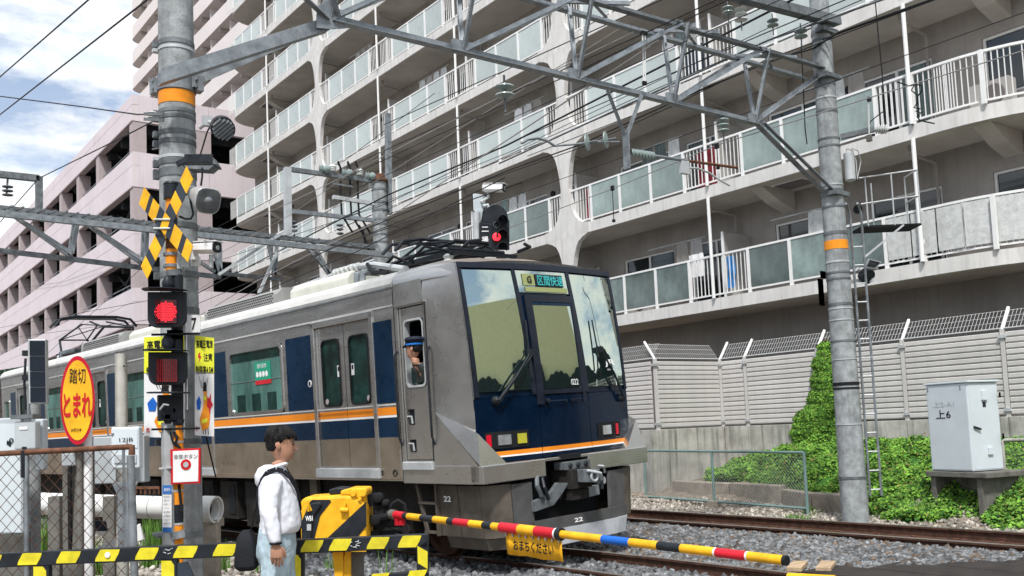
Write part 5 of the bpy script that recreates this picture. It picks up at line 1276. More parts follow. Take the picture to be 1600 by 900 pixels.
# platform with rails
pf_ = Thing('work_platform', RPp, 'small steel grating platform with thin guard rails beside the right-hand pole', 'platform')
zp = lz(352); o3 = RPp+R0*.45; ax, ay = R0*.95, FH*.5
mb = MB()
for i in range(9): mb.bar(o3+ay*(i/8)+Vector((0, 0, zp+.15-.0)), o3+ax+ay*(i/8)+Vector((0, 0, zp+.15)), .02, .03)
for i in range(12): mb.bar(o3+ax*(i/11)+Vector((0, 0, zp+.15)), o3+ax*(i/11)+ay+Vector((0, 0, zp+.15)), .02, .03)
pf_.part('grating', mb, m_blackm)
mb = MB(); zb = zp+.15
for s_, t_ in ((.1, 0), (.55, 0), (1, 0), (1, 1), (.4, 1)):
    p = o3+ax*s_+ay*t_; mb.tube([p+Vector((0, 0, zb)), p+Vector((0, 0, zb+.78+.12*s_))], .013, 6)
for h in (.42, .85):
    mb.tube([o3+ax*.0+Vector((0, 0, zb+h-.05)), o3+ax+Vector((0, 0, zb+h+.05)), o3+ax+ay+Vector((0, 0, zb+h+.05))], .013, 6)
mb.bar(o3+ax*.7+Vector((0, 0, zb)), o3+Vector((0, 0, zb-.5)), .03, .03); pf_.part('guard_rail', mb, m_steell)
# transformer-like canister, boxes and floodlight on the right pole
can = Thing('canister', at(1328, 262, X=13.7), 'pale grey cylindrical canister clamped high on the right-hand pole', 'canister')
c0 = at(1329, 283, X=13.62); c1 = at(1326, 238, X=13.62)
mb = MB(); L1 = (c1-c0).length; mb.lathe(c0, (0, 0, 1), [(0, .06), (.02, .085), (L1-.02, .085), (L1, .06)], 16); can.part('tank', mb, m_steell)
mb = MB()
for i, dx in enumerate((-.03, .05)): mb.tube([c1+R0*dx, c1+R0*dx+Vector((0, 0, .06)), c1+R0*(dx+.10)+Vector((0, 0, .02)), c1+R0*(dx+.14)+Vector((0, 0, -.15)), c1+R0*.11+Vector((0, 0, -.45))], .008, 5)
can.part('cable', mb, m_steell)
def flood(name, P, aim, r, label, hood=True, yoke=True):
    t = Thing(name, P, label, 'lamp'); aim = Vector(aim).normalized(); P = Vector(P)
    mb = MB(); mb.lathe(P, aim, [(-.13, .03), (-.12, r*.6), (-.02, r), (.10, r), (.10, r*.95), (.0, r*.93)], 20); t.part('housing', mb, m_black)
    mb = MB()
    for i in range(-3, 4):
        s_ = aim.orthogonal().normalized(); u_ = aim.cross(s_)
        mb.bar(P+aim*.10+u_*i*r*.27-s_*r*.9*math.cos(i*.35), P+aim*.10+u_*i*r*.27+s_*r*.9*math.cos(i*.35), .006, .03)
    t.part('grille', mb, m_steeld); mb = MB(); mb.lathe(P+aim*.02, aim, [(0, r*.9), (.01, r*.9)], 20); t.part('lens', mb, m_curtain); return t
fl = flood('floodlight', at(347, 199, D=9.35), (.35*R0-.8*FH+Vector((0, 0, -.45))), .115, 'round black floodlight with louvres sticking out to the right of the left pole')
mb = MB(); p = at(347, 197, D=9.4); mb.tube([p, at(325, 190, D=9.45), at(312, 200, D=9.5)], .02, 8); mb.box(at(318, 195, D=9.4)+Vector((0, 0, 0)), at(330, 184, D=9.5)); fl.part('bracket', mb, m_steell)
mb = MB(); mb.tube([at(333, 190, D=9.4), at(324, 205, D=9.4), at(318, 225, D=9.4), at(312, 245, D=9.4)], .008, 5); fl.part('cable', mb, m_blackm)
fr = Thing('floodlight', at(1353, 425, X=13.9), 'black floodlight with an open square flap beside the ladder of the right pole', 'lamp')
p = at(1352, 430, X=13.9); mb = MB(); mb.lathe(p, -FH*.7+R0*.3+Vector((0, 0, -.5)), [(-.08, .04), (-.05, .11), (.08, .13), (.08, .11)], 14); fr.part('housing', mb, m_black)
mb = MB(); q = [at(x, y, X=13.8) for x, y in ((1350, 418), (1357, 404), (1378, 409), (1368, 420))]; mb.prism(q, FH*.02); fr.part('flap', mb, m_steell); q2 = [at(x, y, X=13.795) for x, y in ((1354, 416), (1359, 406), (1375, 410), (1366, 418))]; mb = MB(); mb.prism(q2, -FH*.01); fr.part('flap_glass', mb, m_darkglass)
mb = MB(); mb.tube([p, at(1340, 420, X=13.8), at(1335, 425, X=13.7)], .03, 6); mb.bar(at(1330, 440, X=13.8), at(1366, 437, X=14.0), .03, .06); fr.part('bracket', mb, m_steell)
ph = Thing('equipment_box', at(1281, 460, X=13.2), 'dark narrow box with a clamp on the left side of the right-hand pole', 'box')
mb = MB(); mb.box(at(1276, 478, X=13.15), at(1286, 436, X=13.3)); ph.part('case', mb, m_steeld, bevel=.01); mb = MB(); mb.box(at(1273, 436, X=13.15), at(1290, 424, X=13.3)); ph.part('cap', mb, m_black, bevel=.01)
# ---- main gantry (three-chord truss)
gan = Thing('gantry', (8, 9.2, 6.2), 'galvanised lattice gantry spanning both tracks overhead between the two concrete poles', 'gantry')
YN, YFr, YB = 8.95, 9.42, 9.2; ZB, ZT = 6.22, 7.32
def gp_(name, a, b, w=.07, h=None, m=m_steel):
    mb = MB(); mb.bar(a, b, w, h); gan.part(name, mb, m)
def gL(name, a, b, w=.075, t=.008, m=m_steel, up=(0, 0, 1)):
    a, b = Vector(a), Vector(b); d = (b-a).normalized(); u = Vector(up); x = d.cross(u).normalized() if abs(d.dot(u)) < .99 else Vector((1, 0, 0)); y = x.cross(d)
    mb = MB(); mb.frame(a-x*w/2-y*w/2, x*w, y*t, b-a); mb.frame(a-x*w/2-y*(w/2-t), x*t, y*(w-t), b-a); gan.part(name, mb, m)
gL('bottom_chord', (4.62, YB, ZB), (11.85, YB, ZB), .11)
for y in (YN, YFr): gL('top_chord', (3.0, y+ (.2 if y > 9.3 else .35), ZT), (13.5, y, ZT), .10, .009, m_steeld if y == YN else m_steel)
nodes = [4.62, 6.35, 8.17, 9.99, 11.8]
for i, x in enumerate(nodes):
    for y in (YN, YFr):
        gL('web', (x, YB, ZB), (x+.12, y, ZT), .065)
        if i < 4: gL('web', (x+.02, YB, ZB), (nodes[i+1]+.05, y, ZT), .065)
    mb = MB(); mb.box((x-.14, YB-.02, ZB-.06), (x+.16, YB+.02, ZB+.10)); gan.part('gusset', mb, m_steel)
    for k in range(2): gL('lacing', (x-.1+k*.9, YN, ZT), (x+.8-k*.9+k*.0, YFr, ZT), .045)
mb = MB(); mb.bar(at(1110, -18, Y=8.8), at(1308, 34, Y=8.85), .16, .14); gan.part('top_beam', mb, m_steeld)
gL('brace', (11.85, YB, ZB), (13.35, 9.05, 5.22), .10); gL('brace', (11.95, YB-.06, ZB-.0), (13.3, 8.9, 5.25), .07); gL('web', (11.8, YB, ZB), (13.3, 9.0, 7.2), .07)
# wide strut to the left pole
pa, pb = at(252, 116, Y=9.35), at(516, 33, Y=9.2); mb = MB(); mb.frame(pa-Vector((0, 0, .09)), pb-pa, Vector((0, .02, 0)), Vector((0, 0, .15))); mb.frame(pa-Vector((0, -.02, .09)), pb-pa, (0, .12, 0), (0, 0, .018)); gan.part('strut', mb, m_steel)
pa2 = pa+Vector((.25, .3, -.06)); mb = MB(); mb.frame(pa2, pb-pa2+Vector((0, .1, -.05)), (0, .02, 0), (0, 0, .12)); gan.part('strut', mb, m_steel)
mb = MB(); mb.prism([at(x, y, Y=9.19) for x, y in ((505, 0), (524, 0), (524, 40), (548, 44), (516, 46), (494, 44), (494, 22))], (0, -.015, 0)); gan.part('gusset', mb, m_steel)
for a, b in (((476, -8), (514, 28)), ((520, -8), (530, 25))): gL('web', at(*a, Y=9.1), at(*b, Y=9.19), .07)
for k in (-1, 1):
    mb = MB(); c = Vector((LP.x, LP.y, 5.22)); z_ = zat(118, LP); mb.cbox(Vector((LP.x, LP.y, z_))+R0*k*.23, .07, .12, .16); 
    for dz in (-.04, .04): mb.lathe(Vector((LP.x, LP.y, z_+dz))+R0*k*.23-FH*.06, -FH, [(0, .018), (.02, .018)], 6, m_steeld)
    gan.part('clamp', mb, m_steel)
z_ = zat(118, LP); mb = MB(); band(mb, (LP.x, LP.y, z_), rl(z_), None, .16, .015); gan.part('clamp', mb, m_steel)
for pxy in ((1308, 35), (1308, 110), (1322, 300)):
    z_ = zr(pxy[1]); mb = MB(); mb.cbox((RPp.x-.02, RPp.y-.12, z_), .40, .16, .07); gan.part('clamp', mb, m_steeld)
# Y hanger with plate
ya, yb, yc, yd = at(951, 140, Y=9.15), at(1001, 148, Y=9.15), at(978, 210, Y=9.15), at(980, 264, Y=9.15)
gL('hanger_arm', ya, yc, .06); gL('hanger_arm', yb, yc, .06)
mb = MB(); mb.bar(yc+Vector((0, 0, .05)), yd, .11, .03)
for t in (.15, .4, .65, .9): mb.lathe(yc.lerp(yd, t)+Vector((0, -.02, 0)), (0, -1, 0), [(0, .016), (.01, .016)], 8, m_black)
gan.part('hanger_plate', mb, m_steel)
# ---- insulators
INS = MB(); INS.lathe((0, 0, 0), (0, 0, -1), [(0, .02), (.03, .03), (.04, .10), (.055, .125), (.065, .05), (.08, .035), (.12, .03), (.13, .10), (.145, .125), (.155, .05), (.18, .03), (.20, .02)], 16)
ins_me = INS.mesh('insulator', m_insulg)
ins_lab = {}
def insul(P, label, n=2, sc=1, aim=None):
    t = Thing('insulator', P, label, 'insulator', 'disc insulators on the overhead line')
    mb = MB(); P = Vector(P); ax = Vector(aim or (0, 0, -1)).normalized()
    mb.tube([P-ax*.1*sc, P+ax*(.09*n+.12)*sc], .012*sc, 6, m_steeld)
    for i in range(n): mb.lathe(P+ax*.09*i*sc, ax, [(0, .02*sc), (.01*sc, .045*sc), (.02*sc, .10*sc), (.035*sc, .105*sc), (.04*sc, .06*sc), (.06*sc, .03*sc)], 16, m_insulg if not label.startswith('white') else m_insul)
    t.part('discs', mb); return t
insul(at(788, 132, Y=9.3), 'pair of grey disc insulators hanging below the gantry left of centre', 2, 1.2)
insul(at(1129, 185, Y=9.2), 'string of dark disc insulators under the gantry bottom chord', 3, .9)
insul(at(1207, 30, Y=9.0), 'insulator string hanging left of the top of the right pole', 2, .85)
insul(at(1251, 46, Y=9.0), 'larger disc pair hanging right beside the top of the right pole', 2, 1)
insul(at(1137, 10, Y=9.1), 'dark disc insulator at the upper gantry edge', 2, .8)
insul(at(1157, 12, Y=8.9), 'white ribbed post insulator at the upper gantry edge', 3, .9)
insul(at(921, 222, Y=9.2), 'left of two upright ring insulators beside the Y-shaped hanger', 1, 1.1, (-.5, .8, 0))
insul(at(950, 218, Y=9.2), 'right of two upright ring insulators beside the Y-shaped hanger', 1, 1.1, (-.5, .8, 0))
# registration arm under the hanger
arm = Thing('registration_arm', at(988, 239, Y=9.2), 'ribbed insulator and rusty tube arm reaching right from the hanger plate', 'arm')
a, b, c, d = at(985, 238, Y=9.2), at(1024, 244, Y=9.2), at(1072, 251, Y=9.2), at(1152, 262, Y=9.2)
mb = MB(); dr_ = (b-a).normalized(); Lb = (b-a).length
pr_ = [(0, .02)]
for i in range(7): pr_ += [(.03+i*(Lb-.05)/7, .03), (.04+i*(Lb-.05)/7, .055), (.055+i*(Lb-.05)/7, .055), (.065+i*(Lb-.05)/7, .03)]
mb.lathe(a, dr_, pr_+[(Lb, .02)], 14); arm.part('insulator', mb, m_insulg)
mb = MB(); mb.tube([b, c], .024, 8, m_steel); mb.tube([c, d], .022, 8, m_rust); arm.part('tube', mb)
mb = MB(); mb.box(at(1066, 270, Y=9.18), at(1072, 252, Y=9.24)); mb.tube([at(x, y, Y=9.2) for x, y in ((1072, 262), (1090, 263), (1108, 270), (1124, 281), (1140, 290))], .015, 7); arm.part('hook', mb, m_steell)
mb = MB(); mb.bar(at(980, 236, Y=9.2), a, .06, .06); arm.part('clamp', mb, m_blackm)
ar2 = Thing('registration_arm', at(862, 212, Y=9.3), 'thin curved tube arm left of the ring insulators', 'arm')
mb = MB(); mb.tube([at(x, y, Y=9.3) for x, y in ((815, 224), (825, 218), (840, 216), (855, 220), (866, 228))], .018, 7); mb.tube([at(866, 228, Y=9.3), at(905, 225, Y=9.25), at(921, 222, Y=9.2), at(968, 222, Y=9.2)], .014, 6); ar2.part('tube', mb, m_steel)
for (px_, py_, l_, h_) in ((1006, 52, 'pair of white strain rods hanging from the gantry centre', 76),):
    t = Thing('strain_rod', at(px_, py_, Y=9.1), l_, 'rod'); mb = MB()
    for k in (-1, 1): mb.tube([at(px_+k*2, py_, Y=9.1), at(px_+k*1.5+1, py_+h_, Y=9.1)], .011, 6)
    t.part('rods', mb, m_insul); mb = MB(); a = at(px_+1, py_+h_+2, Y=9.1); mb.cbox(a, .06, .04, .05); mb.cbox(at(px_, py_, Y=9.1), .10, .05, .05); t.part('clamp', mb, m_blackm)
# post insulators and arm on the right pole
rb = Thing('cross_arm', at(1315, 215, X=13.5), 'grey arm with a ribbed white insulator at its right end on the right-hand pole', 'arm')
a, b = at(1314, 214, X=13.5), at(1366, 202, X=13.7); mb = MB(); mb.bar(a, b, .08, .08); rb.part('arm', mb, m_steeld)
c = at(1388, 202, X=13.8); dd = (c-b).normalized(); Lc = (c-b).length; mb = MB(); pr_ = [(0, .03)]
for i in range(5): pr_ += [(.02+i*Lc/6, .04), (.03+i*Lc/6, .075), (.045+i*Lc/6, .075), (.05+i*Lc/6, .04)]
mb.lathe(b, dd, pr_+[(Lc, .03)], 14); rb.part('insulator', mb, m_insul)
mb = MB(); mb.tube([at(1358, 222, X=13.6), at(1358, 208, X=13.6), at(1357, 160, X=13.6)], .014, 6, m_insul); mb.cbox(at(1358, 155, X=13.6), .05, .05, .07, m_black); mb.cbox(at(1358, 216, X=13.6), .07, .07, .10, m_conc_dark); rb.part('post', mb)
lo_ = Thing('loop_cable', at(1430, 140, X=13.8), 'black looped cable coil hanging on the wire right of the right-hand pole', 'cable')
mb = MB(); mb.tube([at(x, y, X=13.8) for x, y in ((1402, 128), (1420, 134), (1432, 132), (1441, 134), (1440, 143), (1434, 150), (1434, 160), (1428, 168), (1438, 170), (1431, 174), (1440, 176), (1433, 182), (1437, 188), (1450, 191), (1460, 193))], .012, 6); mb.tube([at(x, y, X=13.8) for x, y in ((1428, 134), (1424, 141), (1432, 148))], .010, 6)
lo_.part('cable', mb, m_blackm)
hw = Thing('hanging_cable', at(1375, 100, X=13.8), 'thin black cable hanging down beside the right-hand pole', 'cable')
mb = MB(); mb.tube([at(x, y, X=13.8) for x, y in ((1367, -5), (1372, 50), (1378, 110), (1382, 170), (1384, 193))], .010, 5); mb.tube([at(x, y, X=13.8) for x, y in ((1382, 173), (1372, 180), (1360, 190), (1357, 200))], .009, 5); mb.tube([at(x, y, X=13.4) for x, y in ((1252, 68), (1255, 130), (1258, 200), (1261, 225))], .010, 5); hw.part('cable', mb, m_blackm)
# ---- lower gantry far behind
YG = 24.4
def g2(x, y): return at(x, y, Y=YG)
gb = Thing('gantry', g2(250, 360), 'darker lattice gantry crossing behind the left pole toward the building', 'gantry')
def bseg(t, name, a, b, w, m=m_steeld, dy=0): 
    mb = MB(); mb.bar(g2(*a)+Vector((0, dy, 0)), g2(*b)+Vector((0, dy, 0)), w, w); t.part(name, mb, m)
bseg(gb, 'top_chord', (-30, 322), (600, 388), .12); bseg(gb, 'top_chord', (-30, 338), (600, 404), .14, m_steel, -.5); bseg(gb, 'bottom_chord', (-30, 388), (345, 433), .11)
mb = MB()
for i in range(34):
    a = g2(6+i*17, 327+i*17*.105); mb.bar(a, a+Vector((.1, -.5, -.02)), .04)
gb.part('lacing', mb, m_steeld, kind='stuff')
for tx_, bx_ in ((5, 108), (118, 222), (118, 108), (225, 222)):
    for d_ in (0, -.5):
        bseg(gb, 'web', (tx_, 325+.105*tx_+(8 if d_ else 0)), (bx_, 391+.115*bx_-4), .085, m_steel, d_*.6)
for tx_, bx_ in ((335, 345), (425, 430), (478, 516)):
    for k in (-8, 8): bseg(gb, 'web', (tx_+k, 365+.06*(tx_-335)), (bx_, 430), .08, m_steel)
bseg(gb, 'bottom_chord', (345, 427), (440, 437), .09); bseg(gb, 'brace', (430, 392), (400, 460), .07, m_steell, -.2); bseg(gb, 'brace', (335, 432), (445, 360), .07, m_steell, -.3); bseg(gb, 'brace', (310, 408), (336, 425), .08)
mb = MB(); a = g2(60, 395)
for i in range(12): mb.cbox(g2(132+i*8, 407+i*1), .05, .05, .09)
gb.part('bolt_row', mb, m_black, kind='stuff')
# pole with bracket frame at the end of the lower gantry
P2 = at(600, 390, Y=YG); fp = Thing('catenary_pole', (P2.x, P2.y, -.15), 'shorter concrete pole with a domed cap and bracket frame behind the train roof', 'pole')
zt_ = at(596, 283, Y=YG).z; mb = MB(); mb.lathe((P2.x-.1, P2.y, -.15), (0, 0, 1), [(0, .26), (zt_, .215), (zt_+.12, .215)], 20); fp.part('shaft', mb, m_conc)
mb = MB(); mb.lathe((P2.x-.1, P2.y, zt_-.06), (0, 0, 1), [(0, .22), (.02, .27), (.08, .27), (.12, .19), (.24, .17), (.28, .05)], 18); fp.part('cap', mb, m_rust)
for py in (298, 318, 330, 345, 352, 368, 380): 
    z_ = at(598, py, Y=YG).z; mb = MB(); band(mb, (P2.x-.1, P2.y, z_), .222, None, .06); fp.part('clamp_band', mb, m_steeld)
bf = Thing('bracket_frame', g2(500, 300), 'steel bracket frame with bell insulators left of the domed pole', 'frame')
for nm, a, b, w_, m in (('post', (449, 262), (450, 370), .17, m_steell), ('beam', (449, 264), (590, 284), .12, m_steeld), ('beam', (453, 330), (590, 345), .11, m_steel), ('beam', (520, 308), (588, 319), .11, m_steell), ('beam', (520, 287), (552, 292), .06, m_steeld), ('post', (606, 178), (608, 335), .15, m_steel)):
    mb = MB(); mb.bar(g2(*a), g2(*b), w_, w_); bf.part(nm, mb, m)
for x, y in ((503, 265), (539, 271), (575, 276)):
    mb = MB(); p = g2(x, y); mb.lathe(p-R0*.08, R0, [(0, .06), (.03, .15), (.07, .09), (.1, .15), (.14, .08), (.2, .13), (.28, .1), (.32, .03)], 14, m_insulg); bf.part('bell_insulator', mb)
for x, y in ((520, 269), (562, 275)):
    mb = MB(); p = g2(x, y); mb.lathe(p, (0, 0, 1), [(0, .08), (.03, .12), (.06, .08), (.09, .12), (.12, .08), (.15, .12), (.2, .08)], 14, m_insul); bf.part('post_insulator', mb)
for x in (532, 547, 559):
    mb = MB(); mb.tube([g2(x-3, 258), g2(x-4, 252), g2(x, 262), g2(x, 300), g2(x+2, 335), g2(x+12, 352), g2(x+20, 365)], .03, 6); bf.part('cable', mb, m_blackm)
for x, y in ((531, 350), (459, 345)): 
    mb = MB(); p = g2(x, y)
    for i in range(3): mb.lathe(p-Vector((0, 0, i*.12)), (0, 0, -1), [(0, .02), (.02, .1), (.05, .1), (.08, .03)], 10)
    bf.part('insulator', mb, m_steeld)
mb = MB(); mb.tube([g2(x, y) for x, y in ((560, 352), (567, 362), (572, 380), (578, 395))], .04, 6); bf.part('cable', mb, m_blackm)
# small portal at the far left
sp = Thing('portal_frame', at(62, 300, Y=40), 'thin steel portal frame against the sky at the far left edge', 'frame')
mb = MB(); mb.bar(at(-15, 271, Y=40), at(61, 279, Y=40), .24, .24); sp.part('beam', mb, m_steeld)
mb = MB(); mb.bar(at(61, 276, Y=40), at(61, 330, Y=40), .24, .24); sp.part('post', mb, m_steeld)
mb = MB(); p = at(12, 280, Y=40); mb.tube([p, at(10, 305, Y=40)], .04, 6)
for i in range(3): mb.lathe(p-Vector((0, 0, .25+i*.16)), (0, 0, -1), [(0, .02), (.03, .2), (.06, .2), (.1, .03)], 10)
sp.part('insulator', mb, m_steeld)
# ================================================================== wires
def wire(pts, X, r=.012, m=m_wire, label=None, sag=0, group='overhead wires', ext=True):
    P = [at(x, y, X=X) for x, y in pts]
    if ext:
        P = [P[0]+(P[0]-P[1]).normalized()*6]+P+[P[-1]+(P[-1]-P[-2]).normalized()*3]
    mb = MB(); Q = []
    for a, b in zip(P[:-1], P[1:]):
        n_ = 6
        for i in range(n_): 
            t = i/n_; Q.append(a.lerp(b, t)-Vector((0, 0, sag*4*t*(1-t))))
    Q.append(P[-1]); mb.tube(Q, r, 5, None, cap=False); o = solo('overhead_wire', mb, m, P[0], label, 'wire', group); return o
wire([(400, 411), (605, 305), (790, 228), (1200, 19)], 12.2, .020, m_wire, 'thick black feeder wire sweeping across the middle of the balconies')
wire([(452, 370), (605, 318), (800, 222), (1200, 50), (1320, 0)], 12.6, .010, m_wire, 'thin dark wire just under the thick black feeder wire')
wire([(1080, 118), (1200, 63), (1377, 0)], 13.0, .020, m_steeld, 'steel tube-like wire passing in front of the top of the right pole')
wire([(470, 405), (512, 383), (600, 346), (800, 264), (907, 226), (1050, 160), (1200, 97), (1270, 76), (1310, 51), (1445, 3)], 13.25, .016, m_wire, 'black cable drooping from the right pole down to the far gantry')
wire([(800, 268), (907, 231), (1050, 166), (1200, 92), (1380, 28)], 13.3, .010, m_wire, 'thinner cable bundled with the drooping black cable')
wire([(800, 145), (895, 102), (1005, 53), (1110, 4)], 9.4, .009, m_wire, 'upper of two parallel thin wires left of the strain rods')
wire([(800, 158), (900, 112), (1010, 60), (1120, 8)], 9.7, .009, m_wire, 'lower of two parallel thin wires left of the strain rods')
wire([(800, 185), (900, 140), (1000, 96)], 9.0, .006, m_wire, 'faint thin wire below the parallel pair', ext=True)
wire([(640, 448), (800, 354), (957, 295), (1060, 252), (1125, 225), (1200, 202), (1400, 140), (1610, 76)], 12.15, .009, m_wirel, 'contact wire of the far track crossing the balconies and the right pole')
wire([(100, 598), (300, 500), (400, 440), (510, 384), (620, 332), (800, 214)], 8.6, .010, m_wirel, 'pale contact wire above the train roof')
wire([(150, 590), (330, 492), (410, 447), (520, 386), (640, 345)], 7.9, .009, m_wire, 'dark wire running just under the pale contact wire')
wire([(400, 340), (450, 318), (545, 272), (700, 192), (790, 148)], 9.2, .009, m_wirel, 'pale wire rising to the pair of disc insulators')
wire([(400, 365), (455, 335), (520, 290)], 9.2, .007, m_wirel, 'short pale wire by the bracket frame post')
wire([(0, 455), (100, 440), (240, 388), (330, 360), (540, 250), (600, 205)], 14.5, .010, m_wire, 'thin wire passing behind the left pole toward the balconies')
wire([(0, 120), (140, -2)], 2.0, .008, m_wire, 'upper left wire slanting across the clouds')
wire([(0, 179), (232, -2)], 2.4, .009, m_wire, 'lower of the two parallel wires slanting across the clouds')
wire([(0, 347), (60, 279), (170, 225)], 6.0, .016, m_wire, 'wire rising from the left edge past the portal frame', ext=False)
wire([(170, 225), (190, 215), (250, 184)], 6.0, .016, m_wire, 'end of the portal wire at the left pole', ext=False)
w_ = MB(); w_.tube([at(-20, 148, D=14), at(60, 158, D=13), at(130, 167, D=12), at(215, 179, D=10), at(255, 178, D=9.6)], .008, 5); solo('overhead_wire', w_, m_wire, at(130, 167, D=12), 'nearly level wire tied to the white insulator left of the pole', 'wire', 'overhead wires')
for i, (pts, X, r_, m) in enumerate((([(400, 398), (560, 300), (800, 150)], 10.5, .008, m_wirel), ([(420, 452), (560, 392), (640, 352)], 9, .010, m_wire), ([(820, 300), (1040, 222), (1300, 128)], 13.2, .007, m_wire), ([(800, 240), (1000, 150), (1300, 20)], 12.9, .008, m_wire), ([(900, 60), (1100, -30)], 9.5, .009, m_wire), ([(1150, 118), (1300, 60), (1460, 0)], 13.1, .009, m_wire), ([(320, 470), (420, 428), (560, 372)], 10, .010, m_wire), ([(640, 300), (800, 236), (1000, 140)], 12.4, .007, m_wire))):
    wire(pts, X, r_, m, ['faint pale wire crossing the upper balconies left of centre', 'dark wire rising from the train roof behind the signal', 'thin wire just below the rod arm on the right', 'thin wire running close under the thick feeder', 'short wire crossing the top of the gantry', 'wire crossing above the right pole top', 'dark wire over the roof air units', 'fine wire midway across the balconies'][i])
for i, (a, b) in enumerate((((0, 512), (230, 470)), ((0, 530), (230, 500)), ((0, 620), (220, 420)), ((0, 700), (110, 560)))):
    wire([a, b], 9+i, .010, m_wire, ['thin wire in front of the garage just above the raised pantograph', 'thin wire level with the raised pantograph', 'slanting thin wire crossing the raised pantograph', 'short slanting wire at the lower left of the garage'][i])
for i, (px_, y0_, y1_) in enumerate(((957, 294, 345), (1120, 228, 262), (605, 318, 330), (458, 322, 368))):
    mb = MB(); mb.tube([at(px_, y0_, X=12.15), at(px_+2, y1_, X=12.15)], .008, 5); mb.cbox(at(px_, y0_, X=12.15), .04, .07, .09); mb.cbox(at(px_+2, y1_, X=12.15), .04, .05, .05)
    solo('dropper', mb, m_blackm, at(px_, y0_, X=12.15), ['thin dropper with black clips on the far contact wire by the hourglass pillar', 'thin dropper near the rusty tube arm', 'tiny dropper beside the domed pole', 'pair of strain clips at the bracket frame post'][i], 'dropper')
iw = Thing('insulator', at(239, 180, D=9.7), 'white spool insulator where the level wire meets the left pole', 'insulator')
mb = MB(); a = at(232, 181, D=9.7)
mb.lathe(at(239, 186, D=9.7), (0, 0, 1), [(0, .03), (.01, .05), (.025, .03), (.035, .05), (.05, .03), (.06, .05), (.075, .03)], 12, m_insul); mb.bar(at(225, 178, D=9.7), at(256, 178, D=9.6), .012, .03, m_steeld); mb.bar(at(225, 186, D=9.7), at(256, 188, D=9.6), .012, .03, m_steeld); iw.part('spool', mb)
# ================================================================== things on the left pole
def plate(t, name, pl, pts, th, m, off=0, bevel=0, parent=None):
    mb = MB(); mb.prism([pl(x, y, off) for x, y in pts], pl.n*-th); return t.part(name, mb, m, bevel=bevel, parent=parent)
# LED work light facing down
P_ = Plane(310, 250, 9.35, 0); le = Thing('work_light', P_(310, 250), 'dark finned flat work light pointing down on the left pole above the crossbuck', 'lamp')
a = P_(281, 258); mb = MB(); R_ = R0*.34+FH*.0; 
top = [P_(292, 239), P_(330, 243), P_(338, 257), P_(281, 257)]
mb.prism(top, -P_.n*.20); le.part('body', mb, m_steeld, bevel=.01)
mb = MB()
for i in range(13):
    x = 291+i*3.3; mb.bar(P_(x-2.5, 254, .012), P_(x, 241, .012), .008, .03)
le.part('fin', mb, m_black, kind='stuff'); mb = MB(); mb.prism([P_(286, 258), P_(334, 258), P_(326, 265), P_(292, 263)], -P_.n*.16); le.part('lens_tray', mb, m_steeld); mb = MB(); mb.bar(P_(276, 257), P_(290, 250), .03, .05); mb.tube([P_(316, 262), P_(316, 275), P_(314, 290)], .010, 6); le.part('bracket', mb, m_black)
# loudspeaker
hn = Thing('loudspeaker', at(320, 313, D=9.15), 'grey square-mouthed horn loudspeaker pointing right on the left pole', 'loudspeaker')
A_ = at(298, 299, D=9.35); B_ = at(325, 314, D=9.05); dd = (B_-A_).normalized(); x_ = dd.cross(Vector((0, 0, 1))).normalized(); y_ = x_.cross(dd)
def sq(c, w, n=20, p=4): 
    out = []
    for i in range(n):
        a = 2*math.pi*i/n; cc, ss = math.cos(a), math.sin(a); r_ = w/((abs(cc)**p+abs(ss)**p)**(1/p)); out.append(c+x_*cc*r_+y_*ss*r_)
    return out
mb = MB(); Lh = (B_-A_).length; mb.loft([sq(A_, .03, p=2), sq(A_+dd*.02, .055, p=2), sq(A_+dd*.10, .065, p=2.3), sq(A_+dd*(Lh-.02), .115, p=3), sq(B_, .125, p=3.4), sq(B_+dd*.008, .122, p=3.4)], m_steell); hn.part('horn', mb)
mb = MB(); mb.loft([sq(B_+dd*.010, .115, p=3.4), sq(B_+dd*.011, .11, p=3.4)], m_steeld); hn.part('mouth', mb, None)
mb = MB(); mb.lathe(B_+dd*.010, dd, [(0, .045), (.02, .025), (.03, .01)], 12, m_steel); hn.part('centre_cone', mb)
mb = MB(); mb.tube([at(x, y, D=9.35) for x, y in ((296, 305), (300, 325), (302, 335), (298, 342), (290, 342), (280, 338))], .011, 6); mb.bar(at(296, 302, D=9.3), at(290, 300, D=9.45), .05, .05); hn.part('cable', mb, m_black)
# CCTV cameras
def cctv(P, dr_, label, L=.32, mount=None, sc=1):
    t = Thing('security_camera', P, label, 'camera'); P = Vector(P); d = Vector(dr_).normalized(); x = d.cross(Vector((0, 0, 1))).normalized(); y = x.cross(d)
    mb = MB(); w_, h_ = .055*sc, .05*sc
    sec = lambda k, s_: [P+d*k+x*a*w_*s_+y*b*h_*s_ for a, b in ((-1, -.5), (-.6, -1), (.6, -1), (1, -.5), (1, .6), (.7, 1), (-.7, 1), (-1, .6))]
    mb.loft([sec(0, .8), sec(.02, 1), sec(L-.01, 1.05), sec(L, 1.0)], smooth=False); t.part('housing', mb, m_white, bevel=.004)
    mb = MB(); mb.loft([sec(L+.001, .92), sec(L+.02, .96)], smooth=False); mb.lathe(P+d*(L+.02), d, [(0, .025*sc), (.005, .022*sc)], 12, m_lampg); t.part('lens_face', mb, m_black)
    mb = MB(); mb.frame(P+y*h_*1.05-x*w_*1.1+d*.02, x*w_*2.2, y*.008, d*(L+.03)); t.part('sunshield', mb, m_white)
    return t
c1_ = cctv(at(305, 388, D=9.3), R0*1-FH*.45+Vector((0, 0, -.10)), 'white box security camera on the left pole beside the crossbuck', .26)
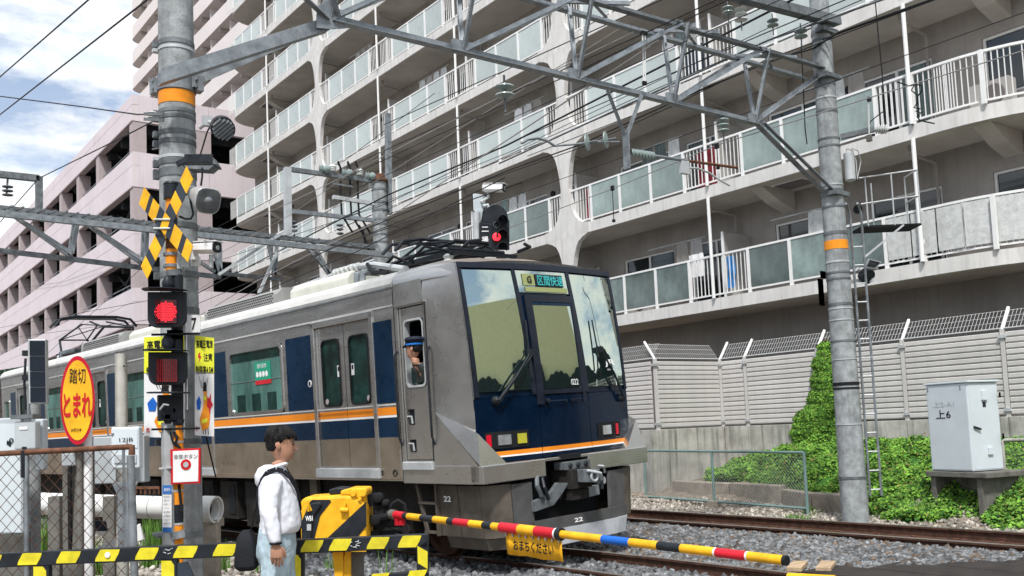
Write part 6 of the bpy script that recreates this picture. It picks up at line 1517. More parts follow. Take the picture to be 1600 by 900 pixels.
mb = MB(); mb.cbox(at(304, 400, D=9.4), .07, .07, .08, m_white); mb.tube([at(304, 398, D=9.4), at(306, 390, D=9.33)], .025, 8, m_white); mb.tube([at(330, 398, D=9.25), at(330, 418, D=9.25)], .022, 8, m_steell); mb.box(at(300, 415, D=9.42), at(312, 402, D=9.5), m_white); c1_.part('mount', mb)
# small clamp box behind
# ================================================================== crossing signal: mast, crossbuck, lamps
SD = 9.12; SP = Plane(268, 600, SD, 0)
mx_ = at(274, 600, D=SD); sg = Thing('crossing_signal', (mx_.x, mx_.y, -.15), 'crossing signal with black and yellow crossbuck and a lit red lamp above an unlit one', 'crossing signal')
def SX(px): return SP(px, 600)
def mast(y0, y1, m, r=.062, px=None):
    a, b = SP(px or 271, y0), SP(px or 271, y1); mb = MB(); mb.tube([a, b], r, 16); sg.part('mast', mb, m)
for y0, y1, m in ((425, 390, m_orange), (390, 375, m_orange), (390, 340, m_navyb), (340, 310, m_orange), (312, 288, m_black)): mast(y0, y1, m, .055 if m is not m_black else .075, 268)
for y0, y1, m in ((640, 430, m_black), (665, 640, m_black), (702, 665, m_orange), (700, 755, m_black), (788, 755, m_orange), (820, 788, m_black), (852, 820, m_orange), (870, 850, m_black), (925, 870, m_orange)): mast(y0, y1, m, .056, 277)
mb = MB(); mb.lathe(SP(268, 290), (0, 0, 1), [(0, .075), (.01, .08), (.03, .07)], 16); sg.part('mast_cap', mb, m_black)
# crossbuck boards
def board(e0, e1, w, fr_, off):
    for i in range(len(fr_)-1):
        q = [(e0[0]+(e1[0]-e0[0])*t, e0[1]+(e1[1]-e0[1])*t) for t in (fr_[i], fr_[i+1])]; q += [(q[1][0]+w[0], q[1][1]+w[1]), (q[0][0]+w[0], q[0][1]+w[1])]
        mb = MB(); mb.prism([SP(*p, off) for p in q], SP.n*-.014); sg.part('board_stripe', mb, m_navyb if i % 2 else m_yel)
board((291.3, 259.5), (220, 416), (10, 20), [0, .147, .243, .362, .466, .60, .69, .82, .895, 1], .10)
board((225, 292.5), (301.3, 383.8), (-8, 26), [0, .125, .19, .32, .425, .54, .63, .787, .87, 1], .135)
for py in (343, 357): 
    mb = MB(); mb.tube([SP(240, py, .14), SP(266, py, .14)], .010, 6, m_steell); mb.ring(SP(264, py, .13), SP.n, .012, .005, 8, m_black); mb.tube([SP(262, py, .14), SP(262, py, -.05)], .010, 6, m_black); sg.part('board_clamp', mb)
for py in (398, 416):
    mb = MB(); mb.tube([SP(256, py), SP(278, py)], .02, 8, m_steel); mb.lathe(SP(268, py+2), (0, 0, 1), [(0, .066), (.03, .066)], 14, m_steel); sg.part('clamp', mb)
mb = MB(); mb.box(SP(277, 420, .03), SP(285, 398, -.05)); mb.box(SP(284, 418, .03), SP(293, 406, -.05)); sg.part('junction_box', mb, m_greyl, bevel=.006)
# lamp units
def lampunit(cx, cy, w, h, lens_m, lab, lit):
    pn = Plane(cx, cy, SD-.16, 0); n_ = pn.n
    # black target board with rounded lower corners
    pts = []
    x0, x1, y0, y1 = cx-w, cx+w, cy-h, cy+h; r_ = w*.5
    pts = [(x0, y0), (x1, y0), (x1, y1-r_)]+[(x1-r_+r_*math.cos(t), y1-r_+r_*math.sin(t)) for t in np.linspace(.2, 1.37, 5)]+[(x0+r_-r_*math.sin(t), y1-r_+r_*math.cos(t)) for t in np.linspace(.2, 1.37, 5)]+[(x0, y1-r_)]
    mb = MB(); mb.prism([pn(*p) for p in pts], n_*-.05); lo = sg.part('lamp_housing', mb, m_black, bevel=.008, label=lab)
    mb = MB(); q = []
    for i in range(17):
        t = math.pi*i/16; q.append(pn(cx+ (w+4)*math.cos(t), y0-1)+n_*(.23*math.sin(t)**.7))
    q = [pn(cx+w+4, y0-1, -.05)]+q+[pn(cx-w-4, y0-1, -.05)]; mb.prism(q, (0, 0, .008)); sg.part('visor', mb, m_black, parent=None)
    lens = [(cx-18*.97, cy-13), (cx+16, cy-13), (cx+16, cy+19), (cx-18*.97, cy+19)]
    # curved red cover
    mb = MB(); secs = []
    nn = 12
    for yy in (cy-15, cy+21):
        s_ = []
        for i in range(nn+1):
            t = i/nn; s_.append(pn(cx-17+33*t, yy, .01)+n_*.035*math.sin(t*math.pi))
        s_ += [pn(cx+16, yy, .0), pn(cx-17, yy, .0)]; secs.append(s_)
    mb.loft(secs, None, smooth=False); c_ = sg.part('red_cover', mb, m_redoff)
    if lit:
        mb = MB()
        for gx in range(-6, 7):
            for gy in range(-6, 7):
                if gx*gx+gy*gy <= 36:
                    X_, Y_ = cx-1+gx*2.75+(1.3 if gy % 2 else 0), cy+3+gy*2.6; bulge = .035*math.sin(max(0, min(1, (X_-cx+17)/33))*math.pi)
                    p = pn(X_, Y_, .014+bulge); mb.lathe(p, n_, [(0, .0062), (.004, .005)], 6)
        sg.part('led', mb, m_redlamp, kind='stuff')
        mb = MB(); mb.lathe(pn(cx-1, cy+3, .008), n_, [(0, .105), (.004, .105)], 24); sg.part('reflector', mb, m_redglow)
    else:
        mb = MB()
        for i in range(9): mb.bar(pn(cx-14+i*3.5, cy-14, .045), pn(cx-14+i*3.5, cy+20, .045), .004, .004)
        sg.part('lens_rib', mb, m_red, kind='stuff')
lampunit(260, 484, 30, 28, None, 'round-cornered black lamp board with the lit LED cluster', True)
lampunit(261, 576, 30, 26, None, 'black lamp board with the dark ribbed lens', False)
mb = MB(); mb.lathe(SP(262, 448, .10), (0, 0, 1), [(-.03, .03), (0, .05), (.04, .055), (.09, .03), (.1, .0)], 14, m_black); mb.tube([SP(262, 446, .05), SP(272, 440, .0)], .04, 8, m_black); mb.lathe(SP(272, 432), (0, 0, 1), [(0, .075), (.06, .075)], 16, m_steeld); sg.part('bracket_arm', mb)
mb = MB(); mb.lathe(SP(262, 541, .10), (0, 0, 1), [(-.03, .03), (0, .05), (.06, .055), (.10, .03), (.11, .0)], 14, m_black); mb.tube([SP(262, 536, .05), SP(278, 536, .0)], .045, 8, m_black); mb.tube([SP(237, 523, .12), SP(312, 521, .12)], .012, 6, m_blackm); mb.box(SP(260, 529, .12), SP(286, 516, .04), m_conc_dark); sg.part('bracket_arm', mb)
# third unit seen from the side (back of the opposite lamp)
mb = MB(); q = []
for i in range(13):
    t = math.pi*i/12; q.append(SP(264+34*math.cos(t), 615, .10)+SP.n*.16*math.sin(t))
mb.prism(q, (0, 0, .014)); mb.box(SP(248, 658, .16), SP(284, 617, -.02)); sg.part('side_lamp_box', mb, m_black, bevel=.008)
mb = MB(); mb.tube([SP(250, 640, .18), SP(256, 632, .20), SP(264, 633, .18)], .010, 6, m_steell); mb.box(SP(270, 644, .163), SP(274, 638, .16), m_conc_wall); mb.box(SP(256, 654, .163), SP(266, 648, .16), m_steeld); sg.part('latch', mb)
mb = MB(); mb.tube([SP(237, 671, .10), SP(312, 669, .10)], .012, 6, m_blackm); mb.box(SP(262, 676, .10), SP(286, 664, .0), m_steeld); mb.lathe(SP(262, 662, .08), (0, 0, 1), [(0, .03), (.04, .04)], 10, m_black); mb.lathe(SP(282, 662, .08), (0, 0, 1), [(0, .03), (.04, .04)], 10, m_black); sg.part('bracket_arm', mb)
mb = MB(); mb.box(SP(292.5, 640, .03), SP(289, 520, -.02)); sg.part('cable_duct', mb, m_white)
mb = MB(); mb.tube([SP(272, 676, .07), SP(277, 684, .09), SP(274, 692, .08), SP(281, 700, .07), SP(280, 760, .06), SP(284, 800, .06)], .014, 6, m_blackm); mb.tube([SP(266, 676, .07), SP(270, 690, .09), SP(276, 698, .07)], .010, 6, m_blackm); sg.part('cable', mb)
for py in (692, 768, 820, 833): mb = MB(); mb.lathe(SP(277, py), (0, 0, 1), [(0, .06), (.02, .06)], 14, m_steell); sg.part('clamp', mb)
mb = MB(); mb.bar(SP(239, 835, .05), SP(290, 832, .05), .03, .03); mb.bar(SP(268, 838, .06), SP(290, 833, .06), .05, .07); sg.part('clamp', mb, m_steel)
# ---- high voltage warning boards either side of the pole
def hv(pts, ang, D_, lab, txt_small=True, cx=None):
    pn = Plane(cx, 600, D_, ang); x0, x1, yt, ym, yb, yt2, yb2 = pts
    t = Thing('warning_board', pn(cx, 600), lab, 'sign', 'high voltage warning boards on the left pole')
    def Q(u, y): 
        x = x0+(x1-x0)*u; return pn(x, y)
    def row(u, v): # v 0 top 1 bottom
        return (x0+(x1-x0)*u, (yt+(yt2-yt)*u)*(1-v)+(yb+(yb2-yb)*u)*v)
    plate(t, 'board', pn, [row(0, 0), row(1, 0), row(1, 1), row(0, 1)], .01, m_white)
    vm = (ym-yt)/(yb-yt)
    plate(t, 'yellow_field', pn, [row(0, 0), row(1, 0), row(1, vm), row(0, vm)], .003, m_yelg, off=.0035)
    W_ = (pn(*row(1, .5))-pn(*row(0, .5))).length; Hh = (pn(*row(.5, 0))-pn(*row(.5, 1))).length
    def T_(s_, u, v, w, h, m=m_ink, off=.006, b=.02):
        mb = MB(); text_mb(mb, s_, pn(*row(u, v), off), pn.r, (0, 0, 1), w*W_, h*Hh, bold=b); t.part('lettering', mb, m)
    T_('高電圧電線', .5, .075, .86, .085); T_('注意', .68, .205, .46, .085); T_('制限高4.5M', .5, .335, .9, .085)
    # small generic drawing: orange long-necked shape, blue speech shape, red burst, thin lines
    def shape(P_, m, off=.005, nm='drawing'):
        plate(t, nm, pn, [row(u, v) for u, v in P_], .001, m, off=off)
    shape([(.18, .18), (.28, .16), (.26, .20), (.34, .20), (.20, .27), (.24, .22), (.16, .22)], m_red, .006)
    shape([(.42, .52), (.60, .52), (.68, .70), (.80, .80), (.72, .92), (.38, .95), (.25, .84), (.42, .72), (.50, .62)], m_orange)
    shape([(.45, .46), (.58, .46), (.62, .55), (.42, .55)], m_ink, .0055)
    shape([(.08, .66), (.22, .60), (.32, .66), (.28, .74), (.12, .74)], m_blue, .0055)
    shape([(.66, .60), (.74, .62), (.84, .56), (.84, .64), (.94, .68), (.82, .72), (.78, .80), (.72, .72), (.62, .70)], m_red, .006)
    shape([(.45, .60), (.58, .60), (.60, .64), (.44, .64)], m_yelg, .007); shape([(.34, .84), (.66, .82), (.64, .86), (.36, .88)], m_yelg, .007)
    for i in range(5): shape([(.2+.12*i, .40+.04*(i % 2)), (.215+.12*i, .40+.04*(i % 2)), (.36+.06*i, .52), (.34+.06*i, .52)], m_ink, .004)
    for i in range(3): shape([(.40+.13*i, .90), (.44+.13*i, .90), (.46+.13*i, .985), (.42+.13*i, .985)], m_ink, .004)
    T_('危', .10, .93, .10, .05, m_inkred); return t
hv((225, 288, 527, 583, 683, 524, 684), -14, 9.42, 'lemon and white high voltage warning board left of the pole, half hidden by the lamps', cx=256)
hv((304.5, 334.5, 524, 580, 680, 528, 682), 24, 9.40, 'lemon and white high voltage warning board right of the pole, fully visible', cx=318)
mb = MB(); mb.tube([at(322, 682, D=9.4), at(330, 715, D=9.5), at(337, 745, D=9.6)], .008, 5); solo('loose_wire', mb, m_blackm, at(330, 715, D=9.5), 'thin loose wire hanging below the right warning board', 'wire')
# emergency button sign
pn = Plane(289, 728, 8.95, -4); eb = Thing('emergency_button_sign', pn(289, 728), 'white square emergency button sign with red border and red ring on the signal mast', 'sign')
plate(eb, 'board', pn, [(266, 702), (313, 700), (312.5, 755), (267, 757)], .02, m_inkred, bevel=.002); plate(eb, 'face', pn, [(270, 705), (310, 703), (309.5, 752), (270.5, 754)], .003, m_white, off=.004)
mb = MB(); text_mb(mb, '非常ボタン', pn(290, 713.5, .009), pn.r, (0, 0, 1), .23, .045, bold=.0); eb.part('lettering', mb, m_ink)
mb = MB(); mb.lathe(pn(290.5, 726, .006), pn.n, [(0, .05), (.003, .05)], 24, m_inkred); mb.lathe(pn(290.5, 726, .010), pn.n, [(0, .026), (.003, .026)], 20, m_steell); eb.part('ring', mb)
mb = MB(); mb.bar(pn(249, 732), pn(268, 730), .02, .02); mb.box(pn(259, 740, .0), pn(264, 733, -.05), m_black); mb.box(pn(260, 756, .0), pn(264, 751, -.02), m_black); eb.part('bracket', mb, m_steell)
# post behind: narrow concrete post carrying the blue notice
pn = Plane(261, 740, 9.0, 0); cpst = Thing('concrete_post', pn(261, 900), 'narrow pale concrete post left of the orange mast with a blue and white notice', 'post')
mb = MB(); a = pn(261, 660); b = pn(261, 925); mb.bar((a.x, a.y, a.z+.0), (a.x, a.y, -.2), .085, .085); cpst.part('shaft', mb, m_steell)
no = Thing('notice', pn(261, 796), 'narrow white notice with blue header and foot on the pale post', 'sign'); plate(no, 'sheet', pn, [(254, 758), (268, 758), (268, 832), (254, 832)], .004, m_white, off=.06); plate(no, 'header', pn, [(254, 758), (268, 758), (268, 772), (254, 772)], .002, m_labelblue, off=.064); plate(no, 'header', pn, [(254, 824), (268, 824), (268, 832), (254, 832)], .002, m_labelblue, off=.064)
mb = MB(); text_mb(mb, '連絡先', pn(261, 765, .067), pn.r, (0, 0, 1), .06, .03, m_inkw)
for i, s_ in enumerate(('緊急時は', '非常ボタン', 'を押して', 'ください', '踏切番号', 'お電話', 'ください', 'JR西日本')): text_mb(mb, s_, pn(261, 776+i*6, .067), pn.r, (0, 0, 1), .065, .018, m_ink)
no.part('lettering', mb)
# ================================================================== oval stop sign
pn = Plane(121, 625, 8.4, 14); ov = Thing('stop_sign', pn(121, 900), 'orange oval stop sign with crimson rim and red and black lettering on a rusty post', 'sign')
def oval(cx, cy, a, b, off, th, m, nm):
    tilt = .045; q = []
    for i in range(48):
        t = 2*math.pi*i/48; q.append(pn(cx+a*math.cos(t)+tilt*0, cy+b*math.sin(t), off))
    mb = MB(); mb.prism(q, pn.n*-th, None); return ov.part(nm, mb, m)
oval(121, 625.5, 27, 69.5, 0, .012, m_redrim, 'rim'); oval(121, 625.5, 23.5, 62.5, .004, .003, m_yel, 'face')
def ovt(s_, x, y, w, h, m, b=.03):
    mb = MB(); c = pn(x, y, .010); W_ = (pn(x+w/2, y)-pn(x-w/2, y)).length; H_ = h/F0*8.4; text_mb(mb, s_, c, pn.r, (0, 0, 1), W_, H_, bold=b); ov.part('lettering', mb, m)
ovt('踏切', 121, 587, 25, 24, m_ink, .0); ovt('とまれ', 121, 633, 44, 38, m_inkred, .03); ovt('JR西日本', 119, 672, 17, 6, m_ink, .01)
def post(name, px, y0, D, r, m, lab, cat='post', group=None, rect=False, capm=None):
    a = at(px, y0, D=D); b = at(px+(900-y0)*.003, 900, D=D); t = Thing(name, (b.x, b.y, -.18), lab, cat, group); mb = MB()
    if rect: mb.cbox((a.x, a.y, (a.z-.18)/2), r*2, r*2, a.z+.18, rz=-_A)
    else: mb.tube([(a.x, a.y, -.18), (a.x, a.y, a.z)], r, 18)
    t.part('shaft', mb, m); return t, a
t, a = post('sign_post', 124, 690, 8.48, .026, m_conc_dark, 'thin dark brown post under the oval stop sign')
t, a = post('sign_post', 123, 700, 8.62, .10, m_conc_dark, 'dark square timber-like post right behind the oval stop sign', rect=True)
mb = MB(); mb.box(at(97, 729, D=8.4), at(118, 708, D=8.5)); t.part('switch_box', mb, m_greyl, bevel=.01); mb = MB(); mb.tube([at(109, 729, D=8.45), at(109, 790, D=8.45), at(110, 870, D=8.45)], .018, 8); t.part('conduit', mb, m_blackm)
t, a = post('white_post', 137, 640, 8.55, .038, m_white, 'plain white round post just right of the oval stop sign')
t, a = post('weathered_post', 189, 553, 9.0, .055, m_conc_wall, 'weathered grey round post with dark bolt holes left of the warning boards')
for y in (572, 627, 662): mb = MB(); mb.lathe(at(194, y, D=8.94), -FH, [(0, .010), (.004, .010)], 10); t.part('bolt_hole', mb, m_black)
for y in (627,): mb = MB(); mb.lathe(at(182, y, D=8.94), -FH, [(0, .010), (.004, .010)], 10); t.part('bolt_hole', mb, m_black)
# dark panel box on a pale pole
pp_, a = post('panel_pole', 53, 600, 8.9, .057, m_conc, 'pale concrete pole under the tall dark panel at the left')
pnl = Plane(57, 578, 8.7, 6); sb = Thing('display_panel', pnl(57, 630), 'tall narrow dark four-cell panel in a light grey frame at the left', 'panel')
plate(sb, 'frame', pnl, [(43, 530), (71, 530), (72.5, 631), (44.5, 631)], .07, m_steell, bevel=.006)
for i in range(4):
    y0, y1 = 532.5+i*24.3, 532.5+(i+1)*24.3-1; plate(sb, 'cell', pnl, [(46+i*.35, y0), (69.5+i*.35, y0), (69.8+i*.35, y1), (46.3+i*.35, y1)], .01, m_solar, off=.012)
mb = MB()
for y in (552, 590): mb.bar(pnl(36, y, -.1), pnl(46, y, -.1), .05, .05)
mb.tube([pnl(40, 560, -.1), pnl(38, 600, -.1), pnl(40, 640, -.1)], .012, 6); sb.part('bracket', mb, m_black)
# left grey cabinets
def cabinet(name, x0, x1, y0, D, dep, m, lab, ybot=None, zb=-.15, zt=None, ang=0):
    pn = Plane((x0+x1)/2, y0, D, ang); t = Thing(name, pn((x0+x1)/2, 900), lab, 'cabinet'); a, b = pn(x0, y0), pn(x1, y0); zt = a.z if zt is None else zt
    zb_ = pn(x0, ybot).z if ybot else zb; w = b-a; w.z = 0; mb = MB(); mb.frame((a.x, a.y, zb_), w, -pn.n*dep, (0, 0, zt-zb_)); t.part('case', mb, m, bevel=.012); return t, pn
t, pc = cabinet('trackside_cabinet', -60, 36, 656, 8.3, .12, m_greyl, 'large light grey trackside cabinet at the left edge behind the chain-link fence', ybot=838)
mb = MB(); mb.prism([pc(x, y, .004) for x, y in ((-55, 662), (33, 662), (33, 832), (-55, 832))], pc.n*-.003); t.part('door', mb, m_cabw)
mb = MB(); mb.prism([pc(x, y, .01) for x, y in ((11, 688), (18, 692), (16, 698), (10, 694))], pc.n*-.004); mb.ring(pc(17.5, 688, .012), pc.n, .016, .004, 12); t.part('padlock', mb, m_black)
mb = MB(); a = pc(-60, 838); b = pc(37, 838); w_ = b-a; w_.z = 0; mb.frame((a.x, a.y, -.2), w_, -pc.n*.12, (0, 0, a.z+.2)); t.part('plinth', mb, m_conc_dark)
t, pc = cabinet('grey_box', 22, 55, 659, 8.15, .10, m_greyl, 'smaller grey-green box with an overhanging lid in front of the large cabinet', ybot=703)
mb = MB(); a, b = pc(18, 655), pc(53, 655); w_ = b-a; w_.z = 0; mb.frame(a+pc.n*.02, w_, -pc.n*.16, (0, 0, .035)); t.part('lid', mb, m_steeld)
mb = MB(); mb.prism([pc(x, y, .006) for x, y in ((30, 667), (43, 666.5), (43, 671), (30, 671.5))], pc.n*-.003); t.part('label_plate', mb, m_white)
mb = MB(); mb.prism([pc(x, y, .006) for x, y in ((34, 698), (41, 698), (41, 703), (34, 703))], pc.n*-.01); t.part('latch', mb, m_black)
t, pc = cabinet('grey_box', 54, 67, 655, 8.35, .1, m_cabw, 'tall pale grey box beside the smaller grey-green box', ybot=735)
t, pc = cabinet('grey_box', 145, 225, 683, 9.2, .15, m_greyl, 'wide flat grey box behind the lettered junction box', ybot=757)
# lettered junction box
t, pc = cabinet('junction_box', 173, 217, 668, 8.35, .10, m_cabw, 'light grey junction box with faint 12JB lettering on a bracket', ybot=733)
mb = MB(); mb.prism([pc(x, y, .006) for x, y in ((174, 670), (215, 670), (215, 700), (174, 700))], pc.n*-.005); t.part('upper_door', mb, m_cabw, bevel=.004)
mb = MB(); mb.prism([pc(x, y, .012) for x, y in ((178, 710), (213, 710), (213, 724), (178, 724))], pc.n*-.011); t.part('lower_panel', mb, m_greyl, bevel=.004)
mb = MB(); text_mb(mb, '12JB', pc(197, 688, .012), pc.r, (0, 0, 1), .12, .045, bold=.0); t.part('lettering', mb, m_ink)
mb = MB(); mb.box(pc(174, 680, .02), pc(178, 677, .0)); t.part('hinge', mb, m_steeld)
mb = MB(); mb.prism([pc(x, y, -.05) for x, y in ((174, 754), (216, 752), (205, 772), (203, 870), (184, 870), (184, 775))], -pc.n*.02); t.part('bracket_leg', mb, m_steel)
# ================================================================== chain-link fence, left
FD = 7.75; pf2 = Plane(100, 800, FD, 0)
cf = Thing('chain_link_fence', pf2(100, 900), 'chain-link fence with a rusty top rail in the left foreground', 'fence')
mb = MB(); mb.tube([pf2(-60, 712), pf2(205, 698)], .024, 10); mb.tube([pf2(198, 698), pf2(206, 698), pf2(206, 711)], .027, 10); cf.part('top_rail', mb, m_rust)
mb = MB(); a = pf2(204, 712); mb.tube([(a.x, a.y, a.z), (a.x+.04, a.y, -.2)], .032, 12); mb.bar(pf2(193, 703, .0), pf2(196, 880, .0), .02, .02); cf.part('end_post', mb, m_steel)
mb = MB(); mb.tube([pf2(41, 712), (pf2(42, 800).x, pf2(42, 800).y, -.2)], .02, 10); mb.cbox(pf2(38, 725, .0), .05, .05, .22, m_black); cf.part('middle_post', mb, m_steel)
mb = MB(); cell = .098; 
xa, xb = -.9*0-4.2, -3.07; L_f = (pf2(195, 800)-pf2(-60, 800)).length; zt_ = pf2(100, 708).z; hgt = zt_+.12
o_ = pf2(-60, 800); rr3 = (pf2(195, 800)-o_); rr3.z = 0; rr3.normalize()
def fpt(u, v): return Vector((o_.x, o_.y, 0))+rr3*u+Vector((0, 0, v-.12+.012*u*0))+pf2.n*.0
n_w = int((L_f+hgt)/cell)
for i in range(n_w+1):
    for sgn in (1, -1):
        # zig diagonal wires clipped to the rectangle; slightly flattened diamonds
        u0 = i*cell; asp = 1.12
        if sgn == 1: p0, p1 = (u0, 0), (u0-hgt/asp, hgt)
        else: p0, p1 = (u0-hgt/asp, 0), (u0, hgt)
        def clip(p, q):
            (x0, y0), (x1, y1) = p, q; t0, t1 = 0, 1; dx = x1-x0
            for lim_, s_ in ((0, 1), (L_f, -1)):
                fa, fb = (x0-lim_)*s_, (x1-lim_)*s_
                if fa < 0 and fb < 0: return None
                if fa < 0: t0 = max(t0, fa/(fa-fb))
                elif fb < 0: t1 = min(t1, fa/(fa-fb))
            if t0 >= t1: return None
            return (x0+dx*t0, y0+(y1-y0)*t0), (x0+dx*t1, y0+(y1-y0)*t1)
        c = clip(p0, p1)
        if c and math.dist(*c) > .02: mb.tube([fpt(*c[0])+pf2.n*.003*sgn, fpt(*c[1])+pf2.n*.003*sgn], .0027, 4, None, cap=False)
cf.part('mesh', mb, m_rustd, kind='stuff')
# ================================================================== black and yellow barrier rail
HB = 7.4; ph_ = Plane(330, 860, HB, 0)
hb = Thing('barrier_rail', ph_(330, 900), 'low black and yellow striped barrier rail along the bottom left', 'barrier')
def yb_(x): return 876-.046*(x-0)+.0  # centre line
def hz_strip(x0, x1, m, off, hh=10.5, sk=0, nm='stripe', dep=.05):
    pts = [(x0+sk, yb_(x0)-hh), (x1+sk, yb_(x1)-hh), (x1-sk, yb_(x1)+hh), (x0-sk, yb_(x0)+hh)]
    mb = MB(); mb.prism([ph_(*p, off) for p in pts], ph_.n*-dep); return hb.part(nm, mb, m, bevel=.006 if dep > .02 else 0)
hz_strip(-60, 669, m_black, 0, 11, 0, 'beam', .07)
for c in (-16, 46, 107, 168, 229, 290, 352, 418, 487, 531, 590, 640)[0:]:
    if c in (418,): continue
    w_ = 16 if c < 400 else 15
    mb = MB(); k = 3.5+random.uniform(-.6, .6); x0, x1 = c-w_+random.uniform(-1, 1), c+w_; q = [(x0+5, yb_(c)-9), (x0+9, yb_(c)-9.6), (x1+k, yb_(c)-9.8), (x1+k-2, yb_(c)-3), (x1-5, yb_(c)+8.5), (x0-3, yb_(c)+9.2), (x0-2, yb_(c)+4)]
    mb.prism([ph_(*p, .004) for p in q], ph_.n*-.003); hb.part('yellow_stripe', mb, m_yelb)
for x0, x1 in ((55, 76), (255, 276), (464, 474)):
    mb = MB(); mb.prism([ph_(*p, -.005) for p in ((x0-3, yb_(x0)+10), (x1, yb_(x1)+10), (x1, 940), (x0-3, 940))], ph_.n*-.06); hb.part('leg', mb, m_black)
    mb = MB(); mb.prism([ph_(*p, .0) for p in ((x0-3, yb_(x0)+12), (x1-9, yb_(x1)+13), (x1-4, yb_(x1)+20), (x1-4, 940), (x0-3, 940))], ph_.n*-.004); hb.part('yellow_stripe', mb, m_yelb)
mb = MB(); mb.prism([ph_(*p, -.01) for p in ((277, 880), (292, 878), (305, 905), (305, 925), (277, 925))], ph_.n*-.02); hb.part('gusset', mb, m_navyb)
mb = MB(); mb.prism([ph_(*p, .0) for p in ((651, 855), (669, 843), (669, 905), (651, 905))], ph_.n*-.07); hb.part('leg', mb, m_black, bevel=.005)
mb = MB(); mb.prism([ph_(*p, .004) for p in ((652, 853), (668, 862), (668, 889), (653, 880))], ph_.n*-.003); hb.part('yellow_stripe', mb, m_yelb)
mb = MB(); mb.prism([ph_(*p, .0) for p in ((575, 900), (669, 891), (669, 912), (575, 920))], ph_.n*-.07); hb.part('lower_beam', mb, m_black, bevel=.005)
for q in (((582, 897), (609, 895), (604, 905), (577, 906)), ((640, 892), (668, 890), (662, 902), (636, 903))):
    mb = MB(); mb.prism([ph_(*p, .006) for p in q], ph_.n*-.004); hb.part('yellow_stripe', mb, m_yelb)
mb = MB(); mb.lathe(ph_(168, yb_(168)-1, .008), ph_.n, [(0, .022), (.006, .02)], 16); hb.part('reflector', mb, m_white)
for x, n_ in ((260, 5), (553, 9)):
    mb = MB()
    for i in range(n_): a = ph_(x+random.uniform(-6, 6), yb_(x)+random.uniform(-5, 5), .006); mb.tube([a, a+R0*random.uniform(.01, .03)+Vector((0, 0, random.uniform(-.015, .015)))], .003, 4)
    hb.part('scratch', mb, m_steell)
# ================================================================== gate machine
GD = 8.75; pg = Plane(520, 815, GD, 0); B_ = pg(520, 900)
gm_ = Thing('barrier_machine', (B_.x, B_.y, -.15), 'yellow and black crossing gate machine with rounded case and yellow cap', 'barrier machine')
def G(x, y, off=0): return pg(x, y, off)
front = [(470, 864), (468, 790), (470, 781), (478, 777), (540, 773), (553, 775), (572, 790), (573, 862)]
mb = MB(); mb.prism([G(x, y, .22) for x, y in front], -pg.n*.42); gm_.part('case', mb, m_yel, bevel=.03)
def gpl(pts, m, off=.2265, nm='panel', th=.004): mb = MB(); mb.prism([G(*p, off) for p in pts], pg.n*-th); return gm_.part(nm, mb, m)
gpl([(472, 862), (471, 815), (485, 783), (488, 781), (516, 781), (517, 784), (500, 806), (486, 862)], m_black, nm='black_panel')
gpl([(496, 862), (511, 841), (572, 784), (572.5, 822), (561, 836), (546, 862)], m_black, nm='black_panel'); gpl([(549, 862), (572.3, 836), (572.3, 862)], m_yel, nm='yellow_panel')
mb = MB(); mb.prism([G(*p, .252) for p in ((473, 862), (472, 812), (486, 786), (500, 784), (503, 788), (489, 808), (484, 862))], pg.n*-.03); gm_.part('hinged_cover', mb, m_black, bevel=.012)
mb = MB(); text_mb(mb, 'WB1', G(483, 810, .262), pg.r, (0, 0, 1), .065, .045, bold=.03); gm_.part('lettering', mb, m_inkw)
mb = MB(); mb.prism([G(*p, .258) for p in ((479.5, 819), (486, 819), (486, 829), (479.5, 829))], pg.n*-.004); gm_.part('label_plate', mb, m_steell)
mb = MB(); mb.tube([G(482, 799, .26), G(483, 786, .27), G(486, 798, .26)], .012, 6); mb.tube([G(532, 797, .25), G(544, 797, .25)], .022, 8); mb.tube([G(538, 795, .24), G(539, 786, .24)], .016, 8); gm_.part('latch', mb, m_yel)
mb = MB(); mb.prism([G(*p, .15) for p in ((536, 790), (540, 772), (570, 770), (572, 790))], -pg.n*.26); gm_.part('column', mb, m_yel, bevel=.015)
mb = MB(); mb.prism([G(*p, .21) for p in ((532, 774), (532, 767), (546, 763), (571, 763), (573, 768), (571, 776), (552, 780), (548, 774))], -pg.n*.36); gm_.part('cap', mb, m_yel, bevel=.012)
mb = MB(); mb.prism([G(*p, .12) for p in ((514, 773), (514, 765), (526, 762), (545, 763), (545, 771), (532, 773))], -pg.n*.28); gm_.part('cap', mb, m_black, bevel=.012)
mb = MB(); mb.lathe(G(552, 771, .22), pg.n, [(0, .03), (.02, .025)], 12); mb.lathe(G(562, 780, .22), pg.n, [(0, .02), (.02, .015)], 10); gm_.part('bolt', mb, m_yel)
# pedestal
p0 = G(545, 862, .05); mb = MB()
mb.prism([G(*p, .10) for p in ((519, 860), (536, 860), (536, 893), (530, 935), (526, 935))], -pg.n*.10); mb.prism([G(*p, .08) for p in ((540, 858), (548, 858), (548, 935), (532, 935), (532, 900))], -pg.n*.10); gm_.part('leg', mb, m_yel)
mb = MB(); mb.prism([G(*p, .04) for p in ((544, 858), (565, 858), (565, 935), (546, 935))], -pg.n*.15); gm_.part('pedestal', mb, m_conc_dark)
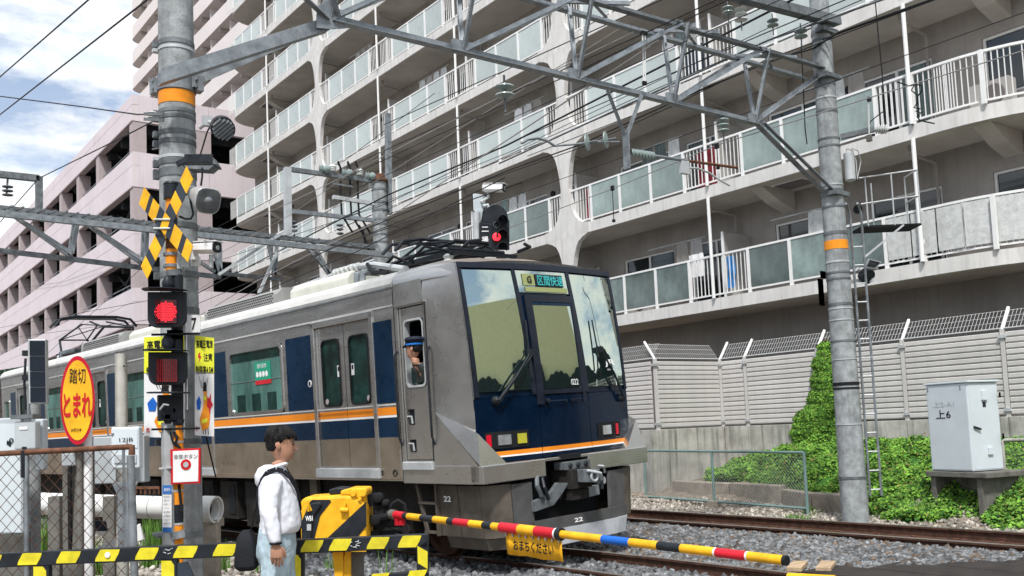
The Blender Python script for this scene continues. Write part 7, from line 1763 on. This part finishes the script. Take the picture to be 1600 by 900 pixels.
# arm mechanism and boom
mb = MB(); mb.box(G(573, 792, .05), G(586, 770, -.15)); mb.box(G(576, 840, .0), G(610, 826, -.25)); mb.prism([G(*p, -.05) for p in ((578, 820), (590, 795), (606, 800), (612, 812), (595, 830))], -pg.n*.10)
mb.prism([G(*p, .0) for p in ((582, 800), (596, 787), (606, 796), (596, 806))], -pg.n*.06)
for x, y, r_ in ((590, 778, .045), (602, 786, .03), (586, 812, .05)): mb.lathe(G(x, y, .03), pg.n, [(-.1, r_), (.02, r_), (.03, r_*.6)], 12)
mb.tube([G(x, y, -.05) for x, y in ((608, 800), (613, 787), (622, 782), (632, 788), (634, 800))], .018, 7); mb.tube([G(x, y, -.02) for x, y in ((590, 805), (600, 780), (606, 790), (612, 808))], .02, 7)
for i in range(9): mb.cbox(G(580+i*4.5, 842+random.uniform(-5, 5), -.1), .05, .06, random.uniform(.03, .09))
mb.tube([G(575, 812), at(607, 806, D=8.75)], .035, 8); gm_.part('arm_mechanism', mb, m_blackm)
bA, bB = at(606, 803, D=8.8), at(1229, 876, D=5.6)
def bx(px):  # point on the boom axis seen at pixel column px
    n_ = ray(px, 0).cross(ray(px, 900)); t = (CAM-bA).dot(n_)/(bB-bA).dot(n_); return bA+(bB-bA)*t
mb = MB(); mb.tube([bx(600), bx(618)], .045, 10); gm_.part('boom_socket', mb, m_conc_dark)
boom = MB(); segs_ = [(618, 632, m_red, .036), (632, 638, m_black, .031), (638, 659, m_yel, .03), (659, 679, m_black, .03), (679, 701, m_yel, .03), (701, 711, m_black, .03), (711, 735, m_red, .031), (735, 756, m_yel, .031), (756, 770, m_black, .031), (770, 783, m_yel, .031), (783, 812, m_red, .040), (812, 838, m_yel, .040), (838, 869, m_red, .040), (869, 872, m_white, .043), (872, 878, m_black, .047), (878, 942, m_yel, .0295), (942, 985, m_blue, .0295), (985, 1029, m_yel, .0295), (1029, 1065, m_black, .0295), (1065, 1117, m_yel, .0295), (1117, 1120, m_white, .0300), (1120, 1167, m_red, .0297), (1167, 1170, m_white, .0300), (1170, 1225, m_yel, .0295)]
for a, b, m, r_ in segs_:
    mb = MB(); mb.tube([bx(a), bx(b)], r_, 18); gm_.part('boom_section', mb, m)
mb = MB(); mb.tube([bx(1224.5), bx(1230)], .0305, 18, cap=True); gm_.part('boom_end_cap', mb, m_black)
mb = MB(); p = bx(622)-Vector((0, 0, .05)); mb.cbox(p, .05, .05, .08); p = bx(628); mb.cbox(p-Vector((0, 0, .06)), .04, .04, .05); gm_.part('boom_reflector', mb, m_red)
# hanging orange banner
ban = Thing('banner', bx(830), 'orange cloth banner with black lettering hanging under the thick red section of the boom', 'banner')
mb = MB(); vs = []; fs = []; nb = 14
tb = [(790, 0, 861-830), ]
for i in range(nb+1):
    px = 790+(877-790)*i/nb; a = bx(px); top = a-Vector((0, 0, .035)); ln = .168+.004*math.sin(i*.9)
    w_ = (bB-bA).normalized().cross(Vector((0, 0, 1))).normalized()*(.004*math.sin(i*2.3))
    vs += [top, top-Vector((0, 0, ln*.5))+w_, top-Vector((0, 0, ln))+w_*1.4+(bB-bA).normalized()*.01]
for i in range(nb):
    for j in range(2): fs.append((i*3+j, i*3+j+1, (i+1)*3+j+1, (i+1)*3+j))
mb.add(vs, fs, None, True); o = ban.part('cloth', mb, m_yel); sd = o.modifiers.new('s', 'SOLIDIFY'); sd.thickness = .003
c = bx(835)-Vector((0, 0, .12)); bd = (bB-bA).normalized(); nn_ = bd.cross(Vector((0, 0, 1))); nn_ = nn_ if nn_.dot(CAM-c) > 0 else -nn_
mb = MB(); text_mb(mb, 'おまちください', c+nn_.normalized()*.022, bd, (0, 0, 1), .46, .085, bold=.03); ban.part('lettering', mb, m_ink)
for i in range(9):
    mb = MB(); p = bx(792+i*10.3)-Vector((0, 0, .045)); mb.cbox(p+nn_.normalized()*.012, .012, .012, .03); ban.part('clip', mb, m_conc_wall)
# second boom just entering at the bottom
mb = MB(); q0, q1 = at(1232, 902, D=5.4), at(1305, 906, D=5.2); mb.tube([q0, q1], .025, 14); solo('barrier_boom', mb, m_yel, q0, 'short yellow boom piece at the very bottom edge right of the main boom tip', 'boom')
# ================================================================== big white pipe on supports
wp = Thing('white_pipe', at(200, 880, D=10.4), 'large white plastic pipe lying on posts behind the chain-link fence, open toward the right', 'pipe')
pa_, pb_ = at(66, 787, D=10.9), at(333, 796, D=10.3); d_ = (pb_-pa_).normalized()
mb = MB(); mb.lathe(pa_, d_, [(0, .125), ((pb_-pa_).length, .125), ((pb_-pa_).length, .112), ((pb_-pa_).length-.3, .112)], 28, m_whited)
mb.f = mb.f[:-2]; mb.mi = mb.mi[:-2]; mb.sm = mb.sm[:-2]; wp.part('tube', mb)
pe = pb_-d_*.12; mb = MB(); mb.lathe(pe, d_, [(0, .126), (.01, .145), (.16, .145), (.16, .125), (.02, .118)], 28, m_whited); mb.f = mb.f[:-2]; mb.mi = mb.mi[:-2]; mb.sm = mb.sm[:-2]; wp.part('socket_end', mb)
mb = MB(); mb.lathe(pe+d_*.03, -d_, [(0, .118), (.004, .118)], 20); wp.part('dark_inside', mb, m_black)
for px in (93, 139, 240): 
    n2 = ray(px, 0).cross(ray(px, 900)); t = (CAM-pa_).dot(n2)/(pb_-pa_).dot(n2); p = pa_+(pb_-pa_)*t; mb = MB(); mb.lathe(p, d_, [(0, .1275), (.006, .1275)], 24); wp.part('joint_ring', mb, m_steeld)
mb = MB(); n2 = ray(248, 0).cross(ray(248, 900)); t = (CAM-pa_).dot(n2)/(pb_-pa_).dot(n2); p = pa_+(pb_-pa_)*t; pq = Plane(250, 790, (p-CAM).dot(FH)-.14, 0); mb.prism([pq(x, y) for x, y in ((249, 786), (251, 782), (256, 782), (256, 787))], pq.n*-.004); wp.part('red_mark', mb, m_red)
for px, w_ in ((88, .13), (173, .13), (330, .16)):
    a = at(px, 775 if px < 300 else 812, D=10.35 if px > 300 else 10.3); t = Thing('pipe_support', (a.x, a.y, -.18), {88: 'mossy concrete stake holding the left end of the white pipe', 173: 'dark concrete stake in front of the middle of the white pipe', 330: 'grey concrete stand under the open end of the white pipe'}[px], 'support', 'supports of the white pipe')
    mb = MB(); mb.cbox((a.x, a.y, (a.z-.18)/2), w_, w_, a.z+.18, rz=-_A); t.part('stake', mb, m_conc_dark if px != 330 else m_conc_block, bevel=.01)
    if px == 330: mb = MB(); mb.box(at(315, 825, D=10.4), at(348, 808, D=10.6)); t.part('saddle', mb, m_conc_block, bevel=.01)
# low concrete kerb, fallen board, steel rack
tb_ = Thing('fallen_board', at(180, 850, D=8.9), 'white board lying tilted behind the chain-link fence', 'board')
q = Plane(180, 840, 8.9, 0); mb = MB(); mb.prism([q(*p) for p in ((152, 855), (218, 818), (224, 843), (158, 866))], -q.n*.03); tb_.part('board', mb, m_white, bevel=.004); mb = MB(); mb.prism([q(*p, .02) for p in ((146, 813), (165, 815), (167, 830), (144, 830))], -q.n*.02); tb_.part('tag', mb, m_navyb)
rk = Thing('pallet_rack', at(230, 765, D=11), 'small rusty slatted rack above the white pipe', 'rack')
for i in range(6): mb = MB(); mb.bar(at(213+i*7, 772, D=11), at(213+i*7, 762, D=11), .02, .02); rk.part('slat', mb, m_rust)
mb = MB(); mb.bar(at(211, 762, D=11), at(249, 762, D=11), .03, .03); rk.part('rail', mb, m_rust)
lk = Thing('low_kerb', at(280, 860, D=9.8), 'long low concrete edging behind the striped barrier rail', 'kerb')
mb = MB(); a, b = at(205, 868, D=9.9), at(400, 875, D=9.6); mb.bar((a.x, a.y, -.12), (b.x, b.y, -.12), .15, .14); lk.part('edging', mb, m_conc_block, bevel=.01)
mb = MB(); a = at(488, 882, D=8.0); mb.cbox((a.x, a.y, -.0), .22, .22, .34, rz=-_A); solo('concrete_block', mb, m_conc_dark, a, 'small square concrete base between the man and the gate machine', 'block', bevel=.01)
mb = MB(); a, b = at(505, 862, Z=-.1), at(540, 848, Z=-.1); 
kb = Thing('low_kerb', a, 'short concrete edging left of the gate machine pedestal', 'kerb'); mb.bar((a.x-.3, a.y-.1, -.10), (b.x, b.y, -.10), .15, .12); kb.part('edging', mb, m_conc_block, bevel=.01)
# ================================================================== grass
def blades(name, spots, m, label):
    mb = MB(); vs = []; fs = []
    for (x, y, z, h, n_, spread) in spots:
        for i in range(n_):
            bx_, by_ = x+random.gauss(0, spread), y+random.gauss(0, spread); a = random.uniform(0, 6.28); hh = h*random.uniform(.5, 1.1); ln = random.uniform(.05, .35)*hh; w_ = random.uniform(.004, .009)
            dx, dy = math.cos(a), math.sin(a); px_, py_ = -dy*w_, dx*w_; k = len(vs)
            vs += [(bx_-px_, by_-py_, z), (bx_+px_, by_+py_, z), (bx_+dx*ln*.4+px_*.8, by_+dy*ln*.4+py_*.8, z+hh*.6), (bx_+dx*ln*.4-px_*.8, by_+dy*ln*.4-py_*.8, z+hh*.6), (bx_+dx*ln, by_+dy*ln, z+hh)]
            fs += [(k, k+1, k+2, k+3), (k+3, k+2, k+4)]
    mb.add(vs, fs); o = ob(name, mb, m); o['kind'] = 'stuff'; o['label'] = label
sp_ = []
for px, y1, D, n_ in [(66+i*3.2, 806+12*math.sin(i*1.7), 13.6, 60) for i in range(15)]+[(232+i*4, 806+8*math.sin(i*2.1), 13.8, 55) for i in range(7)]+[(243, 768, 13.9, 8), (335, 842, 13.0, 60), (346, 846, 13.0, 60), (160, 838, 13.2, 60), (150, 845, 13.2, 40), (325, 852, 13, 40), (600, 850, 11.2, 10), (410, 862, 12.5, 30), (520, 862, 12.5, 30)]:
    a = at(px, y1, D=D); sp_.append((a.x, a.y, -.15, a.z+.15, n_, .06))
blades('grass', sp_, m_grass, 'tall green grass growing around the white pipe and posts')
sp_ = []
for _ in range(60):
    px = random.uniform(1360, 1520); a = at(px, random.uniform(795, 812), Z=-.02); sp_.append((a.x, a.y, hground(a.x, a.y), .10, 30, .09))
for _ in range(14):
    a = at(random.uniform(1230, 1270), random.uniform(790, 806), Z=0); sp_.append((a.x, a.y, hground(a.x, a.y), .10, 22, .07))
blades('grass', sp_, m_grass, 'short grass tufts at the foot of the ivy beside the rail')
# ================================================================== railway signal with camera
SGX = 10.2
def s_(x, y, dx=0): return at(x, y, X=SGX+dx)
rs_ = Thing('railway_signal', (SGX, s_(745, 390).y, -.15), 'black round-topped railway signal with one red light above the train roof', 'railway signal')
SG_D = (s_(770, 350)-CAM).dot(FH); pk = Plane(770, 350, SG_D, 8)
mb = MB(); pts = [(754, 390), (754, 345)]+[(774+20*math.cos(t), 342-22*math.sin(t)) for t in np.linspace(math.pi, 0, 16)]+[(796, 345), (796, 390)]
mb.prism([pk(*p) for p in pts], -pk.n*.05); rs_.part('target_board', mb, m_black)
mb = MB(); mb.prism([pk(*p, .04) for p in ((749, 391), (749, 347), (769, 350), (769, 391))], -pk.n*.08); rs_.part('name_plate', mb, m_black, bevel=.01)
mb = MB(); text_mb(mb, '二', pk(758, 358, .046), pk.r, (0, 0, 1), .13, .09, bold=.02); text_mb(mb, '場', pk(758, 374, .046), pk.r, (0, 0, 1), .12, .11, bold=.02); rs_.part('lettering', mb, m_inkw)
for x, y, m in ((780, 346, m_black), (780, 368, m_redlamp), (780, 388, m_black)):
    if m is not m_black:
        mb = MB(); mb.lathe(pk(776, 370, .06), pk.n, [(0, .075), (.01, .05)], 18); rs_.part('lit_lamp', mb, m_redlamp)
    mb = MB(); c = pk(783, y, .01); n_ = pk.n; r_ = .10; vs = []; fs = []
    for i in range(15):
        t = -.5+ (math.pi+1.0)*i/14; d_ = pk.r*math.cos(t)*r_+Vector((0, 0, 1))*math.sin(t)*r_; vs += [c+d_, c+d_+n_*.26+Vector((0, 0, -.03))]
    for i in range(14): fs.append((2*i, 2*i+2, 2*i+3, 2*i+1))
    mb.add(vs, fs, None, True); o = rs_.part('hood', mb, m_black); sd = o.modifiers.new('s', 'SOLIDIFY'); sd.thickness = .01
mb = MB(); mb.ring(pk(776, 351, .02), pk.n, .06, .006, 18); rs_.part('unlit_ring', mb, m_steeld)
mb = MB(); a = pk(747, 398, -.12); mb.tube([(a.x, a.y, -.15), (a.x, a.y, pk(747, 330).z)], .075, 12); rs_.part('post', mb, m_steell)
mb = MB(); mb.box(pk(741, 330, -.05), pk(757, 305, -.2)); mb.box(pk(744, 345, -.05), pk(752, 328, -.15)); mb.tube([pk(765, 328, -.1), pk(762, 320, -.1), pk(755, 322, -.1)], .03, 8); rs_.part('control_box', mb, m_cabw, bevel=.01)
mb = MB(); mb.tube([pk(763, 300, -.1), pk(763, 308, -.1), pk(752, 316, -.1)], .03, 8, m_steell); mb.tube([pk(757, 325, -.05), pk(754, 340, -.02), pk(752, 350, -.02)], .015, 6, m_blackm); rs_.part('camera_mount', mb)
cctv(pk(755, 294, -.1), R0*1+FH*(-.35)+Vector((0, 0, -.13)), 'white security camera on top of the railway signal', .40, sc=1.35)
# ================================================================== green-framed mesh fence on the far side
ga, gb2 = at(1010, 780, Z=-.05), at(1262, 800, Z=-.05); ge = Thing('mesh_fence', ga, 'low wire mesh fence in a green-grey tube frame beyond the far rail', 'fence')
dG = (gb2-ga); hG = 1.0
def gf(t, z): return ga+dG*t+Vector((0, 0, z))
zt0 = at(1010, 704, X=ga.x).z-ga.z; zt1 = at(1259, 707, X=gb2.x).z-gb2.z
tops = lambda t: zt0+(zt1-zt0)*t
for t in (0, .48, 1):
    mb = MB(); mb.tube([gf(t, -.15), gf(t, tops(t))], .028, 8); ge.part('post', mb, m_greenf)
    if t < .9: mb = MB(); mb.cbox(gf(t, .0), .22, .22, .16); ge.part('footing', mb, m_conc_block, bevel=.01)
mb = MB(); mb.tube([gf(0, tops(0)), gf(1, tops(1))], .024, 8); mb.tube([gf(0, .06), gf(1, .06)], .024, 8); ge.part('rail', mb, m_greenf)
mb = MB(); LG = dG.length; n_ = int((LG+1)/.075)
for i in range(n_):
    for sgn in (1, -1):
        u0 = i*.075; p, q = ((u0, 0), (u0-.95, 1)) if sgn > 0 else ((u0-.95, 0), (u0, 1))
        t0, t1 = 0, 1; dx = q[0]-p[0]
        for lim_, sg_ in ((0, 1), (LG, -1)):
            fa, fb = (p[0]-lim_)*sg_, (q[0]-lim_)*sg_
            if fa < 0 and fb < 0: t0 = 2; break
            if fa < 0: t0 = max(t0, fa/(fa-fb))
            elif fb < 0: t1 = min(t1, fa/(fa-fb))
        if t0 >= t1: continue
        A3 = [gf((p[0]+dx*t)/LG, .06+(tops(.5)-.06)*t) for t in (t0, t1)]; mb.tube(A3, .003, 3, None, cap=False)
ge.part('mesh', mb, m_steell, kind='stuff')
# right-hand relay cabinet
ra, rb2 = at(1456, 735, Z=.72), at(1521, 737, Z=.72); rc = at(1562, 728, Z=.72); ctop = at(1456, 602, X=ra.x).z
cab2 = Thing('relay_cabinet', ra, 'pale blue-grey relay cabinet with two doors and black lettering right of the concrete pole', 'cabinet')
va = rb2-ra; va.z = 0; vb = Vector((va.y, -va.x, 0)).normalized()*-.62; vb = vb if vb.dot(rc-rb2) > 0 else -vb; hC = ctop-.72
mb = MB(); mb.frame(ra, va, vb, (0, 0, hC)); cab2.part('case', mb, m_cabw, bevel=.015)
mb = MB(); e = va*.04; mb.frame(ra-e-vb*.03+Vector((0, 0, hC+.002)), va*1.08, vb*1.06, (0, 0, .03)); cab2.part('lid', mb, m_cabw, bevel=.008)
nv = -vb.normalized(); ns = va.normalized(); up = Vector((0, 0, 1))
def cf_(u, v, off=.004): return ra+va*u+up*(hC*v)+nv*off
mb = MB(); mb.prism([cf_(u, v) for u, v in ((.03, .02), (.97, .02), (.97, .985), (.03, .985))], -nv*.003); cab2.part('door', mb, m_cabw)
def cs_(u, v, off=.004): return rb2+vb*u+up*(hC*v)+ns*off
mb = MB(); mb.prism([cs_(u, v) for u, v in ((.03, .02), (.97, .02), (.97, .985), (.03, .985))], -ns*.003); cab2.part('door', mb, m_cabw)
mb = MB(); text_mb(mb, '上6', cf_(.40, .655, .008), va, up, .28, .13, bold=.01); cab2.part('lettering', mb, m_ink)
mb = MB(); text_mb(mb, '上2-A1', cf_(.42, .77, .007), va, up, .40, .09, bold=.01); cab2.part('faded_lettering', mb, m_greyl)
for v in (.82, .35): mb = MB(); mb.box(cs_(.88, v, .0), cs_(1.0, v+.06, .05)); cab2.part('hinge', mb, m_cabw)
mb = MB(); mb.prism([cs_(u, v, .03) for u, v in ((.42, .80), (.60, .80), (.60, .90), (.42, .90))], -ns*.03); mb.prism([cs_(u, v, .03) for u, v in ((.5, .18), (.66, .18), (.66, .26), (.5, .26))], -ns*.03); cab2.part('latch', mb, m_cabw); mb = MB(); mb.prism([cs_(u, v, .01) for u, v in ((.46, .72), (.56, .72), (.56, .78), (.46, .78))], -ns*.01); mb.tube([cs_(.1, .50, .02), cs_(.3, .47, .03)], .016, 6); cab2.part('handle', mb, m_black)
mb = MB()
for u in (.06, .85):
    for v in (.93, .96): mb.lathe(cf_(u, v, .006), nv, [(0, .01), (.004, .01)], 8)
cab2.part('bolt', mb, m_black)
# its stand
st = Thing('concrete_stand', ra+Vector((0, 0, -.7)), 'low dark concrete table stand under the pale relay cabinet', 'stand')
mb = MB(); mb.frame(ra-va*.1-vb*.08-Vector((0, 0, .09)), va*1.45, vb*1.4, (0, 0, .08)); st.part('slab', mb, m_conc_dark, bevel=.01)
for u in (-.05, 1.05): mb = MB(); mb.frame(ra+va*u-Vector((0, 0, .75)), va*.12, vb*1.2, (0, 0, .655)); st.part('leg', mb, m_conc_dark, bevel=.01)
mb = MB(); mb.frame(ra+vb*.5-Vector((0, 0, .75)), va*1.05, vb*.05, (0, 0, .65)); st.part('back_panel', mb, m_conc_dark)
# right edge fence
ea = at(1574, 790, Z=.05); ef = Thing('chain_link_fence', ea, 'short chain-link fence with a rounded rusty corner tube at the right edge', 'fence')
etz = at(1572, 688, X=ea.x).z; eb_ = ea+Vector((1.3, -.9, 0))*0+Vector((.35, -1.6, 0))
mb = MB(); mb.tube([ea, (ea.x, ea.y, etz-.03), (ea.x+.01, ea.y-.04, etz), (eb_.x, eb_.y, etz)], .032, 10); ef.part('frame', mb, m_conc_wall)
mb = MB(); mb.cbox(ea+Vector((0, 0, -.0)), .25, .25, .25); ef.part('footing', mb, m_conc_dark, bevel=.02)
mb = MB()
for i in range(26):
    u = i*.07
    for s2 in (1, -1):
        p = ea.lerp(eb_, u/1.64) if u < 1.64 else None
        if p is None: continue
        dz = etz-.1; t2 = u/1.64+s2*dz*.9/1.64; tt = max(0, min(1, t2)); f_ = (tt-u/1.64)/(t2-u/1.64) if t2 != u/1.64 else 1
        q = ea.lerp(eb_, tt); mb.tube([(p.x, p.y, .1), (q.x, q.y, .1+dz*f_)], .003, 3, None, cap=False); mb.tube([(p.x, p.y, etz), (q.x, q.y, etz-dz*f_)], .003, 3, None, cap=False)
ef.part('mesh', mb, m_steeld, kind='stuff')
# stump / stones
for x, y, s2, lab in ((1515, 800, .16, 'dark cut stump in the ivy under the cabinet'), (1337, 792, .12, 'pale stone at the foot of the right pole')):
    a = at(x, y, Z=.0); mb = MB(); mb.loft([[Vector((a.x+s2*math.cos(t)*k*(1+.2*math.sin(3*t)), a.y+s2*math.sin(t)*k, z)) for t in np.linspace(0, 5.8, 9)] for z, k in ((-.1, 1.1), (.05, 1), (.12, .9), (.13, .5))]); solo('stump' if s2 > .14 else 'stone', mb, m_conc_dark if s2 > .14 else m_conc_wall, a, lab, 'stump' if s2 > .14 else 'stone')
a = at(1475, 797, Z=.0); mb = MB(); mb.lathe(a, (0, 0, 1), [(0, .03), (.10, .03), (.14, .012), (.17, .012)], 12); solo('bottle', mb, m_yglass, a, 'small yellowish bottle standing in the grass below the cabinet', 'bottle')
# ================================================================== ivy
def leaves(name, P, N_, size, m, label):
    """pointed two-face leaves at P, normals N_"""
    n = len(P); P = np.array(P); N_ = np.array(N_)+rng.normal(scale=.42, size=(n, 3)); N_ /= np.linalg.norm(N_, axis=1)[:, None]
    a = rng.normal(size=(n, 3)); a[:, 2] -= .8; T_ = a-N_*(a*N_).sum(1)[:, None]; T_ /= np.linalg.norm(T_, axis=1)[:, None]; B2 = np.cross(N_, T_); s2 = size*(.5+.95*rng.random((n, 1))**1.6)
    v = np.stack([P-T_*s2*.5, P+B2*s2*.42-T_*s2*.15-N_*s2*.1, P+T_*s2*.55-N_*s2*.12, P-B2*s2*.42-T_*s2*.15-N_*s2*.1], 1)
    f = np.array([(0, 1, 2), (0, 2, 3)]); F = (f[None]+4*np.arange(n)[:, None, None]).reshape(-1)
    me = bpy.data.meshes.new(name); me.vertices.add(4*n); me.vertices.foreach_set('co', v.reshape(-1).astype(np.float32)); me.loops.add(6*n); me.loops.foreach_set('vertex_index', F.astype(np.int32)); me.polygons.add(2*n); me.polygons.foreach_set('loop_start', np.arange(0, 6*n, 3, dtype=np.int32)); me.polygons.foreach_set('loop_total', np.full(2*n, 3, np.int32)); me.materials.append(m); me.update(calc_edges=True)
    o = bpy.data.objects.new(name, me); COL.objects.link(o); o['kind'] = 'stuff'; o['label'] = label
def ivy_mask(X, Y):
    """where the ivy carpet grows on the bank"""
    lo = 15.55+.25*math.sin(Y*1.9)+.15*math.sin(Y*4.3)
    if Y > 10.6: return X > lo+.15+.12*(Y-10.6) and Y < 15.0+.2*math.sin(X*3)
    if Y > 9.3: return X > lo-.35
    if Y > 8.7: return X > 14.05+.25*math.sin(Y*2.7)+.2*math.cos(Y*5.1)
    if Y > 6.2: return X > 13.62+.12*math.sin(Y*2.7)+.1*math.cos(Y*5.1)
    return X > 14.9+.2*math.sin(Y*3)
P, Nn, P2_, N2 = [], [], [], []
for _ in range(190000):
    X = random.uniform(13.5, 18.15); Y = random.uniform(3.2, 15.3)
    if not ivy_mask(X, Y): continue
    h = hground(X, Y); lump = .10*math.sin(X*4.1+Y*2.3)*math.sin(Y*3.7-X)+.07*math.sin(X*9)*math.sin(Y*8)
    z = h+.10+lump+random.uniform(-.06, .06); e = .12*math.cos(X*4.1+Y*2.3)
    nrm = (-.55-e, -.15+e, 1)
    (P if random.random() < .72 else P2_).append((X, Y, z if random.random() < .72 else z-.05)); 
Nn = [(-.55, -.2, 1)]*len(P); N2 = [(-.55, -.2, 1)]*len(P2_)
# climbing tongue on the louvre fence behind the pole
pl_ = Plane(1275, 620, 1, 0)
def fence_pt(x, y, off): return at(x, y, X=18.17-off)
edgeL = [(535, 1283), (550, 1276), (570, 1270), (600, 1268), (630, 1262), (650, 1243), (662, 1237), (690, 1235), (715, 1230)]
for _ in range(30000):
    y = random.uniform(535, 715); xl = np.interp(y, [a for a, b in edgeL], [b for a, b in edgeL])+2.2*math.sin(y*.23)+1.5*math.sin(y*.61+1); xr = 1316 if y > 560 else 1297+(y-535)*.7
    x = random.uniform(xl, xr); bulge = .03+.20*math.sin(min(1, max(0, (x-xl)/60))*math.pi*.8)*min(1, (y-530)/60)
    a = fence_pt(x, y, bulge+random.uniform(-.05, .03)); (P if random.random() < .7 else P2_).append(tuple(a))
Nn += [(-1, -.25, .35)]*(len(P)-len(Nn)); N2 += [(-1, -.25, .35)]*(len(P2_)-len(N2))
leaves('ivy', P, Nn, .054, m_leaf, 'bright green ivy covering the bank and climbing the louvre fence behind the right pole')
m_leafdry = mat('dry leaf', (.22, .16, .06), .9, var=.4, scale=5); island(m_leafdry, .5)
kd = [i for i in range(len(P2_)) if i % 34 == 0]; leaves('dry_leaves', [(P2_[i][0], P2_[i][1], P2_[i][2]+.06) for i in kd], [N2[i] for i in kd], .05, m_leafdry, 'dry yellow-brown leaves among the ivy')
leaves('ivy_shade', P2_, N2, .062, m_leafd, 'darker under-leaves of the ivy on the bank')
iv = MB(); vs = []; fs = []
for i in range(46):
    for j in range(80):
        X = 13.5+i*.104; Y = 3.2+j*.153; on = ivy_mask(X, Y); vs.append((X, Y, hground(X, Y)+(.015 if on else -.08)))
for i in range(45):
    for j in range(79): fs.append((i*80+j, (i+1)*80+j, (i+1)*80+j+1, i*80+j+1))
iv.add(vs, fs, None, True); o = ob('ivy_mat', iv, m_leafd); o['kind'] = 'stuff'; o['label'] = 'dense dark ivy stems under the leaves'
# ================================================================== station canopy at the far left
sc_ = Thing('platform_canopy', at(30, 570, D=42), 'green corrugated platform canopy roof at the far left behind the train', 'canopy')
a, b = at(-60, 588, D=38), at(115, 560, D=62); mb = MB(); d_ = b-a
for i in range(26):
    p = a+d_*(i/26); mb.prism([p, p+Vector((.5, .0, .1)), p+Vector((.5, 0, -.35)), p+Vector((0, 0, -.35))], d_/26*.7)
sc_.part('roof_edge', mb, m_greenroof)
mb = MB(); mb.frame(a+Vector((.3, 0, -1.3)), d_, Vector((3, 1, 0)), (0, 0, .85)); sc_.part('fascia', mb, m_blackm)
# trees far behind to close the horizon between the buildings
def tree(P, h, r_, label):
    t = Thing('tree', P, label, 'tree'); mb = MB(); P = Vector(P); mb.tube([P, P+Vector((.1, 0, h*.4)), P+Vector((.0, .1, h*.8))], [.22, .15, .05], 8)
    for i in range(6):
        a = i*1.05; mb.tube([P+Vector((0, 0, h*(.35+.07*i))), P+Vector((math.cos(a)*r_*.7, math.sin(a)*r_*.7, h*(.5+.07*i)))], [.08, .02], 5)
    t.part('trunk', mb, m_rustd); pts = []; vs = []; fs = []
    cl = [(random.gauss(0, r_*.45), random.gauss(0, r_*.45), h*random.uniform(.45, 1.0)) for _ in range(26)]
    for (x, y, z) in cl:
        for _ in range(90):
            v = Vector((random.gauss(0, .45), random.gauss(0, .45), random.gauss(0, .35)))+Vector((x, y, z))+P; n_ = Vector((random.gauss(0, 1), random.gauss(0, 1), random.gauss(.6, 1))).normalized(); a_ = n_.orthogonal().normalized()*.13; b_ = n_.cross(a_)
            k = len(vs); vs += [v-a_, v+b_*.6, v+a_, v-b_*.6]; fs.append((k, k+1, k+2, k+3))
    mb = MB(); mb.add(vs, fs); t.part('crown', mb, m_leafd)
tree((2.5, 60, -.1), 5.5, 2.6, 'dark bushy tree behind the train at the far left')
# things seen mirrored in the windscreen: low hedge and street behind the camera side
for i in range(3):
    pass
